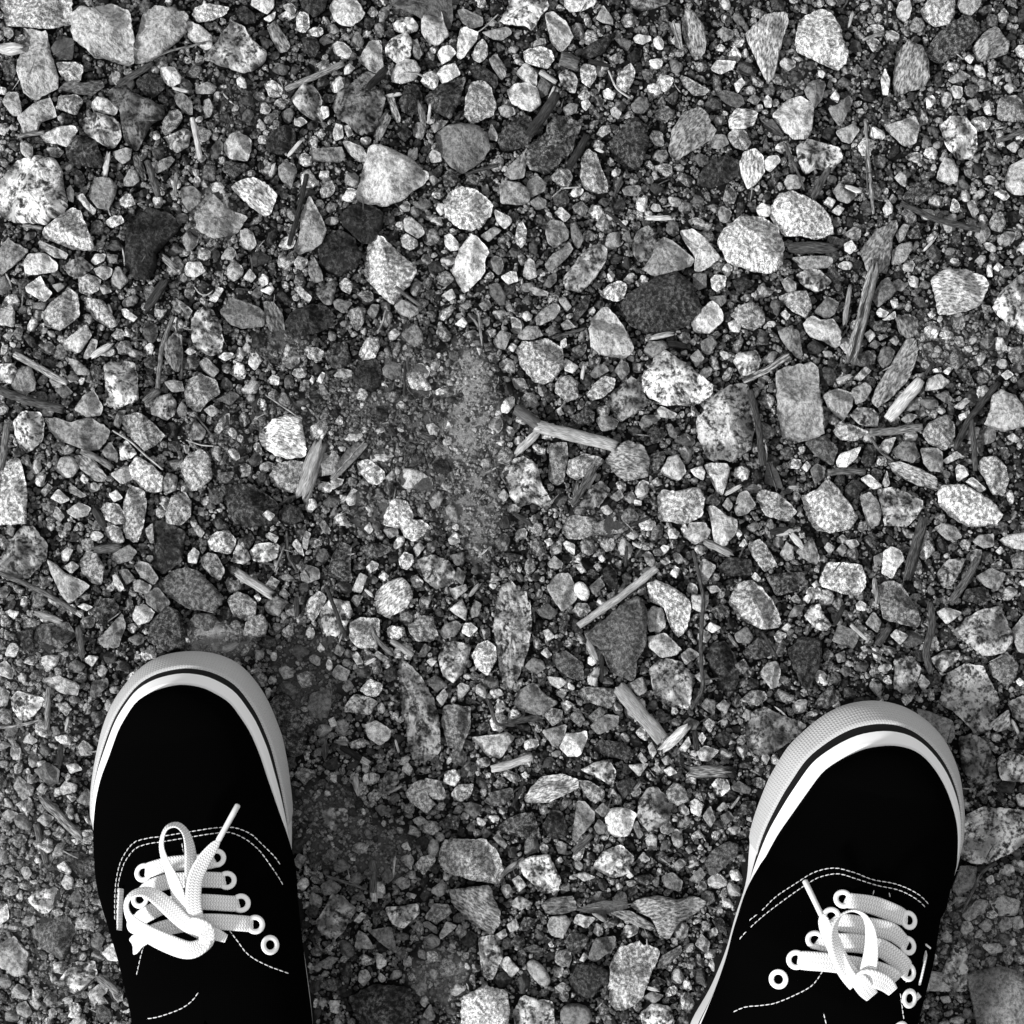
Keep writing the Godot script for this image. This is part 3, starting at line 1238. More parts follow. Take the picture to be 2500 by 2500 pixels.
func shoe_materials() -> void:
	var w := 64
	var knit := PackedByteArray()
	var weave := PackedByteArray()
	var pits := PackedByteArray()
	for a in [knit, weave, pits]: a.resize(w * w)
	for y in w:
		for x in w:
			var u := x / float(w)
			var v := y / float(w)
			var slant := absf(fposmod(v * 4.0, 1.0) - 0.5)
			knit[y * w + x] = int(255.0 * (0.5 + 0.5 * sin(TAU * (u * 6.0 + slant * 1.2))) * (0.35 + 0.65 * sin(PI * fposmod(v * 4.0, 1.0))))
			weave[y * w + x] = int(255.0 * (0.5 + 0.25 * sin(TAU * u * 16.0) + 0.25 * sin(TAU * v * 16.0)))
			var dx := fposmod(u * 2.0, 1.0) - 0.5
			var dy := fposmod(v * 2.0, 1.0) - 0.5
			pits[y * w + x] = int(255.0 * smoothstep(0.12, 0.42, Vector2(dx, dy).length()))
	mats.foxing = rubber(82, 0.55)
	mats.band = rubber(93, 0.5)
	mats.bumper = rubber(76, 0.7, picture(pits, w), 0.02)
	mats.bumper.detail_enabled = true
	mats.bumper.detail_albedo = scuffs(21, 0.55)
	mats.bumper.detail_blend_mode = BaseMaterial3D.BLEND_MODE_MUL
	mats.stripe = rubber(3, 0.6)
	mats.canvas = rubber(0.3, 0.95, picture(weave, w), 0.01)
	mats.canvas.metallic_specular = 0.05
	mats.lace = rubber(95, 0.9, picture(knit, w), 0.022)
	var cotton := PackedByteArray()
	cotton.resize(w * w)
	for k in w * w: cotton[k] = int(205.0 + 50.0 * smoothstep(20.0, 150.0, knit[k]))
	mats.lace.albedo_texture = picture(cotton, w)
	mats.aglet = rubber(80, 0.35)
	mats.thread = rubber(80, 0.9)


func build_shoes() -> void:
	shoe_materials()
	var a := build_shoe(LEFT)
	for q in [[1595, 710], [1672, 875], [1775, 1043], [1880, 1200], [1989, 1350], [1060, 818], [1035, 1010], [1000, 1195], [967, 1400], [932, 1598]]:
		var p := el(q[0], q[1])
		eyelet(a, p[0], p[1])
	lace(a, "lace", [el(1068, 805, -1), el(1120, 790, 2), el(1250, 755, 2.5), el(1400, 742, 2.5), el(1530, 735, 2), el(1590, 722, -1)])
	lace(a, "lace", [el(1040, 1000, -1), el(1100, 930, 2), el(1250, 880, 4), el(1450, 868, 3), el(1610, 872, 2), el(1665, 876, -1)])
	lace(a, "lace", [el(1003, 1190, -1), el(1070, 1130, 4), el(1250, 1050, 5), el(1460, 1032, 4), el(1700, 1045, 2), el(1768, 1046, -1)])
	lace(a, "lace", [el(966, 1396, -4), el(985, 1362, 2), el(1030, 1310, 5), el(1200, 1230, 5), el(1480, 1180, 4), el(1780, 1190, 2), el(1872, 1202, -1)])
	lace(a, "lace_loop", [el(1475, 1225, 8, 8, 0), el(1350, 1090, 11, 8.4, 10), el(1290, 900, 15, 8, 25), el(1222, 740, 18, 7, 45), el(1190, 610, 21, 6.4, 62), el(1222, 495, 22, 6, 72), el(1300, 464, 22, 6, 72), el(1366, 520, 21, 6.4, 66), el(1400, 640, 18, 7, 45), el(1410, 800, 14, 7.6, 30), el(1420, 1000, 11, 8, 20), el(1455, 1190, 8, 8, 0)])
	lace(a, "lace_loop", [el(1490, 1260, 8, 8, 0), el(1370, 1190, 11, 8.4, -5), el(1260, 1090, 14, 8.8, -15), el(1165, 1005, 17, 8.4, -30), el(1075, 958, 19, 7.4, -50), el(985, 972, 20, 6.6, -62), el(935, 1030, 20, 6.6, -62), el(938, 1110, 19, 7, -52), el(990, 1190, 16, 8.4, -30), el(1090, 1268, 13, 9.6, -10), el(1250, 1345, 11, 10.2, 0), el(1390, 1388, 10, 9.6, 5), el(1490, 1350, 9, 8, 10), el(1525, 1270, 9, 7, 10)])
	lace(a, "lace_knot", [el(1395, 1205, 8, 9, 0), el(1455, 1215, 12, 9.5, 0), el(1520, 1250, 12, 9, 10), el(1520, 1330, 9, 8, 20), el(1450, 1390, 7, 7, 10)])
	lace(a, "lace_end", [el(1450, 1190, 9, 8, 0), el(1425, 1020, 13, 8.5, -15), el(1440, 860, 16, 8.6, -20), el(1500, 730, 18, 8, -20), el(1575, 625, 20, 6, -30), el(1608, 585, 21, 3.4, -40)])
	lace(a, "lace_end", [el(1545, 1255, 8, 7, 0), el(1600, 1275, 5, 6.5, 0), el(1665, 1302, 2, 4.5, 0)])
	lace(a, "lace_end", [el(893, 935, 1.0, 3.4, 60), el(886, 1050, 1.6, 3.4, 60), el(882, 1150, 1.6, 3.4, 60), el(880, 1240, 1.0, 3.0, 60)])
	var e0 := el(1605, 588)
	var e1 := el(1757, 312)
	aglet(a, at(e0[0], e0[1], 0.098), at(e1[0], e1[1], 0.094), 0.0016)
	var b := Bag.new()
	for list in [[850, 1200, 848, 1050, 855, 900, 880, 770, 920, 680, 985, 600, 1080, 565, 1200, 548, 1400, 515, 1560, 490, 1660, 484, 1745, 490, 1850, 535, 1932, 610, 2022, 700, 2082, 790, 2172, 940, 2217, 1040],
			[868, 1200, 865, 1050, 875, 900, 905, 780, 940, 710, 1000, 640, 1090, 605, 1200, 588, 1400, 555, 1560, 530, 1690, 522, 1800, 565, 1880, 625, 1932, 680, 1990, 760, 2050, 850, 2110, 950, 2190, 1060, 2217, 1130],
			[1065, 1345, 1040, 1430, 1015, 1540, 985, 1660, 955, 1760, 936, 1850], [1690, 1242, 1750, 1320, 1810, 1400, 1880, 1455, 1980, 1505, 2072, 1540, 2160, 1575, 2222, 1625, 2262, 1690, 2290, 1770, 2315, 1880, 2325, 1960],
			[1010, 1885, 1060, 1893, 1150, 1882, 1250, 1852, 1340, 1815, 1410, 1765, 1462, 1700], [1342, 600, 1352, 660, 1380, 760]]:
		stitches(b, a, flat_list("l", list))
	var st := put("stitching", commit(b, mats.thread), a)
	st.set_meta("kind", "stuff")

	var z := build_shoe(RIGHT)
	for q in [[338, 572], [290, 645], [222, 743], [143, 825], [70, 905], [610, 660], [606, 766], [606, 875], [613, 985], [598, 1125]]:
		var p := er(q[0], q[1])
		eyelet(z, p[0], p[1])
	lace(z, "lace", [er(343, 575, -1), er(375, 580, 2), er(470, 600, 3, 10.2), er(560, 635, 2.5, 10.2), er(608, 655, -1)])
	lace(z, "lace", [er(293, 648, -1), er(330, 668, 2, 10.2), er(430, 685, 4, 10.2), er(530, 705, 4, 10.2), er(580, 740, 2), er(606, 770, -1)])
	lace(z, "lace", [er(226, 745, -1), er(262, 752, 2, 10.2), er(380, 755, 4, 10.2), er(490, 775, 5.5, 10.2), er(560, 820, 5.5, 10.2), er(595, 858, 4, 10.2), er(606, 880, 0)])
	lace(z, "lace", [er(147, 826, -1), er(180, 828, 2, 10.2), er(300, 838, 3, 10.2), er(440, 860, 6, 10.2), er(530, 890, 7, 10.2), er(580, 935, 7, 10.2), er(604, 968, 3.5), er(612, 988, -4)])
	lace(z, "lace_loop", [er(395, 915, 8, 9, 0), er(345, 850, 12, 9, -20), er(312, 770, 17, 8.5, -35), er(303, 700, 20, 7.5, -55), er(325, 645, 22, 6.5, -68), er(375, 620, 22, 6, -75), er(425, 640, 22, 6, -70), er(452, 700, 20, 7, -50), er(455, 790, 15, 8, -30), er(440, 880, 11, 9, -10), er(420, 950, 8, 9, 0)])
	lace(z, "lace_loop", [er(395, 925, 9, 8, 0), er(430, 900, 12, 9, 0), er(470, 905, 13, 9.5, 0), er(515, 925, 11, 9, 0), er(545, 955, 7, 6.5, 0)])
	lace(z, "lace_knot", [er(388, 892, 10, 8, 0), er(412, 920, 13, 9.4, 0), er(436, 950, 11, 9.6, 0), er(458, 975, 6, 8, 0)])
	lace(z, "lace_end", [er(390, 930, 9, 8, 0), er(345, 870, 11, 8.5, 15), er(300, 770, 13, 8.4, 25), er(268, 695, 15, 8, 30), er(255, 655, 16, 6, 30), er(249, 640, 16, 3.4, 30)])
	lace(z, "lace_end", [er(692, 768, 0.8, 4, 60), er(682, 820, 1.5, 5, 60), er(670, 875, 1.5, 5, 60), er(657, 928, 0.8, 3, 60)])
	e0 = er(250, 642)
	e1 = er(177, 492)
	aglet(z, at(e0[0], e0[1], 0.095), at(e1[0], e1[1], 0.088), 0.0016)
	b = Bag.new()
	for list in [[-150, 785, -100, 720, -60, 670, 0, 620, 60, 562, 140, 508, 220, 460, 300, 443, 380, 460, 460, 490, 560, 510, 640, 545, 690, 590, 710, 640, 712, 700],
			[-130, 795, -80, 725, 0, 648, 90, 578, 190, 508, 250, 478, 320, 467, 400, 490, 480, 515, 570, 535, 640, 570, 685, 615, 702, 670],
			[255, 870, 210, 930, 140, 970, 60, 1003, 0, 1014, -70, 1022, -130, 1050, -165, 1085], [576, 965, 582, 1010, 588, 1055, 595, 1095], [467, 535, 462, 555, 456, 572], [530, 545, 538, 590, 543, 660, 546, 740], [258, 1050, 264, 1075, 270, 1095]]:
		stitches(b, z, flat_list("r", list))
	st = put("stitching", commit(b, mats.thread), z)
	st.set_meta("kind", "stuff")


# ---------------------------------------------------------------- the stones and litter, one by one

func traced_stones() -> void:
	stone("huge whitish boulder with dark pits at the left edge of the view", 78, "m", [-7,454,13,427,43,394,86,384,133,388,152,421,151,454,166,494,162,510,142,530,109,547,66,543,33,543,-7,517])
	stone("broad flat grey slab filling the bottom right corner", 42, "f", [2361,2376,2446,2358,2500,2382,2534,2446,2511,2511,2387,2511])
	stone("big dark oval stone with fine streaks, the largest dark stone right of the middle", 25, "s", [1512,753,1532,719,1571,696,1604,676,1638,665,1667,673,1694,706,1710,746,1704,769,1667,799,1614,815,1568,812,1532,789])
	stone("very large grey teardrop-shaped stone left of the long dark stick on the right", 55, "m", [1700,1034,1720,994,1747,961,1797,938,1823,941,1833,984,1840,1051,1833,1090,1790,1124,1730,1120,1710,1084])
	stone("large upright rectangular grey slab, the most brick-like stone", 52, "f", [1893,908,1943,892,1986,885,1996,905,2002,968,2012,1057,1993,1067,1953,1077,1910,1066,1900,1011])
	stone("large dark three-cornered stone under the long pale stick", 35, "g", [1426,1548,1455,1528,1525,1469,1558,1455,1578,1488,1575,1575,1555,1611,1551,1657,1532,1659,1492,1638,1472,1588,1439,1565])
	stone("huge whitish stone beside the outer side of the shoe with the lace loop", 72, "m", [2346,2094,2358,1989,2405,1971,2500,1977,2522,2024,2499,2059,2423,2100,2376,2106])
	stone("big pale fan-shaped stone with a darker slanted upper side", 62, "f", [872,470,892,407,900,364,915,354,955,364,1001,388,1047,424,1041,444,1011,464,988,487,938,502,902,500,875,487], [928,351,1037,441])
	stone("large grey granite stone, left half of the heart-shaped pair", 62, "f", [177,40,195,20,229,22,275,11,315,27,323,73,328,109,326,156,305,159,282,152,232,139,186,99,177,73])
	stone("tall spindle-shaped mottled stone in the middle of the lower half", 50, "m", [1206,1525,1210,1479,1226,1426,1249,1421,1279,1445,1294,1479,1297,1528,1289,1585,1269,1644,1243,1681,1226,1654,1215,1598])
	stone("large round whitish granite stone touching the big white lump", 74, "g", [1752,591,1770,557,1810,530,1854,530,1899,555,1912,600,1907,649,1879,668,1830,661,1775,639])
	stone("long blade-like grey slab, longest stone between the two shoes", 45, "m", [973,1644,974,1618,991,1614,1024,1647,1057,1704,1071,1757,1077,1830,1051,1853,1014,1863,1001,1830,991,1770,979,1720], [988,1614,1074,1770])
	stone("very large grey stone above right of a shoe toe, biggest at the right edge", 52, "m", [2294,1714,2311,1647,2354,1621,2397,1628,2417,1664,2436,1697,2430,1767,2403,1787,2380,1790,2350,1753], [2357,1618,2294,1720])
	stone("large white stone with black flecks, brightest in the right middle", 80, "m", [1566,921,1585,902,1598,875,1624,857,1654,875,1684,895,1704,912,1740,941,1737,961,1704,988,1647,988,1621,989,1588,971,1571,951])
	stone("broad pale granite slab cut off by the top left corner of the view", 68, "g", [0,-20,0,0,10,33,20,63,123,70,156,61,172,63,174,20,179,-20])
	stone("big nearly black stone sunk among small pebbles near the huge whitish boulder", 13, "m", [321,530,364,510,414,523,441,557,414,583,381,619,381,653,364,682,331,679,308,639,308,580])
	stone("big pale leaf-shaped stone near the bottom edge between the shoes", 62, "g", [1488,2390,1492,2350,1512,2314,1555,2301,1608,2317,1608,2334,1588,2377,1571,2430,1538,2461,1502,2463,1487,2440])
	stone("large dark stone with a pale lower face at the bottom edge by the shoe", 30, "m", [852,2436,918,2403,984,2410,1004,2423,1014,2470,1001,2500,885,2519])
	stone("large white speckled boulder near the upper edge right of the large grey wedge", 85, "g", [1943,109,1948,60,1976,33,2006,23,2032,36,2049,63,2055,96,2072,126,2065,152,2046,172,2019,162,1976,142,1946,126])
	stone("large pale grey slab in the lower middle between the two shoes", 58, "g", [1074,2092,1084,2052,1124,2049,1183,2050,1213,2075,1231,2132,1216,2156,1180,2152,1097,2132,1077,2115], [1077,2055,1216,2085])
	stone("big pale arrowhead-shaped granite stone with straw on its right side", 70, "g", [895,603,918,573,935,580,968,613,1019,658,1001,695,961,743,941,729,898,686,890,666,897,633])
	stone("big white lumpy stone above the slab of dark bark", 88, "g", [1873,517,1900,477,1926,467,1969,480,2009,510,2029,537,2032,570,1993,585,1956,576,1916,576,1893,550])
	stone("large dark mottled stone under a shred of black bark", 38, "m", [814,262,825,225,852,209,895,176,915,186,918,212,941,239,931,285,912,321,882,330,862,318,849,301,825,292])
	stone("large whitish block cut off by the bottom edge between the shoes", 72, "g", [1127,2436,1150,2420,1183,2407,1233,2417,1243,2456,1239,2526,1127,2526])
	stone("large grey granite stone, right half of the heart-shaped pair", 55, "f", [348,40,381,13,427,22,459,36,455,80,427,106,394,133,364,149,331,157,328,109,341,70])
	stone("long tapering grey stone beside the dry leaf near the corner slab", 58, "f", [55,71,113,80,126,139,142,186,141,215,86,245,60,225,40,166,53,126,68,96])
	stone("large pale streaky block half buried on the right side", 62, "s", [2271,680,2311,656,2357,660,2403,676,2413,696,2397,733,2390,749,2357,759,2291,771,2281,719])
	stone("large dark stone with white patches, between two dark sticks", 33, "m", [1280,378,1300,348,1333,328,1336,305,1356,283,1389,287,1421,305,1416,321,1402,341,1396,371,1366,398,1336,426,1290,411])
	stone("big pale grey stone with a raised step at the right edge", 52, "m", [2324,1545,2357,1512,2390,1492,2440,1479,2466,1538,2470,1565,2453,1591,2407,1603,2367,1575])
	stone("large smooth grey stone with a rounded top and pointed base", 40, "f", [1064,328,1090,308,1124,303,1167,308,1190,331,1195,364,1180,391,1150,411,1127,424,1100,407,1080,381,1071,354])
	stone("large pale triangular speckled stone lower right of the down-pointing grey stone", 65, "g", [1959,1213,1996,1195,2019,1167,2046,1193,2072,1230,2095,1266,2072,1292,2026,1299,1993,1296,1969,1260])
	stone("large grey stone partly under the toe of the shoe at the lower right", 42, "m", [1820,1777,1836,1737,1866,1727,1893,1740,1929,1753,1969,1770,1946,1797,1889,1836,1853,1843,1826,1823])
	stone("large pale oval stone near the right edge below the dark forking twig", 75, "g", [2291,1203,2301,1186,2350,1183,2390,1203,2430,1233,2446,1260,2430,1283,2357,1283,2317,1260,2294,1233])
	stone("dark stained three-cornered stone just below the bark twig", 35, "m", [262,229,288,209,331,229,398,262,399,288,368,305,354,331,335,371,308,348,296,298,295,272,272,252])
	stone("broad dark speckled stone above the toe of the shoe with the tied bow", 38, "g", [388,1429,414,1399,447,1386,480,1392,517,1426,547,1459,527,1497,464,1485,421,1462])
	stone("big angular grey stone with a dark patch, right of the heart-shaped pair", 55, "m", [510,149,517,123,570,51,596,66,613,99,649,126,651,146,619,172,596,179,543,162])
	stone("big white stone with dark spots cut off by the right edge", 80, "m", [2423,753,2443,713,2476,683,2500,663,2523,660,2523,815,2496,815,2470,799,2443,776])
	stone("big grey tent-shaped stone at the left edge above a long thin twig", 50, "m", [-7,1379,20,1329,53,1286,80,1286,116,1329,113,1363,70,1412,27,1406,-7,1392], [63,1283,43,1412])
	stone("large dark flat stone sunk in dirt below the rounded granite stone", 26, "m", [553,1210,570,1183,613,1183,659,1213,679,1233,676,1279,596,1286,560,1266])
	stone("large grey wedge pointing down near the upper edge, left of the white boulder", 60, "s", [1818,86,1843,60,1869,38,1896,31,1921,33,1922,56,1909,99,1889,186,1874,199,1859,176,1846,142])
	stone("large dark grey oblong stone just above the upright grey block", 35, "f", [945,-20,1100,-20,1105,40,1099,73,1051,60,1014,36,955,13])
	stone("large grey stone, dark above and pale below, beside the long dark stem", 52, "m", [1585,1634,1611,1608,1657,1614,1691,1647,1684,1727,1631,1724,1598,1697], [1585,1647,1691,1638])
	stone("long pale granite stone at the left edge below the leaning stick", 72, "g", [-3,1157,20,1127,40,1117,51,1130,63,1177,66,1216,63,1279,-3,1279])
	stone("large pale oval granite stone right of the long dark stem", 60, "g", [1780,1469,1797,1426,1833,1416,1859,1435,1889,1472,1906,1512,1899,1532,1869,1536,1833,1525,1797,1498])
	stone("large pale stone below the forked twig at the sandy strip's right edge", 58, "m", [1220,1157,1250,1127,1276,1114,1306,1130,1318,1163,1323,1186,1349,1226,1333,1243,1300,1226,1267,1239,1247,1213,1240,1190])
	stone("big flaky slate slab at the tip of the long dry leaf", 48, "s", [1540,2214,1558,2195,1608,2186,1657,2198,1694,2186,1724,2205,1697,2228,1657,2251,1631,2294,1608,2277,1591,2241])
	stone("grey streaky slab directly below the large pale slab", 48, "s", [1097,2171,1196,2161,1203,2188,1220,2224,1220,2261,1200,2281,1150,2251,1107,2208])
	stone("large pale streaky stone above the thick grooved stick", 72, "s", [630,1064,666,1024,706,1011,736,1019,739,1061,748,1094,746,1114,706,1120,670,1110,640,1087])
	stone("round white granite stone peppered with black below the smooth shield-shaped stone", 75, "g", [1085,504,1094,474,1127,454,1167,467,1203,500,1196,527,1177,553,1150,563,1117,557,1089,530])
	stone("large rounded grey granite stone upper right of the sandy strip", 62, "g", [1262,852,1276,835,1300,834,1336,827,1373,852,1373,898,1349,928,1323,940,1300,925,1273,898])
	stone("large smooth grey tooth-shaped stone left of the big dark oval", 60, "f", [1439,806,1445,779,1472,753,1482,751,1505,772,1528,809,1550,852,1522,875,1472,868,1445,849], [1485,746,1558,852])
	stone("long dark stone against the inner side of the shoe with the tied bow", 30, "m", [656,1720,680,1694,706,1700,746,1767,749,1803,739,1843,709,1846,680,1803])
	stone("flat grey kite-shaped stone right of the dark egg-shaped one", 48, "s", [1634,364,1641,318,1667,278,1704,262,1724,275,1734,298,1747,321,1740,338,1704,361,1651,391,1638,381])
	stone("large grey streaked stone below the left end of the long dark slab", 48, "s", [2183,166,2191,126,2218,101,2251,113,2264,142,2269,186,2258,212,2211,225,2186,237,2180,199])
	stone("long dark streaked slab slanting up towards the top right", 33, "s", [2262,123,2291,80,2350,40,2370,43,2397,80,2354,123,2297,156,2267,142])
	stone("long dark-faced stone beside the outer side of the shoe with the lace loop", 40, "m", [2340,1803,2380,1790,2407,1810,2430,1859,2430,1903,2390,1919,2350,1883])
	stone("broad grey boat-shaped stone with a notch in its upper edge", 45, "f", [109,1024,133,1019,172,1032,215,1019,252,1037,268,1054,245,1097,219,1100,179,1087,139,1071])
	stone("black rough stone lower left of the streaked black one", 15, "m", [779,606,799,576,829,560,865,583,882,623,872,653,819,676,782,646])
	stone("pale square speckled stone lower right of the forked twig", 65, "g", [1606,1216,1618,1196,1651,1200,1704,1190,1719,1213,1714,1260,1671,1279,1608,1269])
	stone("squarish pale mottled stone below a white wood chip on the left", 65, "m", [255,888,292,882,328,885,335,918,338,978,292,994,252,989,260,951])
	stone("large dark egg-shaped granite stone in the upper middle", 27, "g", [1487,351,1505,328,1535,292,1555,288,1575,318,1585,351,1571,388,1558,414,1532,414,1505,391,1492,368])
	stone("medium grey rounded stone just lower left of the streaky leaf-shaped stone", 50, "f", [477,523,504,497,523,474,557,510,603,530,580,570,523,583,480,560])
	stone("long grey stone slanting up beside the smooth pale stick", 50, "s", [2128,981,2142,941,2178,885,2208,835,2231,825,2241,852,2234,885,2214,931,2178,968,2142,994])
	stone("pale rounded wedge stone touching the huge whitish boulder", 70, "g", [103,563,149,527,179,507,199,520,212,557,229,596,225,613,186,610,139,593,109,580])
	stone("dark glossy upright block touching the broad dark stone above the toe of a shoe", 20, "m", [374,1276,398,1270,427,1286,454,1300,444,1373,398,1401,374,1379,378,1323])
	stone("pale speckled curved stone right of the long pale stick's upper end", 70, "g", [1581,1426,1598,1416,1628,1426,1651,1439,1684,1465,1687,1492,1677,1532,1657,1555,1638,1535,1621,1482,1588,1469])
	stone("dark grainy stone below the pale sunk stone outside the shoe", 38, "g", [76,2274,106,2241,166,2234,189,2267,166,2317,156,2340,86,2304])
	stone("bright white pointed stone right of the arrowhead stone", 85, "f", [1124,607,1150,570,1180,593,1195,617,1183,633,1183,666,1157,696,1133,716,1117,690,1105,660,1114,630], [1193,640,1130,719])
	stone("grey leaning stone below the white kidney-shaped stone", 45, "g", [2148,1472,2148,1432,2165,1416,2198,1426,2234,1479,2246,1505,2238,1532,2208,1525,2158,1512])
	stone("broad pale stone at the right edge beside the dark forking twig", 58, "f", [2403,1037,2417,1001,2423,965,2443,951,2483,971,2500,1001,2519,1018,2500,1041,2450,1054])
	stone("dark five-sided stone just above the toe of the shoe with the tied bow", 30, "g", [361,1558,368,1522,407,1480,437,1492,455,1538,452,1583,407,1588,368,1568])
	stone("chunky pale stone below the white speckled boulder", 68, "f", [1883,282,1923,245,1953,235,1986,258,1983,305,1973,338,1936,341,1910,315])
	stone("pale stone with a dark upper face below the long streaky stone", 58, "m", [2142,1196,2178,1190,2214,1203,2254,1226,2238,1260,2211,1286,2158,1279,2152,1233], [2145,1190,2258,1220])
	stone("dark streaky rounded stone right of the forked twig's cut end", 48, "s", [1479,1124,1502,1094,1532,1074,1571,1090,1585,1124,1581,1163,1545,1170,1515,1167,1485,1140])
	stone("black glossy stone with a light streak directly below the fan-shaped stone", 15, "m", [830,530,852,504,902,500,935,517,935,550,908,593,885,596,865,576,835,550])
	stone("black-and-white spotted oval stone in the upper right", 65, "m", [2294,308,2320,285,2357,285,2383,318,2387,364,2370,388,2337,389,2311,358])
	stone("pale stone at the bottom edge below the smooth grey egg pebble", 58, "m", [1253,2470,1276,2430,1349,2446,1353,2500,1306,2526,1260,2509])
	stone("large two-toned stone, pale above and dark below, left of the big dark oval", 50, "m", [1406,640,1426,613,1465,593,1482,607,1479,637,1452,680,1419,713,1382,706,1373,683,1389,660])
	stone("white loaf-shaped stone with fine streaks on the right side", 82, "g", [2002,1412,2022,1373,2046,1373,2102,1379,2113,1406,2112,1432,2092,1454,2055,1449,2006,1429])
	stone("upright oval stone with black and white patches, left of the smooth grey block", 55, "m", [467,786,480,762,500,749,520,759,537,789,547,832,537,862,510,868,480,852,469,825])
	stone("large blackish shield-shaped stone above the toe of the shoe with the lace loop", 22, "g", [1923,1588,1956,1555,2002,1561,2006,1591,1999,1628,1976,1681,1959,1674,1933,1621])
	stone("large grey slanted stone right of the slab of dark bark", 45, "s", [2099,613,2138,563,2185,540,2193,550,2178,583,2173,629,2165,666,2118,663])
	stone("flat black oval stone left of the arrowhead stone's tip", 18, "g", [696,789,716,759,759,743,792,746,819,772,809,796,762,819,716,822])
	stone("grey pyramid-like stone above the big dark oval", 50, "f", [1571,656,1591,627,1604,593,1624,579,1657,600,1694,633,1684,650,1641,666,1594,675])
	stone("mottled hollowed stone holding a white pebble, above the big white lump", 58, "m", [1944,358,1976,341,2012,351,2049,361,2057,388,2026,421,1993,411,1966,427,1949,394])
	stone("large blackish stone sunk right of the long dark stem", 22, "m", [1724,1604,1740,1571,1770,1565,1797,1604,1803,1664,1777,1704,1747,1654])
	stone("dark grey angular stone left of the white flecked stone", 42, "m", [1483,988,1495,958,1522,935,1545,921,1568,938,1575,971,1591,981,1548,1011,1515,1029,1498,1011], [1482,981,1558,928])
	stone("large bright white stone pointing down from the upper edge of the view", 82, "m", [1220,53,1233,33,1253,-10,1332,-10,1340,20,1322,36,1299,75,1286,63,1246,60])
	stone("large mottled grey stone right of the pale star-cornered stone", 45, "m", [1558,1956,1581,1923,1604,1920,1644,1966,1631,2002,1585,2032,1558,1999])
	stone("white pitted stone right of the large pale slab's lower corner", 72, "m", [1267,2105,1300,2089,1339,2087,1356,2118,1369,2145,1363,2175,1326,2181,1303,2158,1276,2132])
	stone("lumpy mottled stone beside the shoe below the round cut stick", 50, "m", [772,2251,799,2208,809,2185,832,2185,865,2214,865,2228,839,2274,815,2294,779,2271])
	stone("flat grey stone with notched edges below the column-like stone", 52, "g", [1373,1290,1392,1257,1445,1263,1459,1276,1492,1260,1522,1280,1518,1303,1472,1306,1452,1305,1412,1318,1382,1313])
	stone("pale streaky egg-shaped stone in the middle of the view", 65, "s", [915,1469,921,1442,951,1419,981,1409,1001,1429,1008,1455,991,1485,948,1507,921,1495])
	stone("tall grey fin-shaped stone right of the long black stick", 50, "f", [718,606,733,570,736,523,756,480,772,507,786,533,797,563,786,593,759,613,729,619])
	stone("grey upright stone with a flat top beside the long blade-like slab", 42, "g", [1079,1763,1084,1724,1110,1720,1150,1727,1147,1777,1124,1836,1094,1823])
	stone("grey speckled stone with a rounded top, right of the dark triangle", 58, "g", [1135,282,1137,239,1150,202,1183,197,1198,215,1213,262,1203,282,1150,306])
	stone("pale streaky leaf-shaped stone left of the long black stick", 68, "s", [563,457,590,439,619,434,648,447,676,474,663,517,648,530,619,510,590,484])
	stone("pale loaf with a dark upper side, left of a tapered speckled stone", 60, "s", [1281,1949,1296,1923,1323,1896,1373,1890,1409,1903,1412,1923,1373,1943,1336,1959,1286,1959], [1283,1926,1412,1913])
	stone("long pale stone standing upright beside a dark glossy block", 60, "g", [303,1223,318,1186,351,1196,358,1230,351,1279,335,1326,308,1312,300,1283])
	stone("large grey speckled stone with a straight left edge, upper left part of the view", 60, "g", [101,772,126,739,172,704,189,719,195,772,149,807,116,796])
	stone("dark triangular stone under the white quartz cube", 30, "m", [1037,242,1067,212,1127,187,1137,192,1124,239,1100,292,1080,282,1047,262])
	stone("smooth blackish stone left of the big pale leaf-shaped one", 22, "f", [1391,2390,1409,2354,1445,2350,1485,2370,1482,2390,1445,2433,1426,2436,1396,2420])
	stone("large pale stone crossed by a dark thin stalk", 65, "m", [776,1512,792,1479,809,1460,852,1469,862,1495,839,1538,809,1565,789,1545])
	stone("dark half-buried lump below the kite-shaped stone", 22, "f", [1704,431,1730,394,1767,381,1803,391,1810,417,1783,444,1730,460,1704,454])
	stone("mottled stone with a dark patch, upper right of the pale streaky egg", 48, "m", [1014,1369,1057,1353,1094,1369,1117,1406,1104,1426,1067,1439,1037,1416,1018,1392])
	stone("smooth grey block-like stone right of the black-and-white banded one", 40, "f", [537,762,563,726,629,749,649,766,646,796,593,802,563,792])
	stone("pale blotchy stone right of a leaning stick at the left edge", 72, "m", [30,1031,56,1004,99,1008,109,1031,103,1077,80,1097,65,1104,46,1084])
	stone("medium grey mottled rounded stone just left of the three-cornered dark stone", 52, "m", [202,292,232,275,278,288,295,308,296,338,275,364,242,348,205,321])
	stone("grey speckled brick-like stone crossed by a pale straw", 55, "g", [296,1021,325,1008,345,1009,374,1034,401,1061,391,1080,354,1100,328,1077,305,1047])
	stone("dark flat stone below the curved grooved chip at the left", 35, "g", [84,1551,96,1525,166,1518,186,1551,152,1581,113,1596,89,1585])
	stone("pale upright slab piece beside the outer side of a shoe, near the corner", 58, "m", [2294,2387,2329,2305,2361,2311,2361,2417,2329,2420])
	stone("rounded grey granite stone by a dirt patch left of the thick grooved stick", 62, "g", [442,1137,457,1114,490,1095,513,1117,518,1167,490,1193,464,1198,447,1163])
	stone("black-and-white stone with a dark hollow above the tall grey slab pair", 55, "m", [1069,1608,1084,1571,1110,1565,1150,1578,1143,1614,1127,1644,1107,1666,1084,1651])
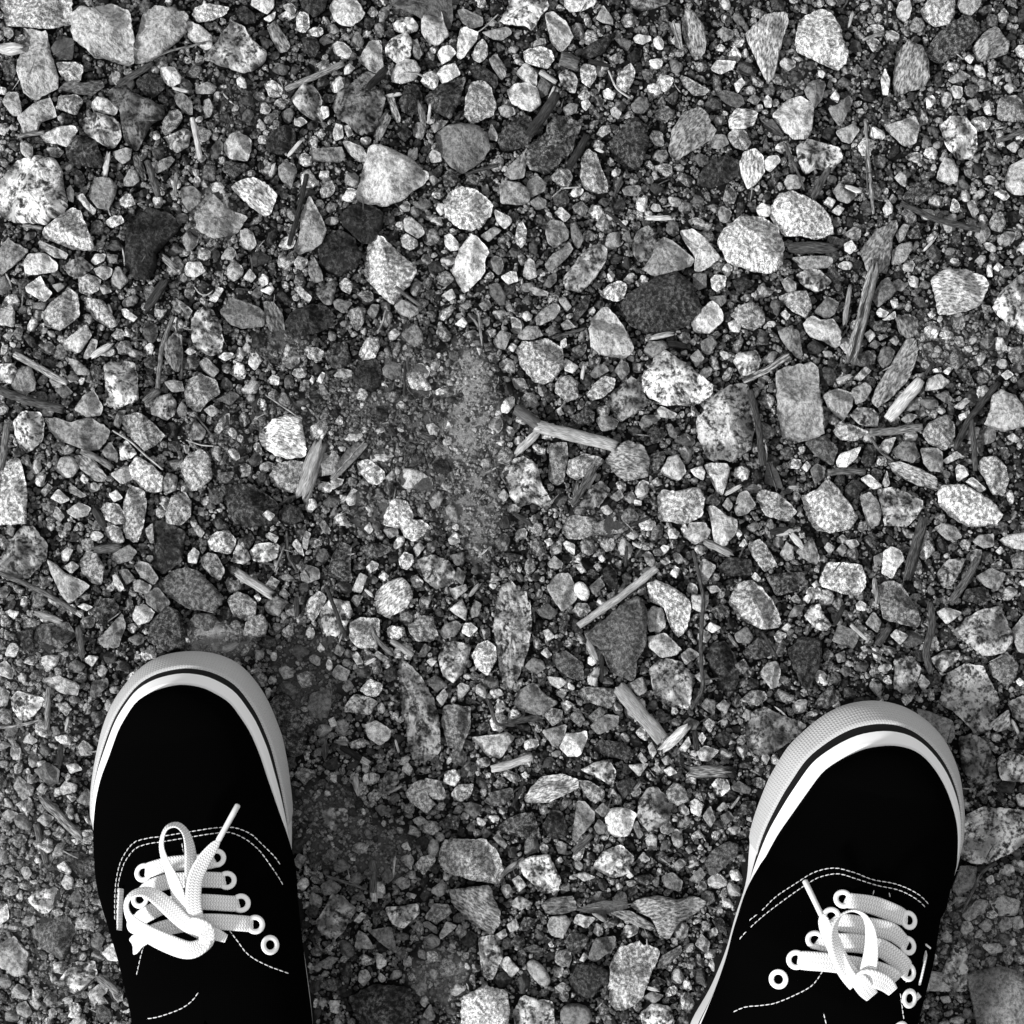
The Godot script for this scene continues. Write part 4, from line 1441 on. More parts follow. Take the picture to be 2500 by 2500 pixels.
	stone("medium light grey angular stone just lower left of the dark grainy stone", 55, "f", [-3,2307,33,2284,70,2324,66,2377,40,2383,-3,2357])
	stone("rough grey speckled stone below the patched oval stone", 52, "g", [452,951,460,928,490,913,530,928,537,961,507,981,487,1008,457,991])
	stone("medium blackish oblong stone just left of the white-patched dark stone", 27, "f", [1216,341,1233,308,1276,282,1296,285,1307,318,1292,351,1266,363,1226,368])
	stone("medium blackish mottled rounded stone just upper right of the huge whitish boulder", 28, "m", [162,364,192,331,229,335,255,394,245,411,212,407,172,398])
	stone("pale rough stone below the pale star-cornered stone", 65, "m", [1449,2112,1472,2079,1515,2062,1548,2092,1535,2132,1495,2143,1459,2125])
	stone("pale curved stone right of the pyramid stone", 66, "f", [1659,563,1691,560,1720,580,1747,613,1757,630,1737,647,1710,663,1695,661,1697,627,1671,590])
	stone("tall grey stone narrowing upward, right of the stubby black stick", 55, "g", [1416,431,1422,384,1435,364,1455,374,1465,404,1485,451,1483,470,1455,472,1426,460])
	stone("medium dark grey rounded stone just lower right of the spindle-shaped stone", 40, "f", [1253,1717,1270,1684,1303,1667,1333,1697,1363,1714,1320,1747,1270,1734])
	stone("broad pale stone near the bottom left corner beside the shoe", 62, "m", [142,2397,176,2350,229,2347,239,2380,189,2423,149,2417])
	stone("medium pale rounded stone lower right of the spotted oval stone", 62, "f", [2453,437,2466,404,2500,388,2519,388,2519,477,2473,475,2456,460])
	stone("grey streaked stone right of the long dark slab", 45, "s", [2373,119,2403,80,2430,63,2446,86,2466,109,2456,133,2390,152])
	stone("long streaky grey stone beside a torn leaf scrap", 50, "s", [1666,60,1674,27,1691,25,1717,63,1725,103,1717,133,1697,149,1684,126,1667,86])
	stone("medium light grey speckled oblong stone just upper right of the large pale oval", 60, "g", [2387,1143,2397,1117,2430,1114,2456,1140,2463,1170,2450,1210,2423,1206,2403,1167])
	stone("medium light grey oblong stone just below the stone by the dry leaf", 58, "f", [43,285,86,252,123,239,139,285,99,298,86,331,60,331])
	stone("pale blocky stone with a straw on its right side", 60, "g", [854,1522,878,1508,925,1510,928,1538,921,1581,875,1581,855,1561])
	stone("pale cracked stone cut off by the upper edge of the view", 68, "f", [804,20,819,-10,865,-10,890,31,885,46,859,63,835,63,819,50])
	stone("medium grey speckled rounded stone just below the pale streaky stone", 52, "g", [656,1163,676,1133,716,1124,743,1130,733,1183,716,1203,683,1193])
	stone("rounded pale stone touching the upper end of the long dark slab", 65, "g", [2248,27,2264,3,2291,-7,2330,-7,2330,36,2314,60,2284,66,2258,50])
	stone("rounded grey stone left of the dark forking twig", 52, "g", [2251,1061,2267,1031,2314,1011,2330,1037,2330,1067,2307,1100,2264,1080])
	stone("dark grainy stone above right of the large pale slab", 33, "g", [1213,2022,1239,1999,1283,1983,1302,1983,1322,2049,1249,2042])
	stone("medium grey mottled oblong stone just below the grey streaky slab", 50, "m", [1167,2291,1203,2281,1230,2330,1203,2390,1177,2383])
	stone("round white speckled stone left of the lower end of the sandy strip", 78, "g", [926,1253,941,1230,968,1215,994,1226,1009,1253,1008,1283,971,1289,931,1279])
	stone("grey knobbly stone above the toe of a shoe, beside the crooked bark twig", 45, "m", [2181,1611,2224,1601,2248,1631,2234,1671,2218,1697,2181,1681,2185,1638])
	stone("white speckled stone below the speckled brick-like stone", 75, "g", [315,1137,335,1114,374,1137,398,1163,394,1200,364,1201,335,1180,318,1157])
	stone("medium pale mottled angular stone just right of the dark-faced stone", 70, "m", [2433,1853,2463,1833,2499,1846,2516,1889,2500,1909,2443,1903])
	stone("medium light grey speckled oblong stone just left of the pale speckled triangle", 58, "g", [1846,1213,1859,1196,1896,1203,1929,1230,1946,1249,1922,1273,1869,1259])
	stone("pale grey stone left of the long split stick", 60, "f", [1959,792,1983,769,2002,782,2036,779,2052,809,2052,839,2039,850,2009,832,1976,822])
	stone("medium grey mottled oblong stone just left of the large mottled stone", 52, "m", [711,243,743,202,766,212,786,239,782,268,786,301,762,292,733,272])
	stone("medium grey oblong stone just upper left of the dark-faced stone", 45, "f", [2238,1730,2267,1737,2327,1760,2330,1797,2317,1816,2258,1787])
	stone("grey stone left of the white capsule-shaped pebble", 52, "f", [1336,1432,1359,1402,1389,1399,1402,1426,1409,1462,1386,1485,1373,1492,1349,1462])
	stone("black squarish stone half sunk left of the sandy strip", 16, "g", [863,912,872,882,918,878,931,895,928,945,908,961,868,938])
	stone("pale grey wedge right of the pale square stone", 62, "f", [1730,1240,1737,1230,1770,1257,1801,1270,1797,1300,1770,1334,1744,1323,1737,1283])
	stone("pale wedge-shaped stone above the thin pale-tipped twig", 58, "f", [116,1366,142,1382,159,1399,205,1419,219,1432,169,1474,149,1449,126,1399])
	stone("bright grainy upright stone right of the dark half-buried lump", 72, "s", [1805,398,1816,371,1846,363,1863,381,1866,421,1853,441,1826,464,1811,431])
	stone("upright grey block with square corners near the upper edge", 60, "f", [1029,35,1077,25,1084,56,1097,86,1067,111,1044,103,1029,80])
	stone("small pale mottled angular stone just lower right of the big pale bottom stone", 65, "m", [1563,2473,1594,2450,1634,2456,1646,2489,1621,2519,1571,2509])
	stone("dark half-buried stone upper left of the pale streaky egg", 33, "g", [799,1406,809,1363,832,1323,859,1336,855,1379,859,1422,825,1416])
	stone("pale star-cornered stone right of the upright grey wedge", 72, "f", [1477,1999,1492,1973,1522,1971,1555,1986,1535,2039,1502,2044,1483,2026])
	stone("rounded pale stone with a soft ridge, right of the bell-shaped stone", 68, "f", [1238,225,1259,205,1286,202,1309,212,1322,252,1299,273,1276,268,1249,252])
	stone("grey column-like stone under the forked twig", 45, "g", [1339,1170,1343,1084,1366,1080,1386,1084,1386,1117,1376,1177,1356,1186])
	stone("long grey stone slanting down right of the bright pointed stone", 60, "f", [1331,33,1349,27,1382,53,1399,89,1386,113,1366,126,1346,106,1336,66])
	stone("pale knobbly stone at the left edge of the sandy strip", 62, "g", [989,918,1018,888,1044,892,1051,912,1041,925,1054,948,1047,971,1014,973,994,948])
	stone("small dark grey mottled rounded stone just upper left of the pyramid stone", 40, "m", [1543,593,1558,563,1581,550,1601,566,1604,606,1585,636,1558,640,1545,619])
	stone("long grey streaky stone below the thin bent twig on the right", 55, "s", [2168,1133,2195,1127,2244,1143,2287,1167,2287,1193,2241,1186,2185,1157])
	stone("small grey rounded stone just upper right of the pale wedge under the boulder", 45, "f", [219,464,232,434,268,434,285,454,282,477,265,513,239,507,219,484])
	stone("dark grainy oblong stone at the inner side of the shoe with the lace loop", 35, "g", [1717,2108,1740,2075,1777,2055,1803,2059,1800,2089,1760,2122,1744,2138,1727,2128])
	stone("pale five-sided stone at the right end of the big dark oval", 68, "f", [1687,789,1710,759,1737,734,1753,743,1767,772,1763,786,1730,815,1697,810])
	stone("round black stone between pebbles left of the large mottled stone", 18, "m", [648,351,656,325,696,305,719,315,721,345,706,371,680,379,656,368])
	stone("smooth dark grey flat pebble at the bottom edge", 38, "p", [1366,2473,1379,2450,1426,2450,1447,2473,1439,2499,1399,2513,1373,2500])
	stone("small light grey oblong stone just right of the flat-topped upright stone", 58, "f", [1150,1800,1177,1797,1210,1793,1239,1787,1256,1800,1223,1850,1193,1846])
	stone("dark flat stone with a white rim chip beside the outer side of a shoe", 30, "m", [149,2082,199,2079,242,2099,243,2132,199,2145,176,2118])
	stone("small light grey rounded stone left of the spotted oval stone", 58, "f", [2156,308,2191,298,2234,282,2244,311,2234,351,2208,358,2178,331])
	stone("pale blotchy stone beside an upright grey stick at the left", 70, "m", [27,1704,43,1687,109,1704,109,1714,73,1757,50,1757,33,1730])
	stone("small dark grey speckled rounded stone just below the broad dark stone", 35, "g", [457,1525,477,1497,517,1498,545,1528,543,1545,500,1556,470,1548])
	stone("small light grey speckled rounded stone just upper right of the dark glossy block", 58, "g", [406,1249,421,1210,454,1203,467,1226,467,1260,441,1283,407,1276])
	stone("small light grey speckled rounded stone just right of the pale five-sided stone", 55, "g", [1783,769,1810,746,1836,736,1866,762,1866,789,1836,809,1810,796])
	stone("small dark grey oblong stone just upper right of the large oval granite", 33, "f", [1870,1406,1893,1402,1926,1396,1963,1399,1966,1416,1943,1442,1896,1455])
	stone("small dark grey speckled angular stone just below the stepped grey stone", 42, "g", [2413,1621,2456,1591,2486,1621,2479,1654,2456,1674,2423,1651])
	stone("small grey angular stone just right of the rectangular slab", 52, "f", [2006,965,2046,948,2085,961,2079,994,2059,1027,2026,1001])
	stone("small light grey rounded stone just left of the round black stone", 60, "f", [547,351,563,328,583,321,613,341,613,368,603,394,563,388,548,371])
	stone("small light grey speckled oblong stone just right of the column-like stone", 58, "g", [1384,1157,1389,1124,1426,1107,1465,1117,1472,1130,1452,1150,1406,1173])
	stone("pale blotchy stone sunk in grit on the outer side of the shoe with the bow", 60, "m", [66,2195,93,2171,133,2161,152,2185,139,2205,109,2238])
	stone("small grey speckled rounded stone upper right of the spotted oval stone", 50, "g", [2433,275,2440,239,2483,232,2496,252,2500,292,2476,298,2436,292])
	stone("small grey rounded stone just below the huge whitish boulder", 50, "f", [-3,613,17,583,50,600,70,613,40,643,7,669,-3,669])
	stone("small grey rounded stone just right of the peppered round stone", 50, "f", [1220,451,1230,441,1269,446,1292,464,1294,487,1279,500,1223,497])
	stone("small dark grey speckled oblong stone just upper left of the loaf-shaped stone", 35, "g", [1349,1598,1382,1588,1422,1618,1427,1661,1389,1654,1353,1624])
	stone("small dark grey angular stone just right of the dark stone by the shoe", 38, "f", [748,1727,759,1694,812,1674,809,1717,799,1753,766,1753])
	stone("small dark grey mottled elongated stone left of the stone by the leaf scrap", 40, "m", [1518,-13,1638,-13,1631,7,1598,22,1565,27,1528,10])
	stone("white pitted stone between the hollowed black-and-white stone and the spindle", 80, "g", [1152,1601,1167,1571,1190,1563,1210,1578,1213,1608,1190,1651,1163,1628])
	stone("small white mottled rounded stone just lower left of the upright grey block", 80, "m", [941,116,955,96,978,83,994,81,1006,96,1001,142,971,156,943,133])
	stone("small pale oblong stone just lower left of the pale wedge under the boulder", 68, "f", [58,650,68,620,103,617,121,627,141,645,139,663,86,670,66,670])
	stone("grey blocky stone right of a small white pitted pebble", 50, "g", [996,1528,1031,1502,1057,1505,1064,1535,1071,1551,1051,1566,1018,1565,1001,1545])
	stone("narrow dark stone with a light left side beside the flat black oval", 38, "s", [643,739,666,736,690,766,695,806,690,835,670,832,650,786])
	stone("small grey speckled rounded stone just right of the broad dark stone", 52, "g", [555,1465,576,1444,603,1452,626,1472,623,1498,603,1515,570,1502])
	stone("upright grey wedge right of the round black stone in the lower middle", 45, "f", [1396,2046,1409,1956,1426,1956,1452,1983,1452,2002,1406,2055])
	stone("small light grey speckled oblong stone just upper right of the pale wedge by the twig", 55, "g", [195,1373,212,1346,232,1346,255,1382,248,1427,225,1422,202,1399])
	stone("small light grey blocky stone just above the large mottled stone", 55, "f", [873,149,905,99,931,99,936,162,918,181])
	stone("grey loaf-shaped stone touching the upper end of the thick pale plank", 45, "g", [1412,1691,1429,1677,1498,1681,1505,1704,1488,1730,1426,1710])
	stone("small light grey speckled angular stone lower right of the round whitish granite stone", 58, "g", [1900,726,1926,714,1969,709,1983,749,1966,776,1933,759])
	stone("round black stone in the lower middle left of an upright grey wedge", 18, "g", [1324,2016,1346,1976,1373,1983,1386,2016,1382,2042,1353,2049,1329,2036])
	stone("small light grey oblong stone just upper right of the round white stone", 60, "f", [966,1170,988,1143,1018,1147,1051,1167,1057,1183,1027,1195,991,1195])
	stone("small blackish mottled rounded stone just left of the dark triangle", 24, "m", [974,252,988,212,1018,205,1032,239,1024,275,1001,282,981,272])
	stone("white speckled stone with a dark upper end in the lower middle", 68, "g", [989,1936,1011,1910,1034,1903,1047,1946,1064,1963,1041,1986,1004,1959], [989,1923,1037,1910])
	stone("small dark grey speckled oblong stone just lower right of the rectangular slab", 35, "g", [1963,1080,2012,1064,2046,1094,2032,1137,1993,1114])
	stone("small pale mottled angular stone right of the lumpy mottled stone", 65, "m", [938,2214,971,2214,1018,2205,1026,2228,984,2267,958,2254])
	stone("half-sunk grey square stone in the dirt beside the shoe", 45, "m", [782,2006,792,1969,849,1974,849,2006,835,2032,809,2026])
	stone("small pale angular stone just above the stone by the dark stem", 62, "f", [1581,1555,1624,1545,1664,1585,1651,1598,1614,1606,1585,1581])
	stone("small grey rounded stone just above the pale blotchy stone", 45, "f", [27,915,56,895,76,895,88,935,86,951,56,966,30,948])
	stone("slim pale stone slanting down, left of a white wood chip", 62, "g", [205,726,252,733,288,792,268,802,232,779,212,753])
	stone("small pale mottled rounded stone just above the teardrop stone", 62, "m", [1790,882,1800,862,1846,855,1859,878,1846,915,1810,918,1800,898])
	stone("small dark grey streaky elongated stone just left of the patched oval stone", 40, "s", [401,835,427,812,444,819,446,868,437,908,424,905,404,872])
	stone("small blackish elongated stone just right of the white jagged stone", 25, "f", [1450,1823,1465,1806,1525,1813,1551,1840,1532,1856,1472,1843])
	stone("small grey mottled oblong stone just lower right of the round whitish granite stone", 48, "m", [1943,673,1973,653,2002,660,2029,686,2016,703,1993,713,1959,696])
	stone("dark stone below a split grey stick right of the middle", 22, "g", [1753,1386,1777,1359,1836,1366,1833,1406,1777,1406])
	stone("small pale oblong stone just upper right of the huge whitish boulder", 68, "f", [99,331,139,311,179,305,190,318,169,361,139,351,113,348])
	stone("small dark grey mottled angular stone just upper left of the black squarish stone", 30, "m", [792,865,815,839,845,835,859,885,832,902,806,895])
	stone("small light grey rounded stone just upper right of the large mottled stone", 60, "f", [955,189,965,162,988,144,1014,149,1027,169,1014,195,981,205,958,199])
	stone("small light grey speckled oblong stone just upper right of the dark stone", 60, "g", [1826,1329,1853,1315,1869,1329,1889,1363,1898,1382,1866,1396,1836,1356])
	stone("bright white jagged quartz stone below the thick pale plank", 90, "f", [1366,1826,1382,1790,1409,1790,1432,1783,1435,1800,1416,1846,1386,1846])
	stone("small grey mottled oblong stone below the large pale oval", 48, "m", [2287,1399,2314,1366,2357,1363,2344,1399,2324,1429,2301,1435])
	stone("small grey oblong stone right of the dark flat stone", 45, "f", [239,1565,275,1522,298,1498,308,1528,288,1581,255,1581])
	stone("smooth dark stone above the long knobbly twig", 33, "f", [2205,480,2224,454,2261,437,2281,457,2271,484,2241,500,2211,494])
	stone("small grey oblong stone just lower left of the huge whitish stone by the shoe", 45, "f", [2323,2171,2346,2112,2387,2118,2376,2165,2341,2188])
	stone("grey shield-like stone pointing down below the teardrop stone", 62, "f", [1720,1137,1734,1130,1777,1133,1782,1147,1773,1183,1763,1210,1747,1196])
	stone("small grey oblong stone just right of the stepped grey stone", 50, "f", [2470,1538,2500,1502,2513,1505,2513,1598,2483,1588])
	stone("bright white barrel-shaped stone left of the short wood block", 88, "g", [1276,129,1293,119,1323,113,1346,123,1353,146,1336,169,1313,162,1286,156])
	stone("small light grey mottled angular stone just upper right of the dark-topped loaf", 58, "m", [1419,1880,1449,1862,1485,1853,1505,1883,1495,1921,1469,1903])
	stone("small grey oblong stone just left of the dark-faced pale stone", 50, "f", [2099,1213,2122,1200,2142,1220,2152,1249,2145,1283,2118,1283])
	stone("small dark grey mottled oblong stone just above the flat notched stone", 40, "m", [1414,1236,1439,1190,1469,1173,1490,1196,1469,1230,1442,1243])
	stone("small dark grey streaky oblong stone just lower right of the white pitted lump", 38, "s", [1321,2208,1346,2191,1399,2188,1409,2221,1373,2231,1336,2231])
	stone("small pale mottled oblong stone just upper left of the bright pale stone", 68, "m", [832,1737,865,1694,902,1702,923,1714,902,1747,872,1740])
	stone("small light grey angular stone just above the boat-shaped stone", 55, "f", [181,1001,205,965,229,951,252,994,245,1014,215,1018], [229,948,212,1021])
	stone("small grey mottled rounded stone just upper right of the speckled brick-like stone", 48, "m", [368,998,384,968,417,961,431,984,427,1011,407,1026,371,1011])
	stone("pale rounded stone upper right of the dark glossy block", 68, "g", [507,1323,523,1300,557,1295,576,1316,573,1336,560,1353,517,1343])
	stone("white kidney-shaped stone right of the white loaf-shaped one", 85, "f", [2152,1399,2156,1346,2175,1334,2198,1343,2208,1366,2191,1386,2178,1412])
	stone("small grey rounded stone upper left of the two-toned stone", 45, "f", [1331,557,1343,537,1373,540,1389,566,1386,583,1353,606,1336,590])
	stone("small pale speckled oblong stone just right of the heart-shaped pair", 72, "g", [474,20,504,8,560,18,550,36,517,50,484,55,470,36])
	stone("small blackish speckled angular stone just upper right of the three-cornered dark stone", 22, "g", [331,199,364,179,394,186,404,215,374,240,351,229])
	stone("small pale streaky rounded stone just left of the chunky pale stone", 65, "s", [1777,295,1797,265,1833,268,1850,275,1840,305,1816,315,1783,315])
	stone("small dark grey streaky elongated stone just right of the stone by the dry leaf", 35, "s", [146,219,162,199,205,202,245,195,257,209,225,234,186,229])
	stone("small light grey speckled rounded stone just lower right of the large rounded granite", 55, "g", [1356,938,1366,921,1389,916,1409,931,1412,971,1382,981,1356,958])
	stone("small pale speckled oblong stone upper left of the round white stone", 72, "g", [870,1130,898,1120,938,1150,941,1167,921,1185,902,1180,878,1153])
	stone("small pale oblong stone just left of the dark-patched angular stone", 65, "f", [457,50,490,63,517,86,520,113,500,123,477,106,460,93])
	stone("small pale mottled oblong stone just right of the pale rounded stone", 70, "m", [610,1346,627,1328,653,1324,683,1329,675,1363,647,1374,617,1368])
	stone("small dark grey mottled blocky stone just lower right of the pale wedge by the twig", 30, "m", [229,1465,278,1459,292,1485,255,1532,239,1505])
	stone("small pale oblong stone just lower left of the slim slanting stone", 65, "f", [154,835,199,799,212,792,224,819,195,862,159,854])
	stone("small light grey blocky stone below the huge whitish stone by the shoe", 58, "f", [2417,2206,2446,2185,2493,2200,2481,2235,2434,2235])
	stone("small light grey oblong stone just left of the pale upright piece", 60, "f", [2241,2417,2270,2370,2305,2376,2323,2420])
	stone("small dark grey elongated stone just right of the round black stone", 42, "f", [757,364,835,358,842,381,832,396,792,396,762,391])
	stone("small light grey elongated stone just upper right of the pale blotched lump", 58, "f", [99,1661,139,1647,195,1671,189,1700,149,1691])
	stone("small grey streaky elongated stone just below the boat-shaped stone", 50, "s", [179,1114,212,1110,239,1133,260,1163,252,1177,232,1173,199,1147], [186,1100,262,1153])
	stone("small dark grey oblong stone just upper left of the big pale bottom stone", 38, "f", [1435,2340,1452,2291,1502,2284,1502,2314,1455,2347])
	stone("small grey oblong stone just left of the stone left of the split stick", 45, "f", [1898,809,1920,799,1949,806,1956,845,1959,865,1946,875,1913,839])
	stone("pale granite stone touching the round white stone from below", 72, "g", [976,1286,1001,1267,1031,1270,1054,1290,1011,1323,988,1310])
	stone("small blackish blocky stone just left of the pale cracked stone", 20, "f", [729,-10,801,-10,792,27,766,43,739,20])
	stone("small pale oblong stone just upper right of the slanting grey stone", 72, "f", [1376,-10,1459,-10,1452,13,1419,27,1392,30,1379,17])
	stone("small grey elongated stone just right of the round whitish granite stone", 50, "f", [1933,629,1986,624,2026,626,2036,639,2019,654,1959,658])
	stone("narrow bright white stone tapering down, right of the upright grey block", 80, "f", [1124,73,1137,65,1167,80,1163,99,1127,146,1115,142,1117,106])
	stone("small grey angular stone just below the rounded stone by the dark twig", 48, "f", [2248,1094,2287,1094,2301,1104,2301,1153,2271,1150,2254,1130])
	stone("small dark grey angular stone just right of the large blackish stone", 30, "f", [1813,1591,1853,1555,1879,1571,1889,1598,1859,1608,1826,1608])
	stone("bright pale stone left of the long blade-like slab", 78, "f", [890,1770,918,1758,955,1783,951,1803,928,1821,898,1800])
	stone("small grey speckled rounded stone lower right of the broad dark stone", 50, "g", [593,1551,601,1518,619,1505,639,1498,654,1522,649,1548,623,1558])
	stone("small light grey rounded stone just above the pale square stone", 60, "f", [1613,1150,1634,1114,1654,1110,1671,1137,1674,1153,1657,1175,1621,1160])
	stone("small pale speckled oblong stone just above the white shard", 62, "g", [2034,1054,2049,1031,2079,1037,2122,1054,2089,1077,2052,1074])
	stone("small light grey angular stone just lower right of the pale square stone", 58, "f", [1667,1308,1684,1276,1720,1275,1734,1296,1727,1316,1697,1329])
	stone("small pale speckled angular stone just right of the stone by the dry leaf", 66, "g", [137,152,186,152,205,162,195,199,166,202,146,179])
	stone("small pale rounded stone just below the spotted oval stone", 62, "f", [2291,417,2304,384,2327,391,2340,417,2337,444,2317,451,2287,437])
	stone("small dark grey blocky stone just lower right of the white lump", 40, "f", [2032,1565,2046,1525,2092,1538,2095,1561,2082,1585])
	stone("small pale speckled oblong stone just left of the dark angular stone", 62, "g", [1432,965,1452,935,1475,918,1503,926,1498,948,1472,971,1442,978])
	stone("small grey angular stone just lower right of the pale streaky stone", 50, "f", [776,1150,786,1110,815,1100,832,1120,819,1157,779,1163])
	stone("white lump below the white loaf-shaped stone", 75, "m", [1963,1505,1979,1479,2002,1475,2009,1498,2029,1525,2019,1541,1993,1535])
	stone("small dark grey streaky angular stone just above the long slanting stone", 40, "s", [2186,776,2218,766,2241,779,2241,815,2218,827,2195,812])
	stone("small grey mottled oblong stone just lower left of the long slanting stone", 48, "m", [2075,1014,2095,994,2132,998,2145,1014,2142,1044,2099,1037])
	stone("small dark grey blocky stone just left of the broad dark stone", 40, "f", [354,1452,384,1432,417,1472,394,1502,358,1472])
	stone("small light grey angular stone just lower left of the pale curved wedge", 58, "f", [1575,1505,1591,1479,1618,1485,1626,1528,1611,1543,1585,1540])
	stone("small grey speckled oblong stone just below the pale rounded stone", 50, "g", [490,1363,510,1349,530,1356,550,1392,537,1417,517,1406,494,1382])
	stone("small light grey mottled angular stone lower right of the three-cornered dark stone", 55, "m", [404,335,454,313,467,325,460,358,431,374,414,361])
	stone("small grey blocky stone just above the stepped grey stone", 45, "f", [2380,1409,2420,1386,2456,1402,2436,1442,2407,1432])
	stone("smooth grey egg-shaped pebble left of the smooth blackish stone", 48, "p", [1283,2357,1296,2340,1320,2350,1343,2383,1343,2403,1326,2410,1300,2387])
	stone("small dark grey oblong stone just below the large slanted stone", 40, "f", [2128,726,2152,686,2168,676,2188,709,2175,726,2142,751])
	stone("small dark grey angular stone just above the long streaky stone", 40, "f", [2178,1100,2205,1077,2231,1080,2246,1114,2228,1130,2188,1117])
	stone("small light grey angular stone just above the long dark slab", 55, "f", [2337,7,2347,-13,2400,-13,2390,20,2367,40,2344,27])
	stone("small grey oblong stone just lower left of the white-patched dark stone", 48, "f", [1230,427,1243,404,1269,381,1286,361,1287,391,1279,434,1249,439])
	stone("small dark grey oblong stone just upper right of the chunky pale stone", 42, "f", [1963,222,1976,202,1999,192,2016,205,2006,245,1989,265,1969,235])
	stone("small grey mottled oblong stone just upper left of the biggest right-edge stone", 48, "m", [2271,1608,2307,1588,2340,1588,2344,1604,2297,1644], [2271,1598,2344,1598])
	stone("small light grey speckled angular stone just lower right of the stone by the dry leaf", 55, "g", [146,235,186,230,204,245,186,282,156,270,137,265])
	stone("small grey angular stone just left of the blackish shield", 52, "f", [1854,1644,1873,1618,1896,1614,1907,1638,1899,1674,1883,1682])
	stone("small grey angular stone below the white pitted lump", 52, "f", [1336,2258,1346,2238,1379,2234,1394,2251,1373,2292,1343,2281])
	stone("small blackish angular stone just right of the sunken dark flat stone", 20, "f", [680,1249,709,1230,733,1239,743,1269,706,1283,683,1273])
	stone("small dark grey mottled angular stone just above the smooth blackish stone", 30, "m", [1377,2301,1399,2267,1435,2287,1435,2304,1406,2330,1386,2320])
	stone("small pale speckled oblong stone just upper left of the stone crossed by a stalk", 62, "g", [746,1485,753,1462,779,1442,799,1459,782,1492,766,1518,751,1508])
	stone("small dark grey mottled rounded stone just below the pale wedge under the boulder", 42, "m", [156,650,172,637,199,627,229,653,212,666,189,680,166,670])
	stone("small dark grey oblong stone right of the lumpy mottled stone", 42, "f", [898,2271,955,2262,961,2284,971,2327,945,2314,921,2294])
	stone("small dark grey streaky elongated stone just right of the dark-patched angular stone", 42, "s", [653,66,673,50,690,80,709,109,700,126,683,129,663,96])
	stone("small dark grey mottled blocky stone just right of the biggest right-edge stone", 38, "m", [2460,1714,2499,1697,2513,1730,2500,1767,2473,1750])
	stone("small blackish elongated stone just right of the slanting grey stone", 20, "f", [1419,126,1442,106,1479,89,1493,99,1472,133,1435,144,1421,139])
	stone("small dark grey angular stone just upper right of the black sunken stone", 42, "f", [441,460,470,454,495,474,490,494,464,517,447,497])
	stone("small pale speckled oblong stone just left of the big dark oval", 70, "g", [1465,716,1485,696,1512,685,1532,696,1522,729,1502,736,1472,726])
	stone("small pale rounded stone just upper left of the straight-edged grey stone", 72, "f", [63,700,99,673,113,700,128,716,109,738,89,726,66,713])
	stone("small grey streaky elongated stone just left of the flaky slate slab", 48, "s", [1485,2226,1538,2223,1571,2241,1598,2261,1591,2272,1532,2251])
	stone("small pale speckled rounded stone just left of the long pale upright stone", 65, "g", [247,1243,255,1227,288,1230,300,1247,302,1278,282,1280,258,1268])
	stone("small dark grey oblong stone just right of the chunky pale stone", 42, "f", [2022,262,2046,255,2072,232,2082,245,2059,298,2049,308,2029,282])
	stone("small dark grey blocky stone below the pale blotched lump", 38, "f", [83,1880,116,1860,146,1880,142,1910,123,1920])
	stone("white quartz cube, the brightest small block near the upper edge", 92, "f", [1067,181,1080,162,1110,154,1125,181,1090,202,1080,205])
	stone("bright white shard below the rectangular slab", 85, "f", [2041,1127,2052,1107,2102,1090,2092,1117,2059,1147,2046,1140])
	stone("white capsule-shaped pebble above the left end of the long pale stick", 88, "p", [1399,1429,1419,1416,1439,1439,1439,1459,1426,1469,1406,1455])
	stone("rounded white pebble right above the white quartz cube", 88, "f", [1066,133,1080,113,1100,111,1114,128,1100,146,1080,157])


